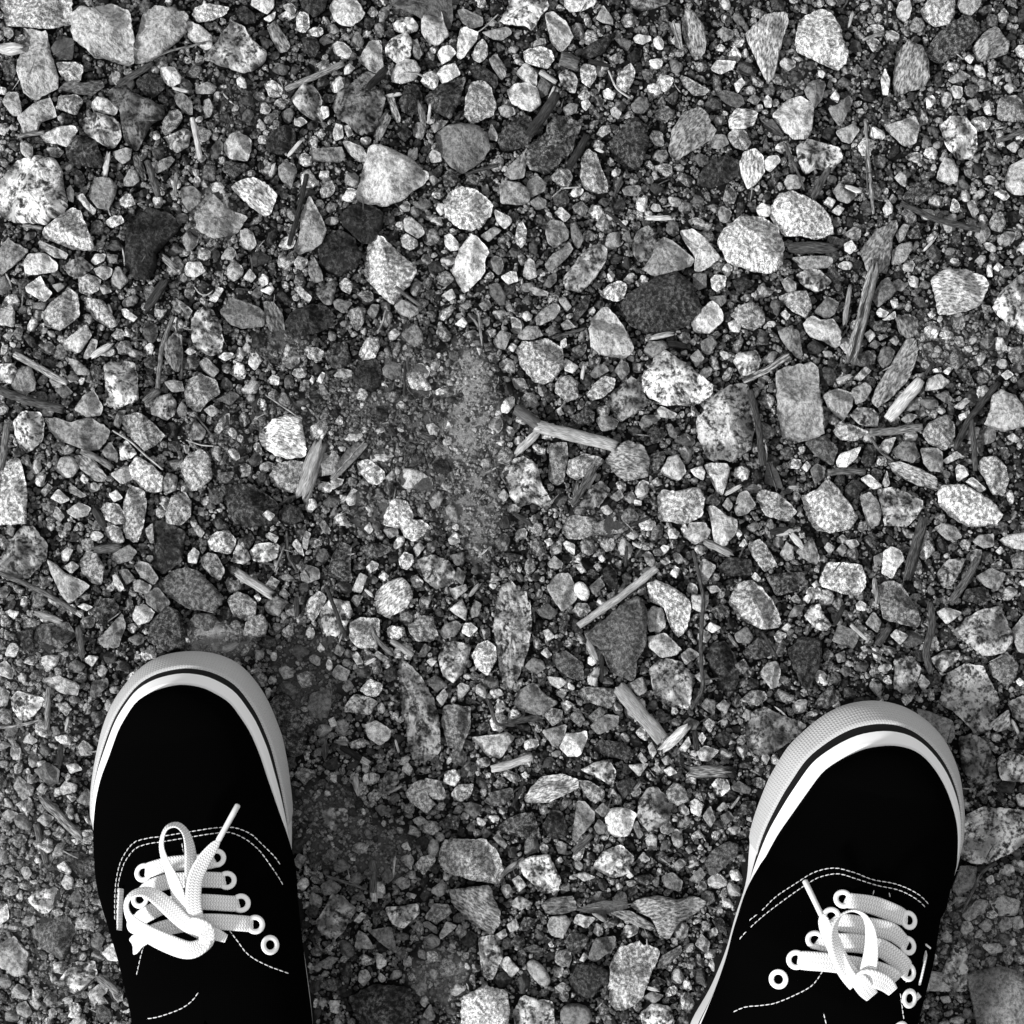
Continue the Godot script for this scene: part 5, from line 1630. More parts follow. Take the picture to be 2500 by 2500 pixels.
func traced_small_stones() -> void:
	small(62, "f", [2440,1320,2456,1306,2500,1300,2516,1316,2500,1343,2460,1336])
	small(50, "f", [1792,1246,1803,1206,1823,1196,1846,1233,1823,1256,1800,1260])
	small(45, "f", [1329,647,1349,620,1373,607,1389,587,1399,607,1386,627,1366,647,1343,666])
	small(22, "f", [1140,159,1180,162,1213,186,1215,205,1206,219,1190,199,1157,192])
	small(68, "g", [1505,192,1522,166,1541,154,1551,176,1545,202,1528,227,1505,215])
	small(42, "f", [1439,1773,1479,1744,1512,1747,1508,1773,1462,1793])
	small(25, "m", [2357,1439,2403,1432,2423,1462,2390,1475,2350,1465])
	small(52, "g", [1409,1906,1439,1906,1475,1930,1475,1949,1452,1961,1429,1943])
	small(62, "g", [192,680,215,668,247,683,242,709,215,721,195,713])
	small(35, "g", [1180,1956,1203,1933,1249,1923,1256,1943,1233,1963,1203,1969])
	small(48, "g", [1626,1933,1644,1910,1667,1916,1684,1953,1654,1968,1631,1949])
	small(55, "f", [136,1147,149,1117,176,1114,195,1143,179,1163,159,1167])
	small(70, "f", [617,-13,670,-13,668,17,653,36,630,23,613,13])
	small(50, "g", [1034,2241,1061,2205,1094,2208,1104,2228,1067,2254])
	small(55, "g", [1775,331,1790,316,1820,318,1835,351,1816,368,1790,358])
	small(65, "g", [875,865,895,825,921,822,928,845,915,875,885,878])
	small(68, "m", [-7,888,33,888,43,905,27,938,-7,931])
	small(45, "f", [678,414,693,394,719,401,726,417,709,464,700,454,683,434])
	small(48, "f", [1943,1346,1983,1313,2002,1363,1993,1379,1959,1363])
	small(55, "m", [690,872,700,835,729,852,733,885,709,902,691,892])
	small(50, "f", [2346,2235,2387,2194,2414,2200,2399,2235,2364,2250])
	small(33, "g", [1986,1724,2002,1697,2032,1671,2050,1710,2019,1730])
	small(48, "g", [398,295,414,272,437,268,446,288,434,311,404,331,396,318])
	small(48, "f", [1321,1783,1386,1767,1373,1810,1353,1825])
	small(38, "m", [766,709,799,690,822,693,812,743,792,744])
	small(40, "f", [1986,762,2022,723,2049,739,2039,766,2019,779])
	small(25, "m", [36,1545,80,1535,87,1588,60,1594])
	small(42, "f", [1117,27,1130,20,1180,43,1177,63,1150,70,1130,56,1120,43])
	small(55, "f", [5,248,20,225,43,225,53,262,51,282,30,282])
	small(52, "f", [1303,779,1323,756,1356,738,1369,753,1356,776,1316,796])
	small(42, "f", [979,815,1014,789,1031,812,1034,835,1014,849,988,829])
	small(65, "f", [222,252,239,235,262,242,288,265,282,282,252,277,225,265])
	small(50, "f", [2178,613,2198,596,2224,590,2228,606,2208,640,2178,649])
	small(33, "f", [882,1343,892,1328,925,1326,961,1339,938,1356,905,1364])
	small(68, "g", [1039,1926,1037,1900,1074,1906,1087,1933,1084,1953,1054,1949])
	small(42, "f", [1280,470,1290,441,1310,427,1336,447,1329,467,1296,482])
	small(68, "m", [960,63,971,46,1004,41,1021,60,1018,76,994,83,965,76])
	small(65, "f", [323,1508,331,1482,354,1474,378,1495,368,1515,338,1527])
	small(50, "f", [328,1382,341,1369,364,1376,388,1412,374,1429,345,1409])
	small(68, "f", [391,166,424,162,442,186,441,202,417,214,394,192])
	small(58, "m", [1364,182,1379,169,1402,179,1412,199,1402,229,1386,222,1369,205])
	small(45, "f", [268,1356,315,1329,335,1346,321,1369,285,1377])
	small(35, "f", [1748,229,1770,219,1810,232,1818,252,1800,265,1770,252])
	small(60, "f", [1258,179,1283,152,1311,176,1310,212,1280,199])
	small(48, "f", [2034,467,2049,444,2072,460,2095,474,2072,497,2046,490])
	small(40, "f", [643,1479,673,1454,703,1469,680,1505,656,1498])
	small(50, "g", [1344,434,1363,411,1389,414,1399,431,1389,457,1363,454])
	small(48, "f", [2281,1290,2301,1276,2334,1286,2350,1313,2314,1320])
	small(50, "f", [963,749,971,731,994,734,1021,753,1021,766,1001,776,974,766])
	small(58, "f", [837,348,845,343,885,358,897,381,895,394,875,396,852,374])
	small(62, "f", [-3,756,27,746,36,759,36,799,-3,792])
	small(55, "g", [1659,189,1677,187,1704,205,1734,219,1720,232,1694,234,1671,212])
	small(42, "m", [449,1041,477,1024,504,1054,494,1074,467,1074])
	small(55, "f", [1704,1386,1717,1363,1750,1382,1720,1429,1704,1409])
	small(48, "f", [33,1920,46,1893,83,1923,80,1940,56,1954])
	small(30, "g", [1389,1018,1416,1008,1432,988,1452,1008,1449,1031,1419,1039])
	small(55, "f", [2039,321,2085,301,2099,318,2075,351,2055,345])
	small(70, "g", [1416,166,1429,156,1452,162,1457,186,1439,215,1419,199])
	small(52, "g", [850,759,875,749,893,753,888,789,872,809,857,789])
	small(60, "f", [986,533,1004,530,1031,553,1037,570,1021,583,988,563])
	small(30, "f", [550,394,603,401,606,411,570,437,543,417])
	small(45, "g", [2466,1356,2500,1346,2514,1349,2513,1389,2473,1386])
	small(55, "m", [570,1353,583,1320,596,1320,613,1366,596,1377,573,1373])
	small(35, "g", [2082,892,2089,865,2122,855,2138,865,2135,888,2112,895])
	small(42, "f", [1571,859,1581,835,1621,832,1631,849,1604,868,1588,875])
	small(48, "g", [1806,1710,1836,1684,1866,1687,1874,1704,1850,1724])
	small(50, "f", [2079,951,2112,933,2130,948,2112,978,2089,988])
	small(18, "f", [570,27,596,13,623,36,626,56,596,60,576,40])
	small(38, "f", [933,902,951,878,981,892,978,918,955,928,938,918])
	small(58, "f", [2258,955,2264,925,2294,912,2320,931,2301,948])
	small(62, "s", [2413,1770,2463,1730,2466,1777,2436,1787])
	small(62, "g", [1100,1940,1117,1916,1157,1913,1150,1940,1124,1959])
	small(40, "m", [931,1910,945,1880,971,1887,974,1910,945,1933,925,1923])
	small(40, "f", [1614,2142,1641,2128,1667,2152,1661,2178,1624,2165])
	small(42, "f", [424,232,444,225,470,248,470,282,451,275,431,255])
	small(22, "f", [736,93,769,89,782,116,766,142,743,126])
	small(75, "g", [878,1684,902,1657,935,1671,931,1687,918,1702,895,1697])
	small(35, "f", [1191,696,1216,690,1233,716,1236,743,1220,746,1196,719])
	small(58, "f", [586,563,603,557,619,570,626,596,613,613,590,603])
	small(42, "s", [913,338,921,298,941,272,955,288,941,321,925,346])
	small(65, "f", [2188,27,2195,7,2218,-7,2226,17,2221,40,2208,55,2191,43])
	small(15, "f", [1472,1392,1488,1376,1505,1396,1508,1429,1498,1442,1475,1419])
	small(45, "f", [1455,1024,1472,1011,1512,1027,1502,1047,1469,1054])
	small(60, "f", [1687,1452,1730,1452,1730,1472,1717,1498,1691,1485])
	small(60, "f", [215,2423,248,2397,265,2417,225,2460])
	small(20, "f", [2062,1190,2085,1167,2112,1186,2089,1216,2065,1213])
	small(50, "f", [1263,819,1286,796,1313,796,1326,819,1300,829,1273,830])
	small(48, "f", [272,683,282,653,292,651,315,686,295,706,273,700])
	small(45, "f", [753,640,766,627,786,663,789,686,766,691,754,670])
	small(48, "f", [733,1402,753,1379,779,1389,782,1412,753,1424,736,1416])
	small(70, "f", [1734,169,1750,146,1797,149,1790,169,1757,182])
	small(22, "f", [1502,1913,1538,1896,1555,1910,1522,1953])
	small(60, "g", [1153,136,1163,109,1180,94,1191,113,1191,136,1173,154,1157,146])
	small(22, "f", [2102,1124,2115,1084,2138,1090,2138,1120,2118,1147])
	small(33, "f", [1585,1157,1588,1110,1621,1100,1624,1120,1604,1150,1586,1163])
	small(42, "f", [1075,1545,1084,1525,1114,1515,1128,1525,1114,1551,1084,1560])
	small(38, "f", [2142,878,2152,849,2171,845,2185,859,2175,885,2155,900])
	small(58, "f", [553,656,570,633,593,653,593,673,570,688,557,680])
	small(62, "g", [1013,2112,1027,2092,1054,2085,1066,2099,1034,2137])
	small(52, "m", [394,1180,411,1153,434,1163,431,1196,411,1205,396,1196])
	small(68, "f", [451,656,457,640,490,640,502,663,477,678,454,673])
	small(30, "f", [7,149,36,142,40,172,30,199,10,195])
	small(50, "g", [2413,547,2426,520,2446,517,2456,543,2443,568,2420,560])
	small(62, "f", [161,1249,192,1226,222,1239,215,1259,186,1266])
	small(35, "m", [219,1697,225,1664,262,1654,265,1674,232,1707])
	small(38, "s", [1604,2367,1614,2334,1664,2307,1664,2327,1631,2354])
	small(60, "f", [93,593,99,588,139,606,166,619,162,633,133,629,99,606])
	small(70, "m", [1737,1916,1750,1900,1777,1903,1783,1926,1760,1946,1744,1936])
	small(62, "f", [94,1608,116,1598,146,1601,142,1621,116,1641,99,1624])
	small(48, "f", [1177,80,1203,73,1239,65,1251,80,1226,99,1203,96])
	small(45, "m", [417,743,427,726,457,746,470,759,457,782,431,762])
	small(52, "f", [1913,447,1923,427,1943,427,1966,434,1953,460,1923,464])
	small(45, "f", [1193,146,1210,131,1233,162,1236,186,1223,195,1203,166])
	small(33, "m", [1064,2016,1097,1986,1124,1996,1117,2026])
	small(60, "g", [258,1290,275,1281,293,1288,305,1321,288,1329,263,1311])
	small(58, "f", [268,1157,311,1137,325,1170,298,1183])
	small(25, "f", [1578,1054,1598,1039,1631,1057,1611,1080,1591,1084])
	small(60, "f", [2286,1495,2307,1482,2350,1495,2311,1525])
	small(50, "g", [1328,1747,1343,1727,1373,1734,1374,1757,1349,1773])
	small(48, "f", [1203,832,1223,806,1249,815,1233,855,1213,849])
	small(52, "f", [865,2314,875,2271,895,2281,915,2317])
	small(48, "f", [2373,1323,2390,1306,2426,1303,2426,1333,2403,1339])
	small(78, "g", [723,43,733,28,753,33,756,66,743,81,726,75])
	small(38, "f", [1540,258,1558,237,1578,237,1586,258,1571,278,1548,275])
	small(25, "f", [1397,776,1406,749,1429,723,1442,719,1435,753,1406,786])
	small(40, "f", [782,2161,806,2145,835,2165,822,2181,792,2186])
	small(60, "f", [1216,2350,1239,2334,1269,2367,1249,2387])
	small(62, "f", [1700,1836,1720,1820,1757,1833,1730,1859,1710,1856])
	small(40, "f", [1280,1628,1300,1604,1326,1614,1333,1631,1310,1647])
	small(78, "m", [292,1090,308,1074,335,1107,318,1120,295,1124])
	small(38, "f", [1392,547,1406,543,1426,583,1412,610,1396,586])
	small(48, "f", [485,885,504,872,537,905,520,923,497,905])
	small(35, "f", [159,2205,186,2168,205,2191,186,2224])
	small(45, "f", [1532,1671,1568,1651,1581,1687,1558,1700])
	small(68, "g", [1257,590,1263,550,1276,540,1286,563,1283,593,1273,606])
	small(40, "f", [1793,1548,1823,1528,1840,1555,1830,1571,1800,1568])
	small(58, "f", [1276,673,1283,640,1293,630,1306,640,1311,676,1290,683])
	small(50, "f", [275,371,305,361,323,364,318,391,301,401,282,388])
	small(78, "g", [1082,1910,1087,1885,1110,1877,1127,1896,1110,1921])
	small(33, "f", [1080,431,1097,411,1120,427,1114,451,1087,460])
	small(18, "f", [1787,686,1816,676,1843,693,1803,719])
	small(35, "f", [1308,1492,1336,1472,1363,1495,1346,1513,1320,1505])
	small(60, "f", [-3,1621,13,1611,36,1638,30,1659,-3,1647])
	small(58, "g", [739,845,776,849,792,859,782,882,753,875])
	small(40, "f", [1710,835,1737,819,1752,839,1730,868,1714,859])
	small(38, "f", [1978,1147,1993,1130,2014,1143,2012,1167,1989,1183])
	small(45, "f", [1734,348,1747,328,1770,328,1780,351,1757,364,1737,361])
	small(52, "f", [166,875,186,877,219,905,219,916,189,915,172,892])
	small(40, "f", [1692,670,1704,665,1725,668,1725,700,1704,709,1692,693])
	small(80, "g", [1735,680,1747,670,1773,675,1770,700,1750,713,1737,703])
	small(60, "f", [1097,1488,1127,1462,1140,1488,1137,1515,1114,1502])
	small(35, "f", [1037,1664,1064,1647,1094,1671,1067,1689])
	small(50, "f", [809,1644,825,1621,855,1638,845,1664,819,1657])
	small(48, "f", [301,441,318,411,335,417,341,441,325,454,305,454])
	small(33, "f", [2327,902,2364,902,2383,948,2357,938])
	small(42, "f", [248,1104,268,1077,288,1107,288,1130,262,1120])
	small(58, "f", [903,1117,912,1102,955,1104,961,1114,938,1128,908,1128])
	small(30, "f", [1797,1986,1816,1956,1846,1956,1843,1983,1816,1989])
	small(66, "f", [1206,510,1246,530,1251,543,1233,560,1213,543])
	small(78, "g", [945,1535,955,1527,988,1532,989,1548,968,1563,948,1555])
	small(62, "g", [979,583,991,570,1018,586,1021,600,1001,613,983,603])
	small(27, "f", [955,20,984,10,1011,30,1008,40,978,40,958,33])
	small(72, "g", [973,1366,988,1346,1008,1356,1011,1373,994,1391,978,1386])
	small(48, "f", [477,212,507,199,530,212,520,229,480,229])
	small(35, "f", [1308,225,1320,189,1346,205,1336,232,1320,239])
	small(68, "f", [133,2112,142,2082,176,2125,169,2137,142,2125])
	small(45, "f", [1041,1213,1071,1198,1084,1213,1074,1236,1057,1243])
	small(30, "f", [2115,789,2152,782,2178,792,2161,812,2138,809])
	small(55, "g", [781,467,792,444,812,441,819,464,806,480,786,484])
	small(62, "f", [1399,2251,1409,2231,1455,2241,1432,2267])
	small(28, "f", [2150,159,2171,99,2191,106,2175,146,2158,159])
	small(35, "f", [1133,1976,1147,1956,1180,1969,1157,2002])
	small(48, "f", [40,2453,63,2443,80,2473,63,2488,43,2476])
	small(78, "f", [248,2327,275,2301,295,2347,265,2344])
	small(45, "m", [1242,2208,1267,2185,1303,2205,1273,2221])
	small(68, "f", [1865,394,1877,381,1900,378,1906,394,1880,421,1868,411])
	small(55, "f", [1455,46,1472,12,1495,43,1497,60,1472,56])
	small(42, "f", [1500,905,1515,880,1532,885,1538,908,1518,928])
	small(40, "f", [1560,1034,1571,1014,1608,1013,1613,1022,1591,1037,1568,1047])
	small(45, "f", [378,411,391,391,417,381,427,391,411,411,384,424])
	small(48, "f", [2112,1522,2132,1492,2152,1518,2142,1545])
	small(52, "f", [186,1826,205,1806,229,1826,225,1843,199,1846])
	small(55, "f", [229,656,252,648,275,656,272,673,255,685,235,670])
	small(82, "f", [1084,576,1100,570,1120,593,1119,610,1100,613,1087,600])
	small(52, "f", [27,2420,43,2400,73,2423,66,2440,40,2436])
	small(25, "f", [580,1318,613,1300,623,1320,600,1349])
	small(52, "f", [1903,1353,1920,1323,1938,1334,1936,1363,1920,1371])
	small(50, "f", [325,1426,338,1414,371,1430,358,1452,328,1442])
	small(52, "g", [1396,1492,1409,1472,1435,1474,1442,1492,1419,1508])
	small(40, "f", [186,1956,212,1923,225,1940,222,1973])
	small(45, "f", [1661,1598,1684,1581,1710,1598,1674,1624])
	small(20, "f", [1744,1800,1770,1780,1793,1800,1767,1823])
	small(48, "s", [945,239,961,235,979,292,971,303,958,282])
	small(48, "f", [1051,1097,1074,1084,1100,1104,1097,1117,1071,1119])
	small(48, "f", [1697,2307,1710,2277,1734,2301,1727,2330])
	small(33, "f", [1734,1488,1760,1472,1783,1498,1750,1512])
	small(50, "f", [401,935,414,928,444,931,451,955,421,958])
	small(55, "g", [522,1051,543,1014,560,1008,560,1034,533,1061])
	small(42, "f", [812,736,825,729,862,739,839,766,819,753])
	small(52, "f", [-3,1674,23,1687,20,1717,-3,1727])
	small(22, "f", [1001,1127,1014,1100,1041,1114,1041,1130,1014,1140])
	small(58, "f", [859,1442,878,1399,898,1406,882,1447])
	small(60, "f", [2393,2305,2440,2302,2452,2323,2417,2329])
	small(62, "f", [147,1923,159,1906,190,1916,186,1933,152,1941])
	small(82, "f", [2150,195,2160,166,2173,195,2168,232,2155,232])
	small(42, "f", [1439,915,1452,895,1475,887,1488,905,1452,925])
	small(70, "f", [2100,1170,2122,1157,2155,1186,2132,1196])
	small(30, "s", [1276,2317,1306,2304,1339,2324,1320,2337])
	small(40, "g", [1389,1750,1412,1727,1429,1757,1416,1777])
	small(78, "f", [-3,2218,17,2203,23,2241,-3,2261])
	small(35, "s", [325,381,335,378,351,407,358,441,341,431,328,404])
	small(35, "f", [928,2138,941,2105,965,2142,945,2158])
	small(30, "f", [219,908,225,885,245,898,255,915,242,930,222,921])
	small(52, "f", [814,918,832,898,859,905,859,928,835,928])
	small(42, "f", [1518,464,1532,454,1561,452,1566,464,1555,479,1525,477])
	small(55, "f", [202,872,225,825,239,832,232,862,212,878])
	small(33, "f", [1263,2271,1280,2238,1313,2244,1290,2271])
	small(40, "f", [1709,1724,1724,1704,1747,1710,1744,1747])
	small(58, "f", [50,351,60,343,80,358,80,381,66,388,51,371])
	small(35, "f", [533,974,563,955,586,965,563,991])
	small(33, "f", [1363,1522,1379,1495,1392,1505,1379,1551,1366,1545])
	small(85, "f", [1845,510,1859,495,1881,504,1878,527,1856,535])
	small(35, "f", [1785,1920,1803,1906,1833,1923,1830,1940,1790,1930])
	small(60, "f", [2145,1094,2158,1074,2188,1067,2175,1100,2168,1109])
	small(68, "g", [290,490,305,474,321,474,331,500,308,507,292,500])
	small(42, "g", [1397,504,1419,490,1439,510,1426,530,1402,517])
	small(25, "f", [632,1571,653,1551,675,1561,673,1581,650,1585])
	small(42, "f", [769,2354,806,2334,829,2340,799,2367])
	small(62, "f", [1334,1651,1369,1654,1387,1666,1363,1682,1343,1671])
	small(50, "f", [1216,265,1230,255,1253,262,1259,278,1239,288,1223,282])
	small(20, "f", [935,1638,968,1624,968,1657,945,1667])
	small(52, "f", [1172,576,1206,553,1225,563,1193,591])
	small(42, "f", [1291,494,1313,480,1333,487,1333,507,1310,513])
	small(50, "f", [2314,195,2347,172,2370,186,2350,199,2324,204])
	small(75, "g", [258,540,275,527,298,527,303,543,275,557,262,550])
	small(52, "f", [1906,686,1923,676,1943,690,1943,709,1920,713])
	small(38, "f", [1435,1435,1465,1409,1477,1429,1452,1454])
	small(70, "f", [1223,676,1243,663,1260,663,1266,686,1239,695])
	small(50, "f", [1694,1651,1717,1634,1740,1664,1720,1674])
	small(62, "f", [2173,1551,2188,1535,2218,1551,2198,1575])
	small(55, "f", [1097,1439,1137,1426,1143,1439,1110,1465])
	small(60, "f", [1603,1001,1614,991,1654,1011,1641,1022,1611,1018])
	small(68, "f", [2332,1143,2340,1133,2357,1140,2365,1160,2337,1177])
	small(62, "f", [187,480,202,472,219,497,235,513,229,527,205,504])
	small(60, "f", [1072,2284,1090,2248,1117,2261,1077,2294])
	small(40, "g", [1435,1750,1465,1724,1479,1740,1452,1767])
	small(25, "f", [1737,2244,1763,2241,1777,2271,1757,2281])
	small(48, "f", [1715,1993,1734,1966,1747,1999,1734,2021])
	small(80, "f", [1127,1545,1133,1522,1150,1520,1167,1535,1147,1555])
	small(65, "f", [124,1216,142,1193,172,1220,149,1230])
	small(30, "f", [1546,2142,1585,2132,1598,2145,1575,2165])
	small(62, "g", [827,693,845,676,862,693,855,719,835,709])
	small(68, "f", [2357,1177,2373,1163,2408,1193,2393,1203])
	small(33, "f", [2211,570,2241,547,2251,583,2221,583])
	small(70, "f", [1373,888,1382,875,1414,895,1399,912,1379,905])
	small(60, "f", [840,1074,849,1057,878,1051,887,1064,872,1079])
	small(50, "f", [497,245,510,240,523,262,513,285,500,288])
	small(42, "f", [1681,2148,1710,2117,1724,2135,1704,2158])
	small(52, "f", [2186,573,2205,547,2221,550,2208,583,2195,593])
	small(35, "f", [1097,1356,1133,1346,1133,1376,1114,1382])
	small(52, "f", [2387,2259,2411,2241,2434,2264,2405,2276])
	small(55, "f", [2464,2241,2493,2235,2500,2264,2475,2270])
	small(50, "f", [1684,872,1704,852,1720,875,1700,898])
	small(60, "f", [1533,1867,1585,1863,1561,1896,1551,1887])
	small(62, "f", [812,328,819,301,835,305,839,335,819,345])
	small(45, "f", [2234,1657,2251,1644,2271,1667,2254,1689])
	small(42, "f", [1568,2436,1591,2420,1621,2430,1598,2450])
	small(52, "f", [973,2095,1001,2082,1011,2099,1004,2125])
	small(52, "f", [89,2002,109,1983,133,1996,113,2019])
	small(45, "f", [1374,265,1389,252,1412,255,1406,275,1382,285])
	small(42, "f", [1147,1492,1160,1465,1177,1475,1167,1505,1150,1508])
	small(40, "f", [292,1392,311,1389,330,1412,308,1429])
	small(52, "g", [113,361,139,358,156,371,146,384,123,384])
	small(30, "f", [2105,1316,2125,1303,2148,1326,2132,1341])
	small(38, "f", [133,951,162,941,179,958,156,974])
	small(40, "f", [1449,2019,1462,1999,1482,2016,1475,2037,1459,2036])
	small(62, "f", [1046,378,1057,364,1077,374,1079,394,1054,398])
	small(65, "f", [1546,93,1558,83,1588,88,1589,99,1568,109,1551,104])
	small(68, "f", [459,1353,474,1336,487,1349,480,1376,460,1373])
	small(72, "f", [1684,1147,1714,1137,1722,1153,1717,1173,1697,1163])
	small(38, "f", [1107,1412,1117,1382,1137,1402,1130,1429])
	small(42, "f", [1008,103,1018,93,1031,133,1021,147,1009,136])
	small(35, "f", [1323,700,1339,673,1358,666,1359,686,1343,703])
	small(55, "g", [134,1717,162,1714,176,1730,162,1750])
	small(65, "f", [718,706,733,698,762,726,753,739,733,723])
	small(52, "f", [1336,1376,1353,1356,1376,1376,1363,1389,1343,1386])
	small(42, "f", [1923,1505,1940,1479,1966,1475,1953,1502,1933,1508])
	small(27, "f", [351,878,368,865,384,885,374,902,354,895])
	small(62, "f", [1354,520,1369,504,1394,527,1379,543])
	small(60, "f", [1250,2148,1267,2137,1286,2161,1267,2178])
	small(45, "f", [714,2105,729,2082,749,2095,733,2123])
	small(20, "f", [968,328,991,311,1008,325,988,348])
	small(40, "f", [275,1037,288,1004,308,1001,292,1044])
	small(42, "g", [1793,1624,1816,1608,1830,1631,1813,1647])
	small(38, "f", [2281,965,2307,955,2327,974,2314,988])
	small(28, "f", [1247,2301,1260,2281,1283,2294,1267,2320])
	small(40, "f", [1729,726,1773,719,1773,736,1760,749])
	small(40, "f", [895,762,908,743,926,743,925,759,912,781])
	small(33, "f", [2006,1624,2026,1608,2049,1634,2029,1642])
	small(28, "f", [986,1090,1001,1079,1019,1087,1014,1107,998,1114])
	small(35, "f", [1502,96,1525,93,1543,103,1532,126,1515,113])
	small(28, "f", [2006,991,2022,994,2026,1027,2012,1047])
	small(25, "f", [1717,1226,1740,1203,1760,1226,1747,1236])
	small(48, "f", [1031,2479,1051,2450,1064,2483,1051,2493])
	small(48, "f", [1748,1724,1767,1707,1783,1720,1770,1747])
	small(58, "f", [2183,434,2198,417,2214,431,2211,457,2198,451])
	small(55, "f", [2082,925,2112,895,2128,905,2102,930])
	small(42, "f", [1452,1979,1472,1959,1490,1976,1472,1996])
	small(60, "f", [1104,2350,1117,2334,1137,2367,1124,2380])
	small(40, "f", [431,1001,444,978,457,994,457,1014,437,1018])
	small(55, "g", [2436,36,2450,18,2463,33,2456,58,2440,55])
	small(65, "f", [1777,789,1790,781,1810,794,1806,812,1783,809])
	small(65, "f", [149,1349,166,1334,179,1343,166,1371,152,1369])
	small(55, "f", [2360,497,2377,487,2390,517,2377,533])
	small(55, "g", [1455,328,1469,308,1488,305,1493,321,1472,335])
	small(85, "f", [2060,596,2079,586,2092,606,2075,621,2062,613])
	small(35, "f", [1757,1993,1780,1979,1793,1996,1770,2016])
	small(65, "f", [275,1406,285,1399,303,1435,292,1447,278,1426])
	small(58, "f", [2302,1124,2334,1100,2350,1114,2311,1133])
	small(30, "f", [1873,447,1896,417,1910,424,1896,447,1880,457])
	small(45, "f", [935,1293,968,1286,974,1303,951,1316])
	small(55, "f", [1064,1704,1084,1681,1095,1697,1080,1725])
	small(45, "f", [1051,308,1077,292,1094,296,1084,308,1061,325])
	small(65, "f", [222,637,232,620,258,620,255,637,232,647])
	small(48, "f", [166,1190,176,1183,212,1210,199,1216,172,1203])
	small(88, "f", [296,756,308,753,336,776,325,787,301,772])
	small(50, "f", [2,1989,20,1976,46,1986,23,2006])
	small(88, "f", [1594,96,1608,87,1621,103,1619,119,1608,123,1596,113])
	small(48, "f", [1290,706,1303,700,1339,713,1336,723,1306,721])
	small(45, "f", [1636,2115,1661,2095,1677,2108,1654,2128])
	small(70, "g", [754,75,766,66,787,68,789,83,776,91,757,86])
	small(38, "f", [1624,1037,1638,1034,1654,1057,1651,1074,1634,1064])
	small(40, "f", [1203,2046,1216,2032,1239,2062,1230,2074])
	small(68, "f", [510,733,533,700,547,706,527,739])
	small(55, "f", [1236,2258,1260,2241,1269,2267,1246,2276])
	small(62, "f", [154,1386,176,1369,194,1382,176,1401])
	small(62, "f", [1191,325,1200,301,1216,331,1213,345,1196,341])
	small(58, "f", [1402,2135,1426,2128,1455,2142,1426,2152])
	small(52, "f", [497,1001,517,988,538,1004,517,1019])
	small(65, "f", [2452,2294,2487,2288,2493,2305,2458,2311])
	small(55, "f", [353,1293,373,1276,376,1320,364,1320])
	small(42, "f", [769,941,792,938,802,961,789,974])
	small(65, "f", [161,1866,186,1863,202,1879,172,1889])
	small(48, "f", [2198,1024,2218,1008,2241,1014,2218,1037])
	small(65, "f", [2155,510,2168,487,2180,504,2178,520,2161,528])
	small(50, "f", [1363,733,1379,723,1396,749,1382,762])
	small(52, "f", [650,1426,663,1406,683,1419,670,1442])
	small(85, "f", [1374,1329,1382,1320,1404,1329,1402,1356,1386,1346])
	small(50, "f", [738,1320,746,1295,759,1303,749,1343,739,1336])
	small(25, "f", [2032,686,2049,683,2062,729,2046,719])
	small(80, "f", [1472,222,1485,215,1503,229,1495,245,1474,239])
	small(58, "g", [1715,1767,1730,1753,1747,1763,1734,1790])
	small(38, "f", [1331,806,1353,789,1366,809,1339,822])
	small(62, "g", [893,1386,908,1368,925,1376,921,1389,902,1401])
	small(55, "f", [129,1259,139,1236,159,1260,146,1276])
	small(35, "f", [1018,1604,1037,1571,1054,1581,1037,1604])
	small(22, "f", [902,2211,918,2201,938,2218,918,2234])
	small(58, "f", [2327,994,2357,971,2373,974,2347,1001])
	small(85, "f", [779,278,786,258,802,262,804,282,789,293])
	small(60, "f", [593,680,610,656,626,676,613,691])
	small(25, "f", [1585,2403,1604,2383,1628,2397,1604,2410])
	small(60, "f", [55,1810,70,1788,93,1808,80,1818])
	small(45, "f", [1488,1213,1515,1193,1523,1213,1505,1226])
	small(58, "f", [807,1173,819,1167,839,1170,835,1183,812,1196])
	small(42, "f", [1545,2016,1555,2002,1571,2039,1558,2049])
	small(70, "f", [204,1611,219,1599,242,1604,225,1628])
	small(60, "f", [2057,1320,2089,1316,2099,1329,2079,1341])
	small(82, "f", [1722,1535,1734,1518,1762,1532,1740,1546])
	small(62, "f", [1080,719,1104,704,1114,726,1097,736])
	small(62, "f", [713,1329,723,1315,736,1329,743,1359,729,1349])
	small(48, "f", [940,1167,958,1147,971,1160,951,1185])
	small(70, "f", [265,1206,285,1196,300,1216,278,1226])
	small(65, "f", [1656,1830,1681,1797,1687,1816,1674,1836])
	small(22, "f", [1515,1406,1532,1396,1545,1412,1528,1432])
	small(70, "f", [1792,205,1810,189,1820,202,1800,229])
	small(60, "f", [162,464,172,451,181,467,179,494,167,490])
	small(55, "f", [1008,1339,1024,1323,1037,1336,1018,1361])
	small(75, "f", [630,683,640,668,655,676,655,693,640,701])
	small(42, "f", [1167,743,1193,731,1201,749,1183,761])
	small(50, "f", [1369,792,1386,779,1406,799,1376,806])
	small(62, "f", [1490,268,1502,260,1518,275,1508,293,1493,282])
	small(40, "f", [76,739,113,739,109,756,80,754])
	small(55, "f", [7,66,30,70,33,86,23,96,10,86])
	small(55, "f", [688,13,706,8,723,23,719,36,700,28])
	small(42, "f", [2039,1598,2062,1588,2065,1614,2046,1618])
	small(40, "f", [812,1591,825,1571,842,1585,832,1604])
	small(45, "f", [260,620,288,623,285,643,265,643])
	small(68, "f", [655,925,666,915,683,921,680,941,660,938])
	small(55, "f", [1216,1210,1230,1193,1243,1210,1230,1231])
	small(85, "f", [533,872,547,860,570,862,566,875,550,882])
	small(52, "f", [1006,2002,1027,1991,1046,2006,1021,2016])
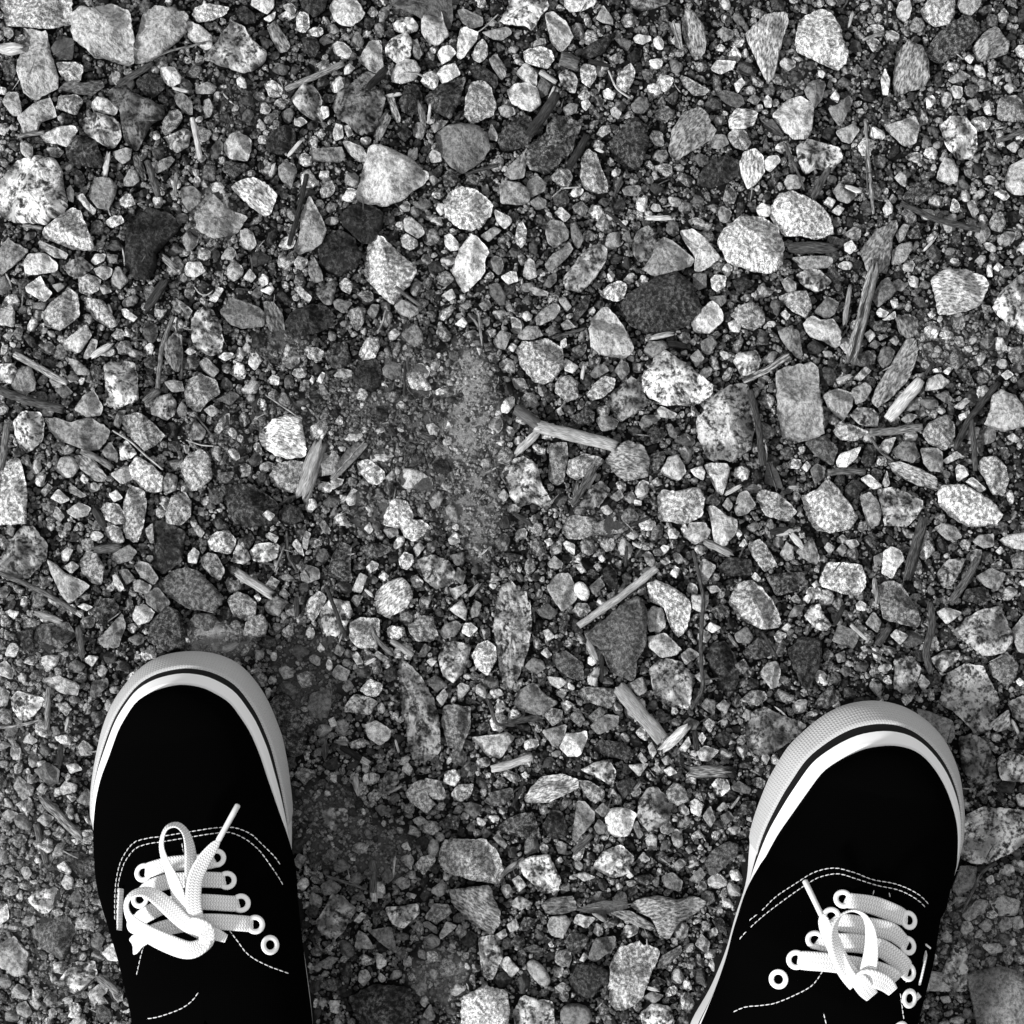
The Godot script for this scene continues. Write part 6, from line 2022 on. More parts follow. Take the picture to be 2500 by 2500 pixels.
	small(62, "f", [718,292,736,285,751,298,733,310,719,305])
	small(60, "f", [1581,1823,1591,1810,1604,1836,1591,1854])
	small(72, "f", [2009,497,2022,480,2041,490,2029,510])
	small(65, "f", [1324,1541,1339,1535,1356,1555,1336,1565])
	small(62, "f", [70,2446,86,2435,103,2453,89,2466])
	small(42, "f", [857,1465,865,1452,887,1455,872,1483])
	small(42, "f", [1823,245,1840,229,1858,242,1846,257])
	small(70, "f", [2089,1475,2099,1465,2115,1475,2112,1492,2092,1490])
	small(55, "f", [469,1290,484,1281,500,1300,490,1315])
	small(42, "f", [2132,1359,2153,1349,2152,1373,2135,1386])
	small(55, "f", [2450,212,2466,199,2483,215,2466,229])
	small(48, "f", [779,1280,792,1270,809,1296,792,1303])
	small(52, "f", [1206,2284,1233,2267,1239,2284,1216,2297])
	small(75, "f", [2138,762,2148,751,2170,762,2161,776,2145,774])
	small(48, "f", [1763,1233,1777,1213,1790,1233,1780,1249])
	small(55, "f", [2456,358,2476,345,2489,358,2476,374])
	small(55, "f", [859,1601,872,1591,888,1618,872,1624])
	small(50, "f", [1353,2410,1373,2397,1386,2403,1373,2426])
	small(42, "f", [1031,2254,1044,2248,1067,2264,1061,2279])
	small(33, "f", [847,1004,862,994,882,1001,862,1021])
	small(68, "f", [2110,815,2125,804,2138,819,2122,837])
	small(22, "f", [1326,968,1339,953,1356,968,1339,984])
	small(68, "f", [1619,1880,1638,1870,1654,1887,1631,1895])
	small(48, "f", [99,1200,116,1180,129,1190,109,1213])
	small(62, "f", [2029,517,2046,500,2062,510,2049,527])
	small(52, "f", [89,1926,103,1911,119,1923,106,1941])
	small(35, "f", [865,2185,885,2175,895,2201,872,2198])
	small(40, "f", [680,1409,703,1399,719,1412,703,1422])
	small(68, "f", [643,1257,656,1245,675,1257,663,1273])
	small(50, "f", [913,1598,921,1588,950,1608,935,1616])
	small(75, "f", [12,1495,23,1488,48,1493,36,1512])
	small(82, "f", [1064,510,1071,497,1084,497,1085,520,1075,527])
	small(38, "f", [1522,570,1535,560,1541,583,1535,593,1518,583])
	small(78, "f", [1864,245,1873,232,1884,242,1883,262,1868,262])
	small(58, "f", [2153,1183,2165,1147,2173,1183,2163,1191])
	small(48, "f", [1811,1750,1820,1730,1836,1737,1830,1760])
	small(45, "f", [2039,1346,2055,1326,2069,1339,2052,1356])
	small(68, "f", [651,1313,656,1298,681,1311,673,1326])
	small(70, "f", [840,169,852,154,867,166,852,181,841,182])
	small(82, "f", [1110,792,1130,774,1142,789,1133,801])
	small(55, "f", [1558,2095,1571,2079,1588,2099,1571,2108])
	small(60, "f", [2011,1336,2022,1323,2039,1336,2026,1354])
	small(75, "f", [635,709,663,696,670,706,660,721])
	small(82, "f", [1634,1402,1647,1382,1661,1389,1651,1412])
	small(88, "f", [1419,248,1435,242,1443,255,1430,272,1421,262])
	small(68, "f", [2443,915,2460,902,2476,915,2456,928])
	small(65, "f", [890,1236,902,1233,921,1249,908,1263])
	small(58, "f", [1724,1432,1750,1429,1760,1442,1737,1449])
	small(33, "f", [484,1329,504,1316,504,1339,494,1353])
	small(65, "f", [863,2248,882,2226,895,2234,878,2254])
	small(33, "f", [1303,2228,1316,2221,1336,2241,1320,2248])
	small(50, "f", [242,700,255,695,275,713,252,719])
	small(70, "f", [2026,239,2039,219,2050,235,2046,252])
	small(45, "f", [126,696,149,690,159,700,142,714])
	small(48, "f", [1045,434,1057,427,1074,441,1057,455])
	small(62, "f", [80,1859,109,1856,116,1866,96,1876])
	small(40, "f", [2075,179,2092,156,2102,166,2092,186])
	small(33, "f", [1180,839,1200,835,1206,852,1186,859])
	small(58, "f", [839,308,852,305,863,328,849,336])
	small(38, "f", [2118,845,2135,829,2152,839,2138,852])
	small(42, "f", [1120,746,1147,733,1153,746,1137,757])
	small(33, "f", [935,2185,951,2178,955,2198,941,2211])
	small(78, "f", [2339,1014,2367,1001,2367,1014,2344,1029])
	small(42, "f", [680,1449,693,1435,709,1452,696,1462])
	small(55, "f", [913,1054,931,1037,941,1051,918,1066])
	small(60, "f", [888,1290,902,1273,912,1293,902,1305])
	small(62, "f", [2456,1067,2473,1057,2489,1071,2473,1080])
	small(75, "f", [1959,1462,1976,1445,1986,1452,1973,1474])
	small(78, "f", [189,1480,205,1472,227,1482,212,1492])
	small(82, "f", [2152,782,2185,759,2188,776,2171,782])
	small(65, "f", [1320,1594,1333,1581,1348,1598,1336,1608])
	small(55, "f", [1614,1853,1631,1843,1641,1859,1624,1869])
	small(70, "f", [643,46,673,28,670,46,656,55])
	small(70, "f", [767,1578,782,1568,796,1585,782,1593])
	small(68, "f", [1755,862,1767,857,1787,867,1770,880])
	small(52, "f", [1555,1846,1565,1836,1581,1856,1571,1866])
	small(48, "f", [1748,1976,1767,1956,1777,1969,1757,1983])
	small(60, "f", [2294,2434,2317,2431,2323,2446,2302,2449])
	small(65, "f", [1956,1143,1969,1125,1981,1137,1969,1153])
	small(65, "f", [801,1757,815,1750,824,1770,809,1777])
	small(78, "f", [2410,647,2420,645,2423,676,2410,676])
	small(72, "f", [771,931,786,908,794,912,786,938])
	small(62, "f", [1482,670,1492,661,1502,673,1492,690,1483,683])
	small(65, "f", [979,2065,993,2052,1004,2075,994,2080])
	small(65, "f", [1402,1379,1416,1376,1430,1392,1419,1402])
	small(72, "f", [1905,766,1916,756,1930,769,1920,784])
	small(45, "f", [2170,832,2185,819,2196,832,2188,845])
	small(70, "f", [2173,733,2191,729,2193,749,2181,754])
	small(60, "f", [966,989,978,978,991,988,984,1004])
	small(72, "f", [1704,1800,1714,1787,1725,1800,1714,1818])
	small(65, "f", [1041,1614,1054,1604,1067,1614,1054,1629])
	small(60, "f", [232,2443,252,2433,265,2450,245,2451])
	small(58, "f", [2229,2440,2247,2428,2253,2446,2238,2452])
	small(85, "f", [923,1409,938,1396,950,1406,940,1419])
	small(52, "f", [1928,1462,1943,1450,1956,1465,1940,1472])
	small(55, "f", [1611,1369,1628,1359,1638,1373,1621,1381])
	small(72, "f", [2423,656,2436,640,2450,653,2436,663])
	small(38, "f", [1177,782,1196,772,1196,792,1186,799])
	small(62, "f", [451,859,464,847,480,859,464,868])
	small(75, "f", [2405,2147,2423,2135,2428,2153,2414,2159])
	small(80, "f", [1833,1409,1843,1396,1858,1412,1850,1421])
	small(82, "f", [1996,162,2016,179,2009,192,1999,186])
	small(82, "f", [1368,832,1382,825,1384,845,1369,852])
	small(65, "f", [1906,1535,1923,1520,1933,1528,1920,1543])
	small(68, "f", [194,1170,202,1157,217,1170,209,1183])
	small(35, "f", [2337,272,2354,260,2362,275,2347,283])
	small(38, "f", [1682,835,1697,822,1709,825,1694,845])
	small(72, "f", [1239,852,1249,837,1263,845,1253,860])
	small(85, "f", [1662,1290,1671,1276,1682,1300,1667,1303])
	small(60, "f", [162,1943,176,1935,186,1949,176,1959])
	small(72, "f", [2301,908,2317,895,2330,895,2314,916])
	small(85, "f", [2354,142,2367,133,2378,142,2370,156])
	small(62, "f", [2085,849,2102,832,2112,842,2092,855])
	small(33, "f", [2115,766,2125,754,2137,766,2128,779])
	small(62, "f", [1208,1080,1220,1069,1233,1077,1226,1090])
	small(75, "f", [2340,779,2367,766,2364,782,2347,786])
	small(55, "f", [1591,1877,1604,1867,1618,1880,1604,1887])
	small(85, "f", [2479,1664,2489,1654,2503,1667,2489,1676])
	small(85, "f", [0,212,15,215,15,232,0,230])
	small(65, "f", [1414,2344,1426,2324,1435,2334,1426,2349])
	small(78, "f", [1328,1320,1343,1313,1351,1326,1339,1334])
	small(50, "f", [1525,2152,1545,2148,1551,2161,1538,2165])
	small(72, "f", [83,2092,96,2092,106,2105,86,2108])
	small(72, "f", [1548,1220,1566,1221,1566,1234,1548,1234])
	small(70, "f", [1205,1008,1216,999,1226,1009,1216,1022])
	small(72, "f", [1803,1333,1816,1315,1826,1329,1816,1336])
	small(65, "f", [2430,1346,2443,1333,2453,1346,2440,1354])
	small(60, "f", [1356,1001,1369,994,1376,1011,1366,1016])
	small(45, "f", [1672,2072,1684,2062,1691,2079,1681,2085])
	small(60, "f", [1163,849,1173,845,1181,862,1170,868])
	small(45, "f", [2142,822,2158,815,2168,822,2148,832])
	small(62, "f", [205,1993,215,1991,225,2016,212,2009])
	small(55, "f", [994,2178,1018,2185,1011,2195,994,2186])
	small(70, "f", [1104,1310,1114,1300,1130,1310,1117,1316])
	small(82, "f", [2276,902,2297,897,2299,908,2279,910])
	small(75, "f", [1195,1051,1200,1039,1211,1051,1205,1064])
	small(80, "f", [2264,766,2274,759,2284,769,2274,779])
	small(48, "f", [794,1608,806,1598,819,1608,806,1614])
	small(72, "f", [1797,1303,1803,1290,1813,1303,1803,1315])
	small(72, "f", [1983,700,1999,693,1996,713,1984,708])
	small(82, "f", [1460,1363,1469,1354,1479,1366,1469,1374])
	small(72, "f", [1271,1891,1283,1883,1290,1893,1283,1903])
	small(82, "f", [620,1455,630,1449,638,1462,630,1470])
	small(58, "f", [1502,2161,1512,2155,1522,2165,1508,2173])
	small(65, "f", [1358,2099,1368,2090,1376,2102,1363,2110])
	small(55, "f", [181,1989,189,1986,195,2006,186,2009])
	small(65, "f", [2481,2106,2493,2100,2500,2112,2490,2118])
	small(65, "f", [1561,1203,1571,1193,1581,1203,1571,1210])
	small(68, "f", [1528,2138,1538,2128,1548,2138,1538,2145])
	small(75, "f", [1981,1427,1993,1417,1999,1429,1989,1435])
	small(60, "f", [2100,1581,2112,1575,2118,1588,2107,1591])
	small(75, "f", [756,928,764,916,769,925,762,941])
	small(62, "f", [1702,2072,1710,2060,1719,2072,1710,2077])
	small(82, "f", [1338,2304,1346,2297,1353,2311,1344,2314])


func traced_wood() -> void:
	wood("broad whitish splintered wood chip at the left edge below the corner slab", "chip", 85, 31.5, [0,121,55,121])
	wood("dark bark-covered twig lying under the heart-shaped pair of stones", "bark", 30, 19.9, [288,207,374,156])
	wood("thin bent side twig crossing beside the heart-shaped pair", "straw", 45, 6.0, [368,149,407,128,504,106])
	wood("pale peeled stick standing out between small pebbles below the heart-shaped pair", "stick", 78, 15.2, [470,288,489,389])
	wood("short white wood splinter just below a dark round stone", "chip", 82, 14.9, [265,376,258,426])
	wood("grey weathered twig leaning down towards the black sunken stone", "stick", 35, 18.2, [359,394,388,480])
	wood("flat grey wood sliver right of the weathered twig", "chip", 50, 9.9, [431,421,427,477])
	wood("white grooved wood chip left of the streaky leaf-shaped stone", "chip", 80, 13.3, [540,460,557,507])
	wood("short thin stick at the lower edge of the huge whitish boulder", "stick", 55, 9.9, [56,552,104,557])
	wood("stubby grey stick lying above the huge whitish boulder", "stick", 50, 11.3, [46,336,113,326])
	wood("tiny white splinter under a rounded white pebble", "chip", 85, 8.3, [422,215,457,224])
	wood("thin bent dark stalk on a patch of dark dirt", "straw", 22, 6.0, [560,199,570,285,543,338])
	wood("stout grey broken twig with a frayed end, above a three-cornered mottled stone", "stick", 55, 17.2, [698,219,840,156])
	wood("shred of black fibrous bark draped over the large mottled stone", "bark", 15, 20.5, [898,225,945,169])
	wood("long black stick beside the fin-shaped stone", "stick", 17, 13.9, [749,426,729,517,706,600])
	wood("white pointed splinter touching the round black stone", "chip", 78, 8.6, [733,345,703,381])
	wood("small white splinter left of the grey stone below the round black stone", "chip", 80, 8.6, [670,399,660,429])
	wood("frayed grey bundle of wood fibre left of the dark triangle", "chip", 45, 17.2, [1026,255,1037,308])
	wood("white flake stuck on the frayed wood fibre bundle", "chip", 85, 6.0, [1051,258,1046,298])
	wood("bright white sliver right of the large mottled stone", "chip", 85, 8.6, [943,235,979,229])
	wood("pale grass stalk rising from the narrow white stone", "straw", 75, 3.0, [1167,81,1190,63,1216,36])
	wood("pale split straw lying over a smooth grey stone", "straw", 65, 4.6, [991,182,1024,182,1047,199])
	wood("dark twig under the smooth shield-shaped stone", "stick", 25, 9.9, [1137,427,1177,414,1216,404])
	wood("short grey block of cut wood right of the white barrel stone", "block", 40, 34.8, [1368,144,1412,159])
	wood("pale broken twig with an elbow, left end of a dark stick", "stick", 72, 14.6, [1318,176,1339,189,1359,202])
	wood("thin white splinter below the elbowed pale twig", "chip", 78, 6.0, [1353,212,1339,245])
	wood("thick dark smooth stick along the left side of the white-patched dark stone", "stick", 22, 27.8, [1358,232,1293,335])
	wood("stubby black grooved stick along the right side of the white-patched dark stone", "stick", 18, 21.9, [1435,331,1392,404])
	wood("white frayed chip lying alone on fine grit in the upper middle", "chip", 85, 11.9, [1576,533,1638,533])
	wood("pale forked straw crossing a small white stone", "straw", 75, 4.6, [1485,172,1505,219,1541,242])
	wood("black pointed bark flake by a dark stone above", "chip", 15, 11.3, [1439,149,1488,162])
	wood("pale straw end left of the tall grey cone", "straw", 75, 4.0, [1369,460,1416,457])
	wood("tiny white chip at the tip of the tall grey cone", "chip", 85, 8.6, [1454,363,1472,371])
	wood("small dark twig right of the tall grey cone", "stick", 30, 9.9, [1498,480,1518,431])
	wood("dark curved bark strip in grit left of the lumpy grey stone", "bark", 18, 9.3, [1479,517,1505,537,1532,563])
	wood("fibrous slab of dark bark below the big white lump", "bark", 30, 34.8, [1920,606,1979,603,2039,606])
	wood("long pale straw stem running down the upper right", "straw", 55, 7.3, [2112,292,2120,381,2132,523])
	wood("thin grey straw lying along the long pale straw stem", "straw", 35, 4.6, [2117,298,2115,381,2118,470])
	wood("long dark knobbly twig below the smooth dark stone", "stick", 28, 16.6, [2198,495,2267,530,2324,547,2393,563])
	wood("small pale stick above the grey thumb-shaped stone", "stick", 55, 9.9, [2105,99,2158,80])
	wood("dry curled stalk slanting down left of the hollowed stone", "bark", 32, 8.6, [1913,348,1933,391,1963,464])
	wood("grey bark strip below the hollowed stone", "bark", 32, 19.9, [2022,414,1983,487])
	wood("bright white wood chip on a grey stone beside the long straw", "chip", 88, 11.9, [2062,457,2099,469])
	wood("dark stick at the right edge beside the spotted oval stone", "stick", 38, 13.9, [2433,345,2500,321])
	wood("thin white sliver on fine gravel below the long knobbly twig", "chip", 80, 7.3, [2254,613,2277,588])
	wood("white splinter right of the white speckled boulder", "chip", 75, 7.3, [2072,66,2082,28])
	wood("dark thin stalk hanging from the upper edge at the right", "straw", 18, 4.6, [2165,-3,2166,66])
	wood("weathered stick with white torn patches in the upper left", "stick", 55, 18.6, [36,865,103,902,166,936])
	wood("thick dark stick reaching in from the left edge of the view", "stick", 30, 25.8, [-3,951,66,978,156,1001])
	wood("grey stick leaning against the pale blotchy stone", "stick", 45, 19.9, [23,1034,7,1147])
	wood("slender ringed twig running down left of the patched oval stone", "stick", 45, 13.3, [424,772,394,852,386,951])
	wood("short bark-covered twig end below the slender ringed twig", "stick", 40, 20.5, [389,953,354,981])
	wood("dirt-covered dark stick below the black sunken stone", "bark", 22, 27.2, [407,683,358,756])
	wood("grooved wood chip with light stripes right of the black sunken stone", "chip", 55, 17.9, [398,627,431,656])
	wood("smooth white wood chip above the squarish pale stone", "chip", 82, 15.2, [225,872,273,840])
	wood("pale straw draped over the speckled brick-like stone", "straw", 70, 4.6, [275,1051,318,1077,358,1114,398,1147])
	wood("curved grey stick under the boat-shaped stone", "stick", 50, 17.9, [199,1100,239,1120,275,1143])
	wood("thin pale straw above the rounded granite stone", "straw", 70, 3.3, [454,1074,490,1087,530,1090])
	wood("thin dark stem slanting down from the rough grey stone", "straw", 30, 4.6, [474,1008,517,1061,550,1084])
	wood("short dark stem right of the slender ringed twig", "straw", 28, 6.0, [446,852,444,925])
	wood("thin pale fibre curled in a loop above the patched oval stone", "straw", 70, 3.3, [475,700,487,719,507,723,520,709])
	wood("tiny white sliver right of the slim slanting stone", "chip", 80, 5.3, [265,743,273,764])
	wood("thick grooved weathered stick with a white broken end below the pale streaky stone", "grooved", 62, 34.5, [786,1080,762,1147,739,1210])
	wood("pale straw below the arrowhead stone's tip", "straw", 55, 5.3, [943,753,935,786,921,815])
	wood("thin straw ending at the top of the pale streaky stone", "straw", 65, 3.3, [650,965,693,994,729,1018])
	wood("bent split straw right of the pale streaky stone's top", "straw", 50, 6.0, [719,968,746,988,779,1024])
	wood("frayed grass blade lying across the arrowhead stone's lower tip", "straw", 40, 8.6, [968,703,1001,729,1029,749])
	wood("upright pale stem at the upper end of the sandy strip", "straw", 55, 6.0, [1168,759,1173,806,1177,849])
	wood("short frayed stem leaning on the upright pale stem", "straw", 45, 6.6, [1143,766,1157,779,1168,799])
	wood("thin dark stem left of the knobbly stone by the sand", "straw", 22, 6.6, [989,882,988,968])
	wood("dark curled bark piece beside the sandy strip", "bark", 28, 20.5, [1014,1054,1061,1074])
	wood("narrow dark bark strip under the curled bark piece", "bark", 28, 8.6, [1018,1067,1034,1094,1046,1124])
	wood("small dark twig below the thick grooved stick", "stick", 22, 7.3, [683,1233,703,1216,733,1208])
	wood("forked twig with a thick pale cut stem and two shorter arms beside the sandy strip", "fork", 68, 30.5, [1306,1039,1399,1064,1502,1090])
	wood("long dark bark-covered stick beside the teardrop stone", "stick", 25, 19.9, [1830,951,1850,1034,1863,1137])
	wood("dark stick with white torn patches above the rectangular slab", "stick", 28, 18.6, [1813,931,1869,905,1926,868])
	wood("pale grooved chip under the lower edge of the big dark oval", "chip", 70, 13.9, [1591,825,1642,814])
	wood("dark bark strip right of the column-like stone", "bark", 35, 20.5, [1452,1137,1429,1180,1399,1230])
	wood("white sliver on the bark strip beside the column-like stone", "chip", 75, 6.6, [1455,1157,1435,1193])
	wood("small dark twig between the large rounded granite and the tooth-shaped stone", "stick", 30, 8.6, [1349,825,1429,802])
	wood("white striped chip right of the down-pointing grey stone", "chip", 82, 9.9, [1773,1206,1810,1186])
	wood("charcoal-black wood scrap below the big dark oval", "bark", 12, 19.9, [1631,837,1674,844])
	wood("white bone-like chip right of the large rounded granite", "chip", 78, 8.6, [1426,892,1421,925])
	wood("long split stick with a dark core and pale sides, left of the dark triangular stone", "grooved", 52, 28.5, [2130,650,2105,766,2072,885])
	wood("frayed grey splinter standing beside the long split stick", "chip", 60, 11.9, [2075,700,2067,746,2062,792])
	wood("smooth barkless whitish stick along the lower side of the long slanting stone", "bare", 85, 31.8, [2246,928,2165,1024])
	wood("grey split stick below the smooth barkless whitish stick", "stick", 48, 21.9, [2122,1057,2191,1051,2251,1041])
	wood("thin bent twig right of the bright white shard", "straw", 35, 7.3, [2125,1067,2142,1097,2181,1127])
	wood("dark forking twig near the right edge left of the broad pale stone", "branch", 22, 15.2, [2436,935,2367,1018,2330,1097])
	wood("dark grey stick under the bright white shard", "stick", 38, 17.2, [2019,1153,2112,1150])
	wood("pale flat chip right of the rectangular slab", "chip", 68, 11.9, [2042,930,2079,916])
	wood("dark bark flake at the upper end of the smooth barkless stick", "bark", 25, 9.9, [2258,915,2281,885])
	wood("small pale chip right of the dark folded leaf", "chip", 65, 9.3, [1926,1190,1949,1190])
	wood("long thin forked twig with a pale cut tip below the tent-shaped stone", "straw", 40, 11.9, [-3,1397,103,1442,199,1502])
	wood("curved grooved wood chip beside the pale tip of the long thin forked twig", "chip", 60, 17.9, [84,1495,116,1505,149,1518])
	wood("pale split stick right of the broad dark speckled stone", "grooved", 68, 21.2, [578,1396,663,1452])
	wood("upright dark bark strip beside the dark flat stone", "bark", 30, 18.6, [190,1528,202,1608])
	wood("upright grey stick beside the pale blotchy stone at the left", "stick", 48, 15.2, [121,1677,114,1797])
	wood("thin forked stick reaching in from the left edge below the blotchy stone", "stick", 55, 8.6, [-3,1777,50,1770,103,1757])
	wood("small white splinter right of the upright grey stick", "chip", 75, 7.3, [166,1750,161,1782])
	wood("grey wood flake lying over a stone left of the dark glossy block", "chip", 38, 20.5, [232,1343,295,1333])
	wood("dark frayed bark piece below the white speckled lozenge stone", "bark", 22, 20.5, [229,1240,255,1283])
	wood("pale wood chip at the tip of the shoe with the tied bow", "chip", 60, 18.6, [540,1591,580,1571])
	wood("dark upright bark strip left of the shoe with the tied bow", "bark", 20, 17.2, [149,1816,149,1869])
	wood("dark thin stalk lying across a large pale stone above the toe of a shoe", "straw", 22, 9.9, [799,1435,822,1492,845,1555])
	wood("short bent pale stick below the small white pitted pebble", "stick", 60, 17.2, [955,1565,981,1581,1008,1601])
	wood("frayed grass blade hanging off the pale blocky stone", "straw", 42, 11.9, [908,1525,925,1565,961,1598])
	wood("thin curved dark stalk left of the dark half-buried stone", "straw", 30, 6.6, [700,1296,703,1359,726,1396])
	wood("small pale chip at the end of a black wood piece", "chip", 55, 15.2, [820,1811,850,1816])
	wood("black charred wood piece with a pale end beside the shoe", "bark", 12, 19.2, [832,1823,898,1863])
	wood("white sliver left of the lower half of the long blade-like slab", "chip", 80, 5.3, [965,1806,973,1836])
	wood("white chip below the pale blocky stone", "chip", 80, 9.9, [895,1621,915,1608])
	wood("white pointed chip left of the pale streaky egg", "chip", 82, 8.6, [892,1439,910,1455])
	wood("tangle of dark root fibres right of the flat-topped upright stone", "straw", 28, 8.6, [1190,1704,1213,1770,1259,1770])
	wood("thin pale stem left of the thin curved dark stalk", "straw", 48, 6.0, [670,1396,695,1333])
	wood("small dark bark strip left of a stone crossed by a stalk", "bark", 22, 13.9, [723,1459,726,1505])
	wood("pale curled chip right of the mottled patchy stone", "chip", 60, 9.9, [1147,1455,1170,1426])
	wood("long pale stick lying across the large dark three-cornered stone", "stick", 70, 21.9, [1412,1528,1498,1469,1603,1387])
	wood("thick pale plank-like stick below the large dark three-cornered stone", "plank", 62, 37.1, [1507,1677,1616,1805])
	wood("bright white wood chip touching the lower end of the thick pale plank", "chip", 85, 25.2, [1613,1830,1681,1773])
	wood("long dark dry stem running down right of the pale speckled curved stone", "straw", 30, 9.9, [1691,1343,1717,1455,1710,1571,1715,1684,1687,1730])
	wood("split grey stick end below the pale grey wedge", "grooved", 60, 17.2, [1720,1323,1783,1351])
	wood("pale splinter at the left corner of the large dark three-cornered stone", "chip", 60, 16.6, [1432,1565,1457,1614])
	wood("stubby white-tipped wood piece below the pale splinter", "chip", 70, 18.6, [1457,1631,1445,1667])
	wood("black frayed fibres beside the large dark three-cornered stone", "bark", 18, 11.9, [1469,1598,1469,1664])
	wood("pale broken stick right of the base of the long blade-like slab", "stick", 75, 23.9, [1200,1878,1300,1848])
	wood("dark bark strip at the edge of fine grit below the sandy strip", "bark", 25, 13.9, [1253,1253,1300,1283])
	wood("tiny white splinter above the long pale stick", "chip", 82, 6.6, [1545,1326,1570,1339])
	wood("dark bark sliver at the end of the flat notched stone", "bark", 22, 10.6, [1525,1290,1585,1263])
	wood("black bark piece beside the bright white wood chip", "bark", 20, 15.2, [1697,1783,1700,1830])
	wood("dark frayed root-like strip reaching right from the flat-topped upright stone", "bark", 25, 16.6, [1237,1763,1323,1750])
	wood("small grey chip above the large blackish stone", "chip", 48, 8.6, [1780,1551,1800,1578])
	wood("short dark stem below the large oval granite", "straw", 22, 8.6, [1859,1541,1896,1604])
	wood("small upright dark bark sliver above the long pale stick", "bark", 25, 9.9, [1530,1333,1528,1382])
	wood("thick flaky bark stick above the white kidney-shaped stone's right side", "bark", 30, 27.2, [2254,1260,2234,1339,2214,1412])
	wood("dark smooth stick slanting down towards a small pale stone at the right", "stick", 35, 21.9, [2387,1363,2357,1416,2320,1469])
	wood("crooked bark twig between the grey leaning stone and the stepped grey stone", "bark", 28, 18.6, [2271,1469,2274,1525,2258,1588,2271,1644])
	wood("upright two-toned splinter left of the grey leaning stone", "chip", 55, 11.9, [2135,1412,2142,1472])
	wood("small bent pale stick below the white lump", "stick", 72, 11.9, [2075,1525,2115,1560])
	wood("thin dark stem above the toe of a shoe", "straw", 30, 6.6, [2118,1585,2145,1598,2175,1621])
	wood("white wood sliver below the large pale triangular speckled stone", "chip", 82, 15.2, [1931,1303,1956,1336])
	wood("pale curled chip left of the white wood sliver", "chip", 72, 14.6, [1896,1306,1936,1295])
	wood("short dark bark stub behind the pale curled chip", "bark", 18, 18.6, [1880,1300,1923,1290])
	wood("stubby dark stick under the grey leaning stone", "stick", 28, 21.9, [2171,1532,2142,1575])
	wood("white sliver at the right edge below the largest grey stone there", "chip", 78, 8.6, [2470,1757,2486,1790])
	wood("black bark piece right of the white lump", "bark", 15, 15.2, [2059,1479,2039,1522])
	wood("pale straw poking in from the right edge", "straw", 50, 5.0, [2450,1392,2503,1393])
	wood("frayed fibrous stick on the outer side of the shoe with the tied bow", "grooved", 52, 21.2, [103,1949,149,1993,199,2046])
	wood("dark stick lying below the frayed fibrous stick", "stick", 35, 19.9, [89,2009,103,2059,116,2105])
	wood("grooved grey stick end near the bottom left corner", "grooved", 50, 17.2, [239,2380,292,2420])
	wood("thin pale straw above the dark flat stone outside the shoe", "straw", 60, 3.3, [142,2069,195,2092])
	wood("thin curved stem lying on the broad pale corner stone", "straw", 30, 4.0, [172,2430,205,2417,232,2390])
	wood("short round cut stick with a pale end lying in the dirt patch", "stick", 35, 20.5, [908,2099,912,2145,913,2195])
	wood("thin white splinter right of the short round cut stick", "chip", 70, 6.6, [965,2089,961,2138])
	wood("thin grey twig pointing at the short round cut stick", "straw", 38, 7.3, [796,2138,849,2155,895,2171])
	wood("pale upright chip in the dirt beside the shoe", "chip", 65, 13.9, [868,1893,875,1941])
	wood("pale sliver at the foot of a dark stone near the dirt patch", "chip", 65, 7.3, [948,1936,981,1920])
	wood("hair-thin pale straw left of the short round cut stick", "straw", 55, 3.3, [849,2118,855,2155])
	wood("black bark sliver below the grey streaky slab", "bark", 15, 15.2, [1120,2327,1173,2364])
	wood("tiny pale splinter above the half-sunk grey square stone", "chip", 60, 5.0, [859,1968,882,1971])
	wood("pale splinter touching the corner of the large pale slab", "chip", 60, 11.9, [1226,2132,1260,2102])
	wood("tiny white chip left of the black bark sliver", "chip", 80, 6.0, [1084,2332,1092,2319])
	wood("fibrous grey block of rotten wood lying level beside the shoe with the lace loop", "grooved", 50, 31.8, [1686,1883,1770,1884])
	wood("pale leaf stalk running along the long pointed dry leaf", "straw", 60, 4.6, [1416,2222,1472,2219,1538,2214])
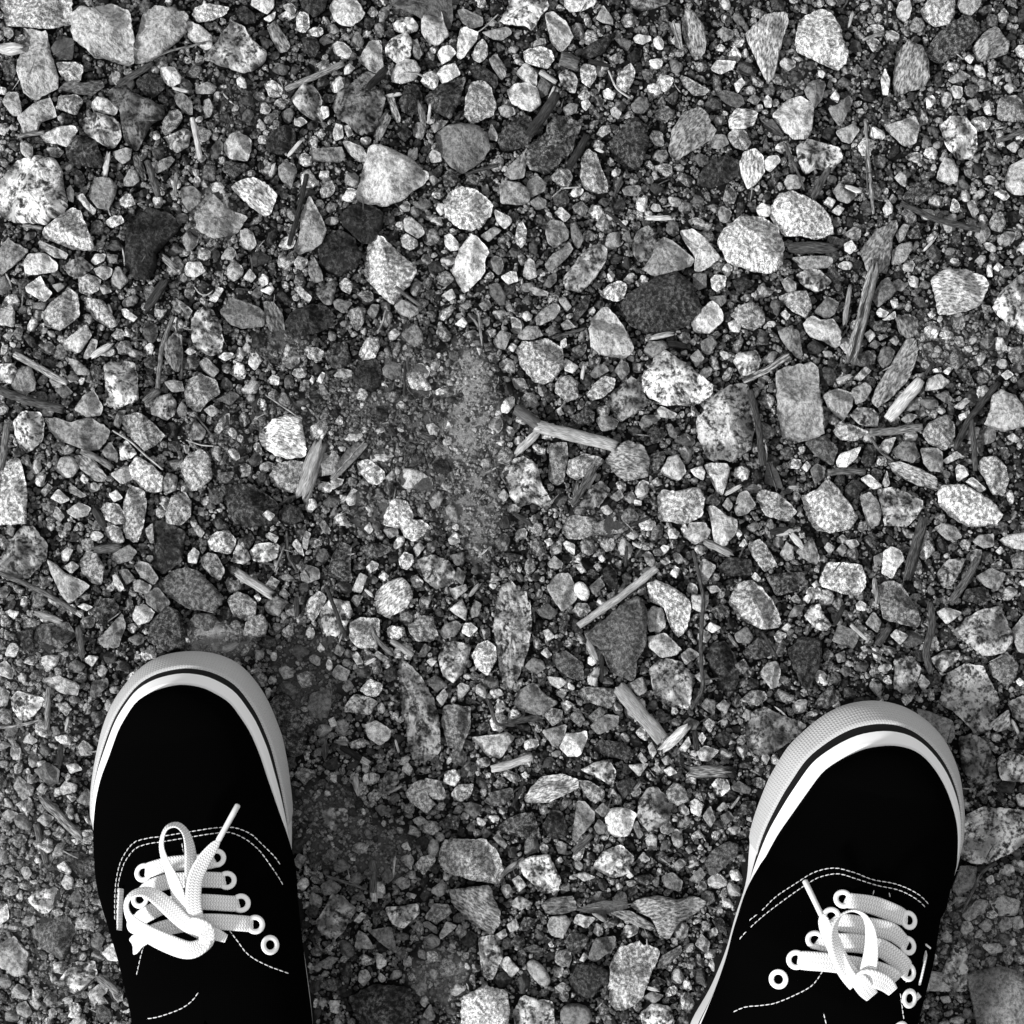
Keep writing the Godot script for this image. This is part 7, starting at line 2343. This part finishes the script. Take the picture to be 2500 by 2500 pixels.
	wood("grey stick touching the white pitted lump right of the pale slab", "stick", 45, 16.6, [1237,2125,1280,2095])
	wood("dark frayed stick below the upright grey wedge", "stick", 35, 18.6, [1399,2079,1445,2036])
	wood("thin pale splinter near the toe side of the shoe with the lace loop", "chip", 60, 6.0, [1785,1973,1806,1944])
	wood("black curled bark strand left of the dark-topped loaf", "bark", 18, 9.9, [1250,1969,1267,1940,1280,1903])
	wood("white splinter right of the big pale leaf-shaped stone", "chip", 85, 9.3, [1581,2412,1606,2417])
	wood("pale chip left of the dark grainy oblong stone", "chip", 70, 8.6, [1681,2118,1704,2105])
	wood("grey chip above the mottled grey stone in the lower middle", "chip", 55, 9.9, [1550,1926,1566,1910])
	wood("pale frayed chip under the long pointed dry leaf", "chip", 60, 9.9, [1445,2224,1475,2248])
	wood("thin curved twig below the huge whitish stone near the right edge", "straw", 35, 8.2, [2423,2100,2382,2135,2346,2223])
	leaf("dark crumpled dry leaf at the left tip of the heart-shaped pair", 28, [123,123,139,103,159,96,182,96,182,116,181,152,159,146,139,139])
	leaf("torn pale leaf scrap left of the long streaky grey stone", 60, [1631,55,1659,61,1662,93,1666,123,1646,119,1646,89,1639,76])
	leaf("dark leaf fragment touching the chunky pale stone", 28, [1860,308,1880,292,1903,318,1915,338,1896,333,1873,325])
	leaf("long strip of dry grey leaf right of the thick grooved stick", 45, [806,1172,812,1150,849,1097,875,1080,902,1084,878,1114,839,1153,817,1175])
	leaf("small curled grey leaf right of the white striped chip", 35, [1816,1195,1836,1180,1856,1190,1846,1205,1833,1200])
	leaf("small curled leaf left of the bark strip under the forked twig", 42, [1396,1183,1412,1177,1411,1196,1399,1211])
	leaf("dark folded leaf with a light edge below the rectangular slab", 22, [1863,1180,1873,1127,1896,1147,1911,1195,1880,1185])
	leaf("narrow dark leaf beside the inner side of a shoe", 30, [784,1836,796,1800,806,1830,794,1856])
	leaf("long pointed dry leaf with a pale midrib beside the flaky slate slab", 35, [1402,2219,1439,2205,1472,2195,1518,2195,1538,2214,1479,2228,1426,2226])
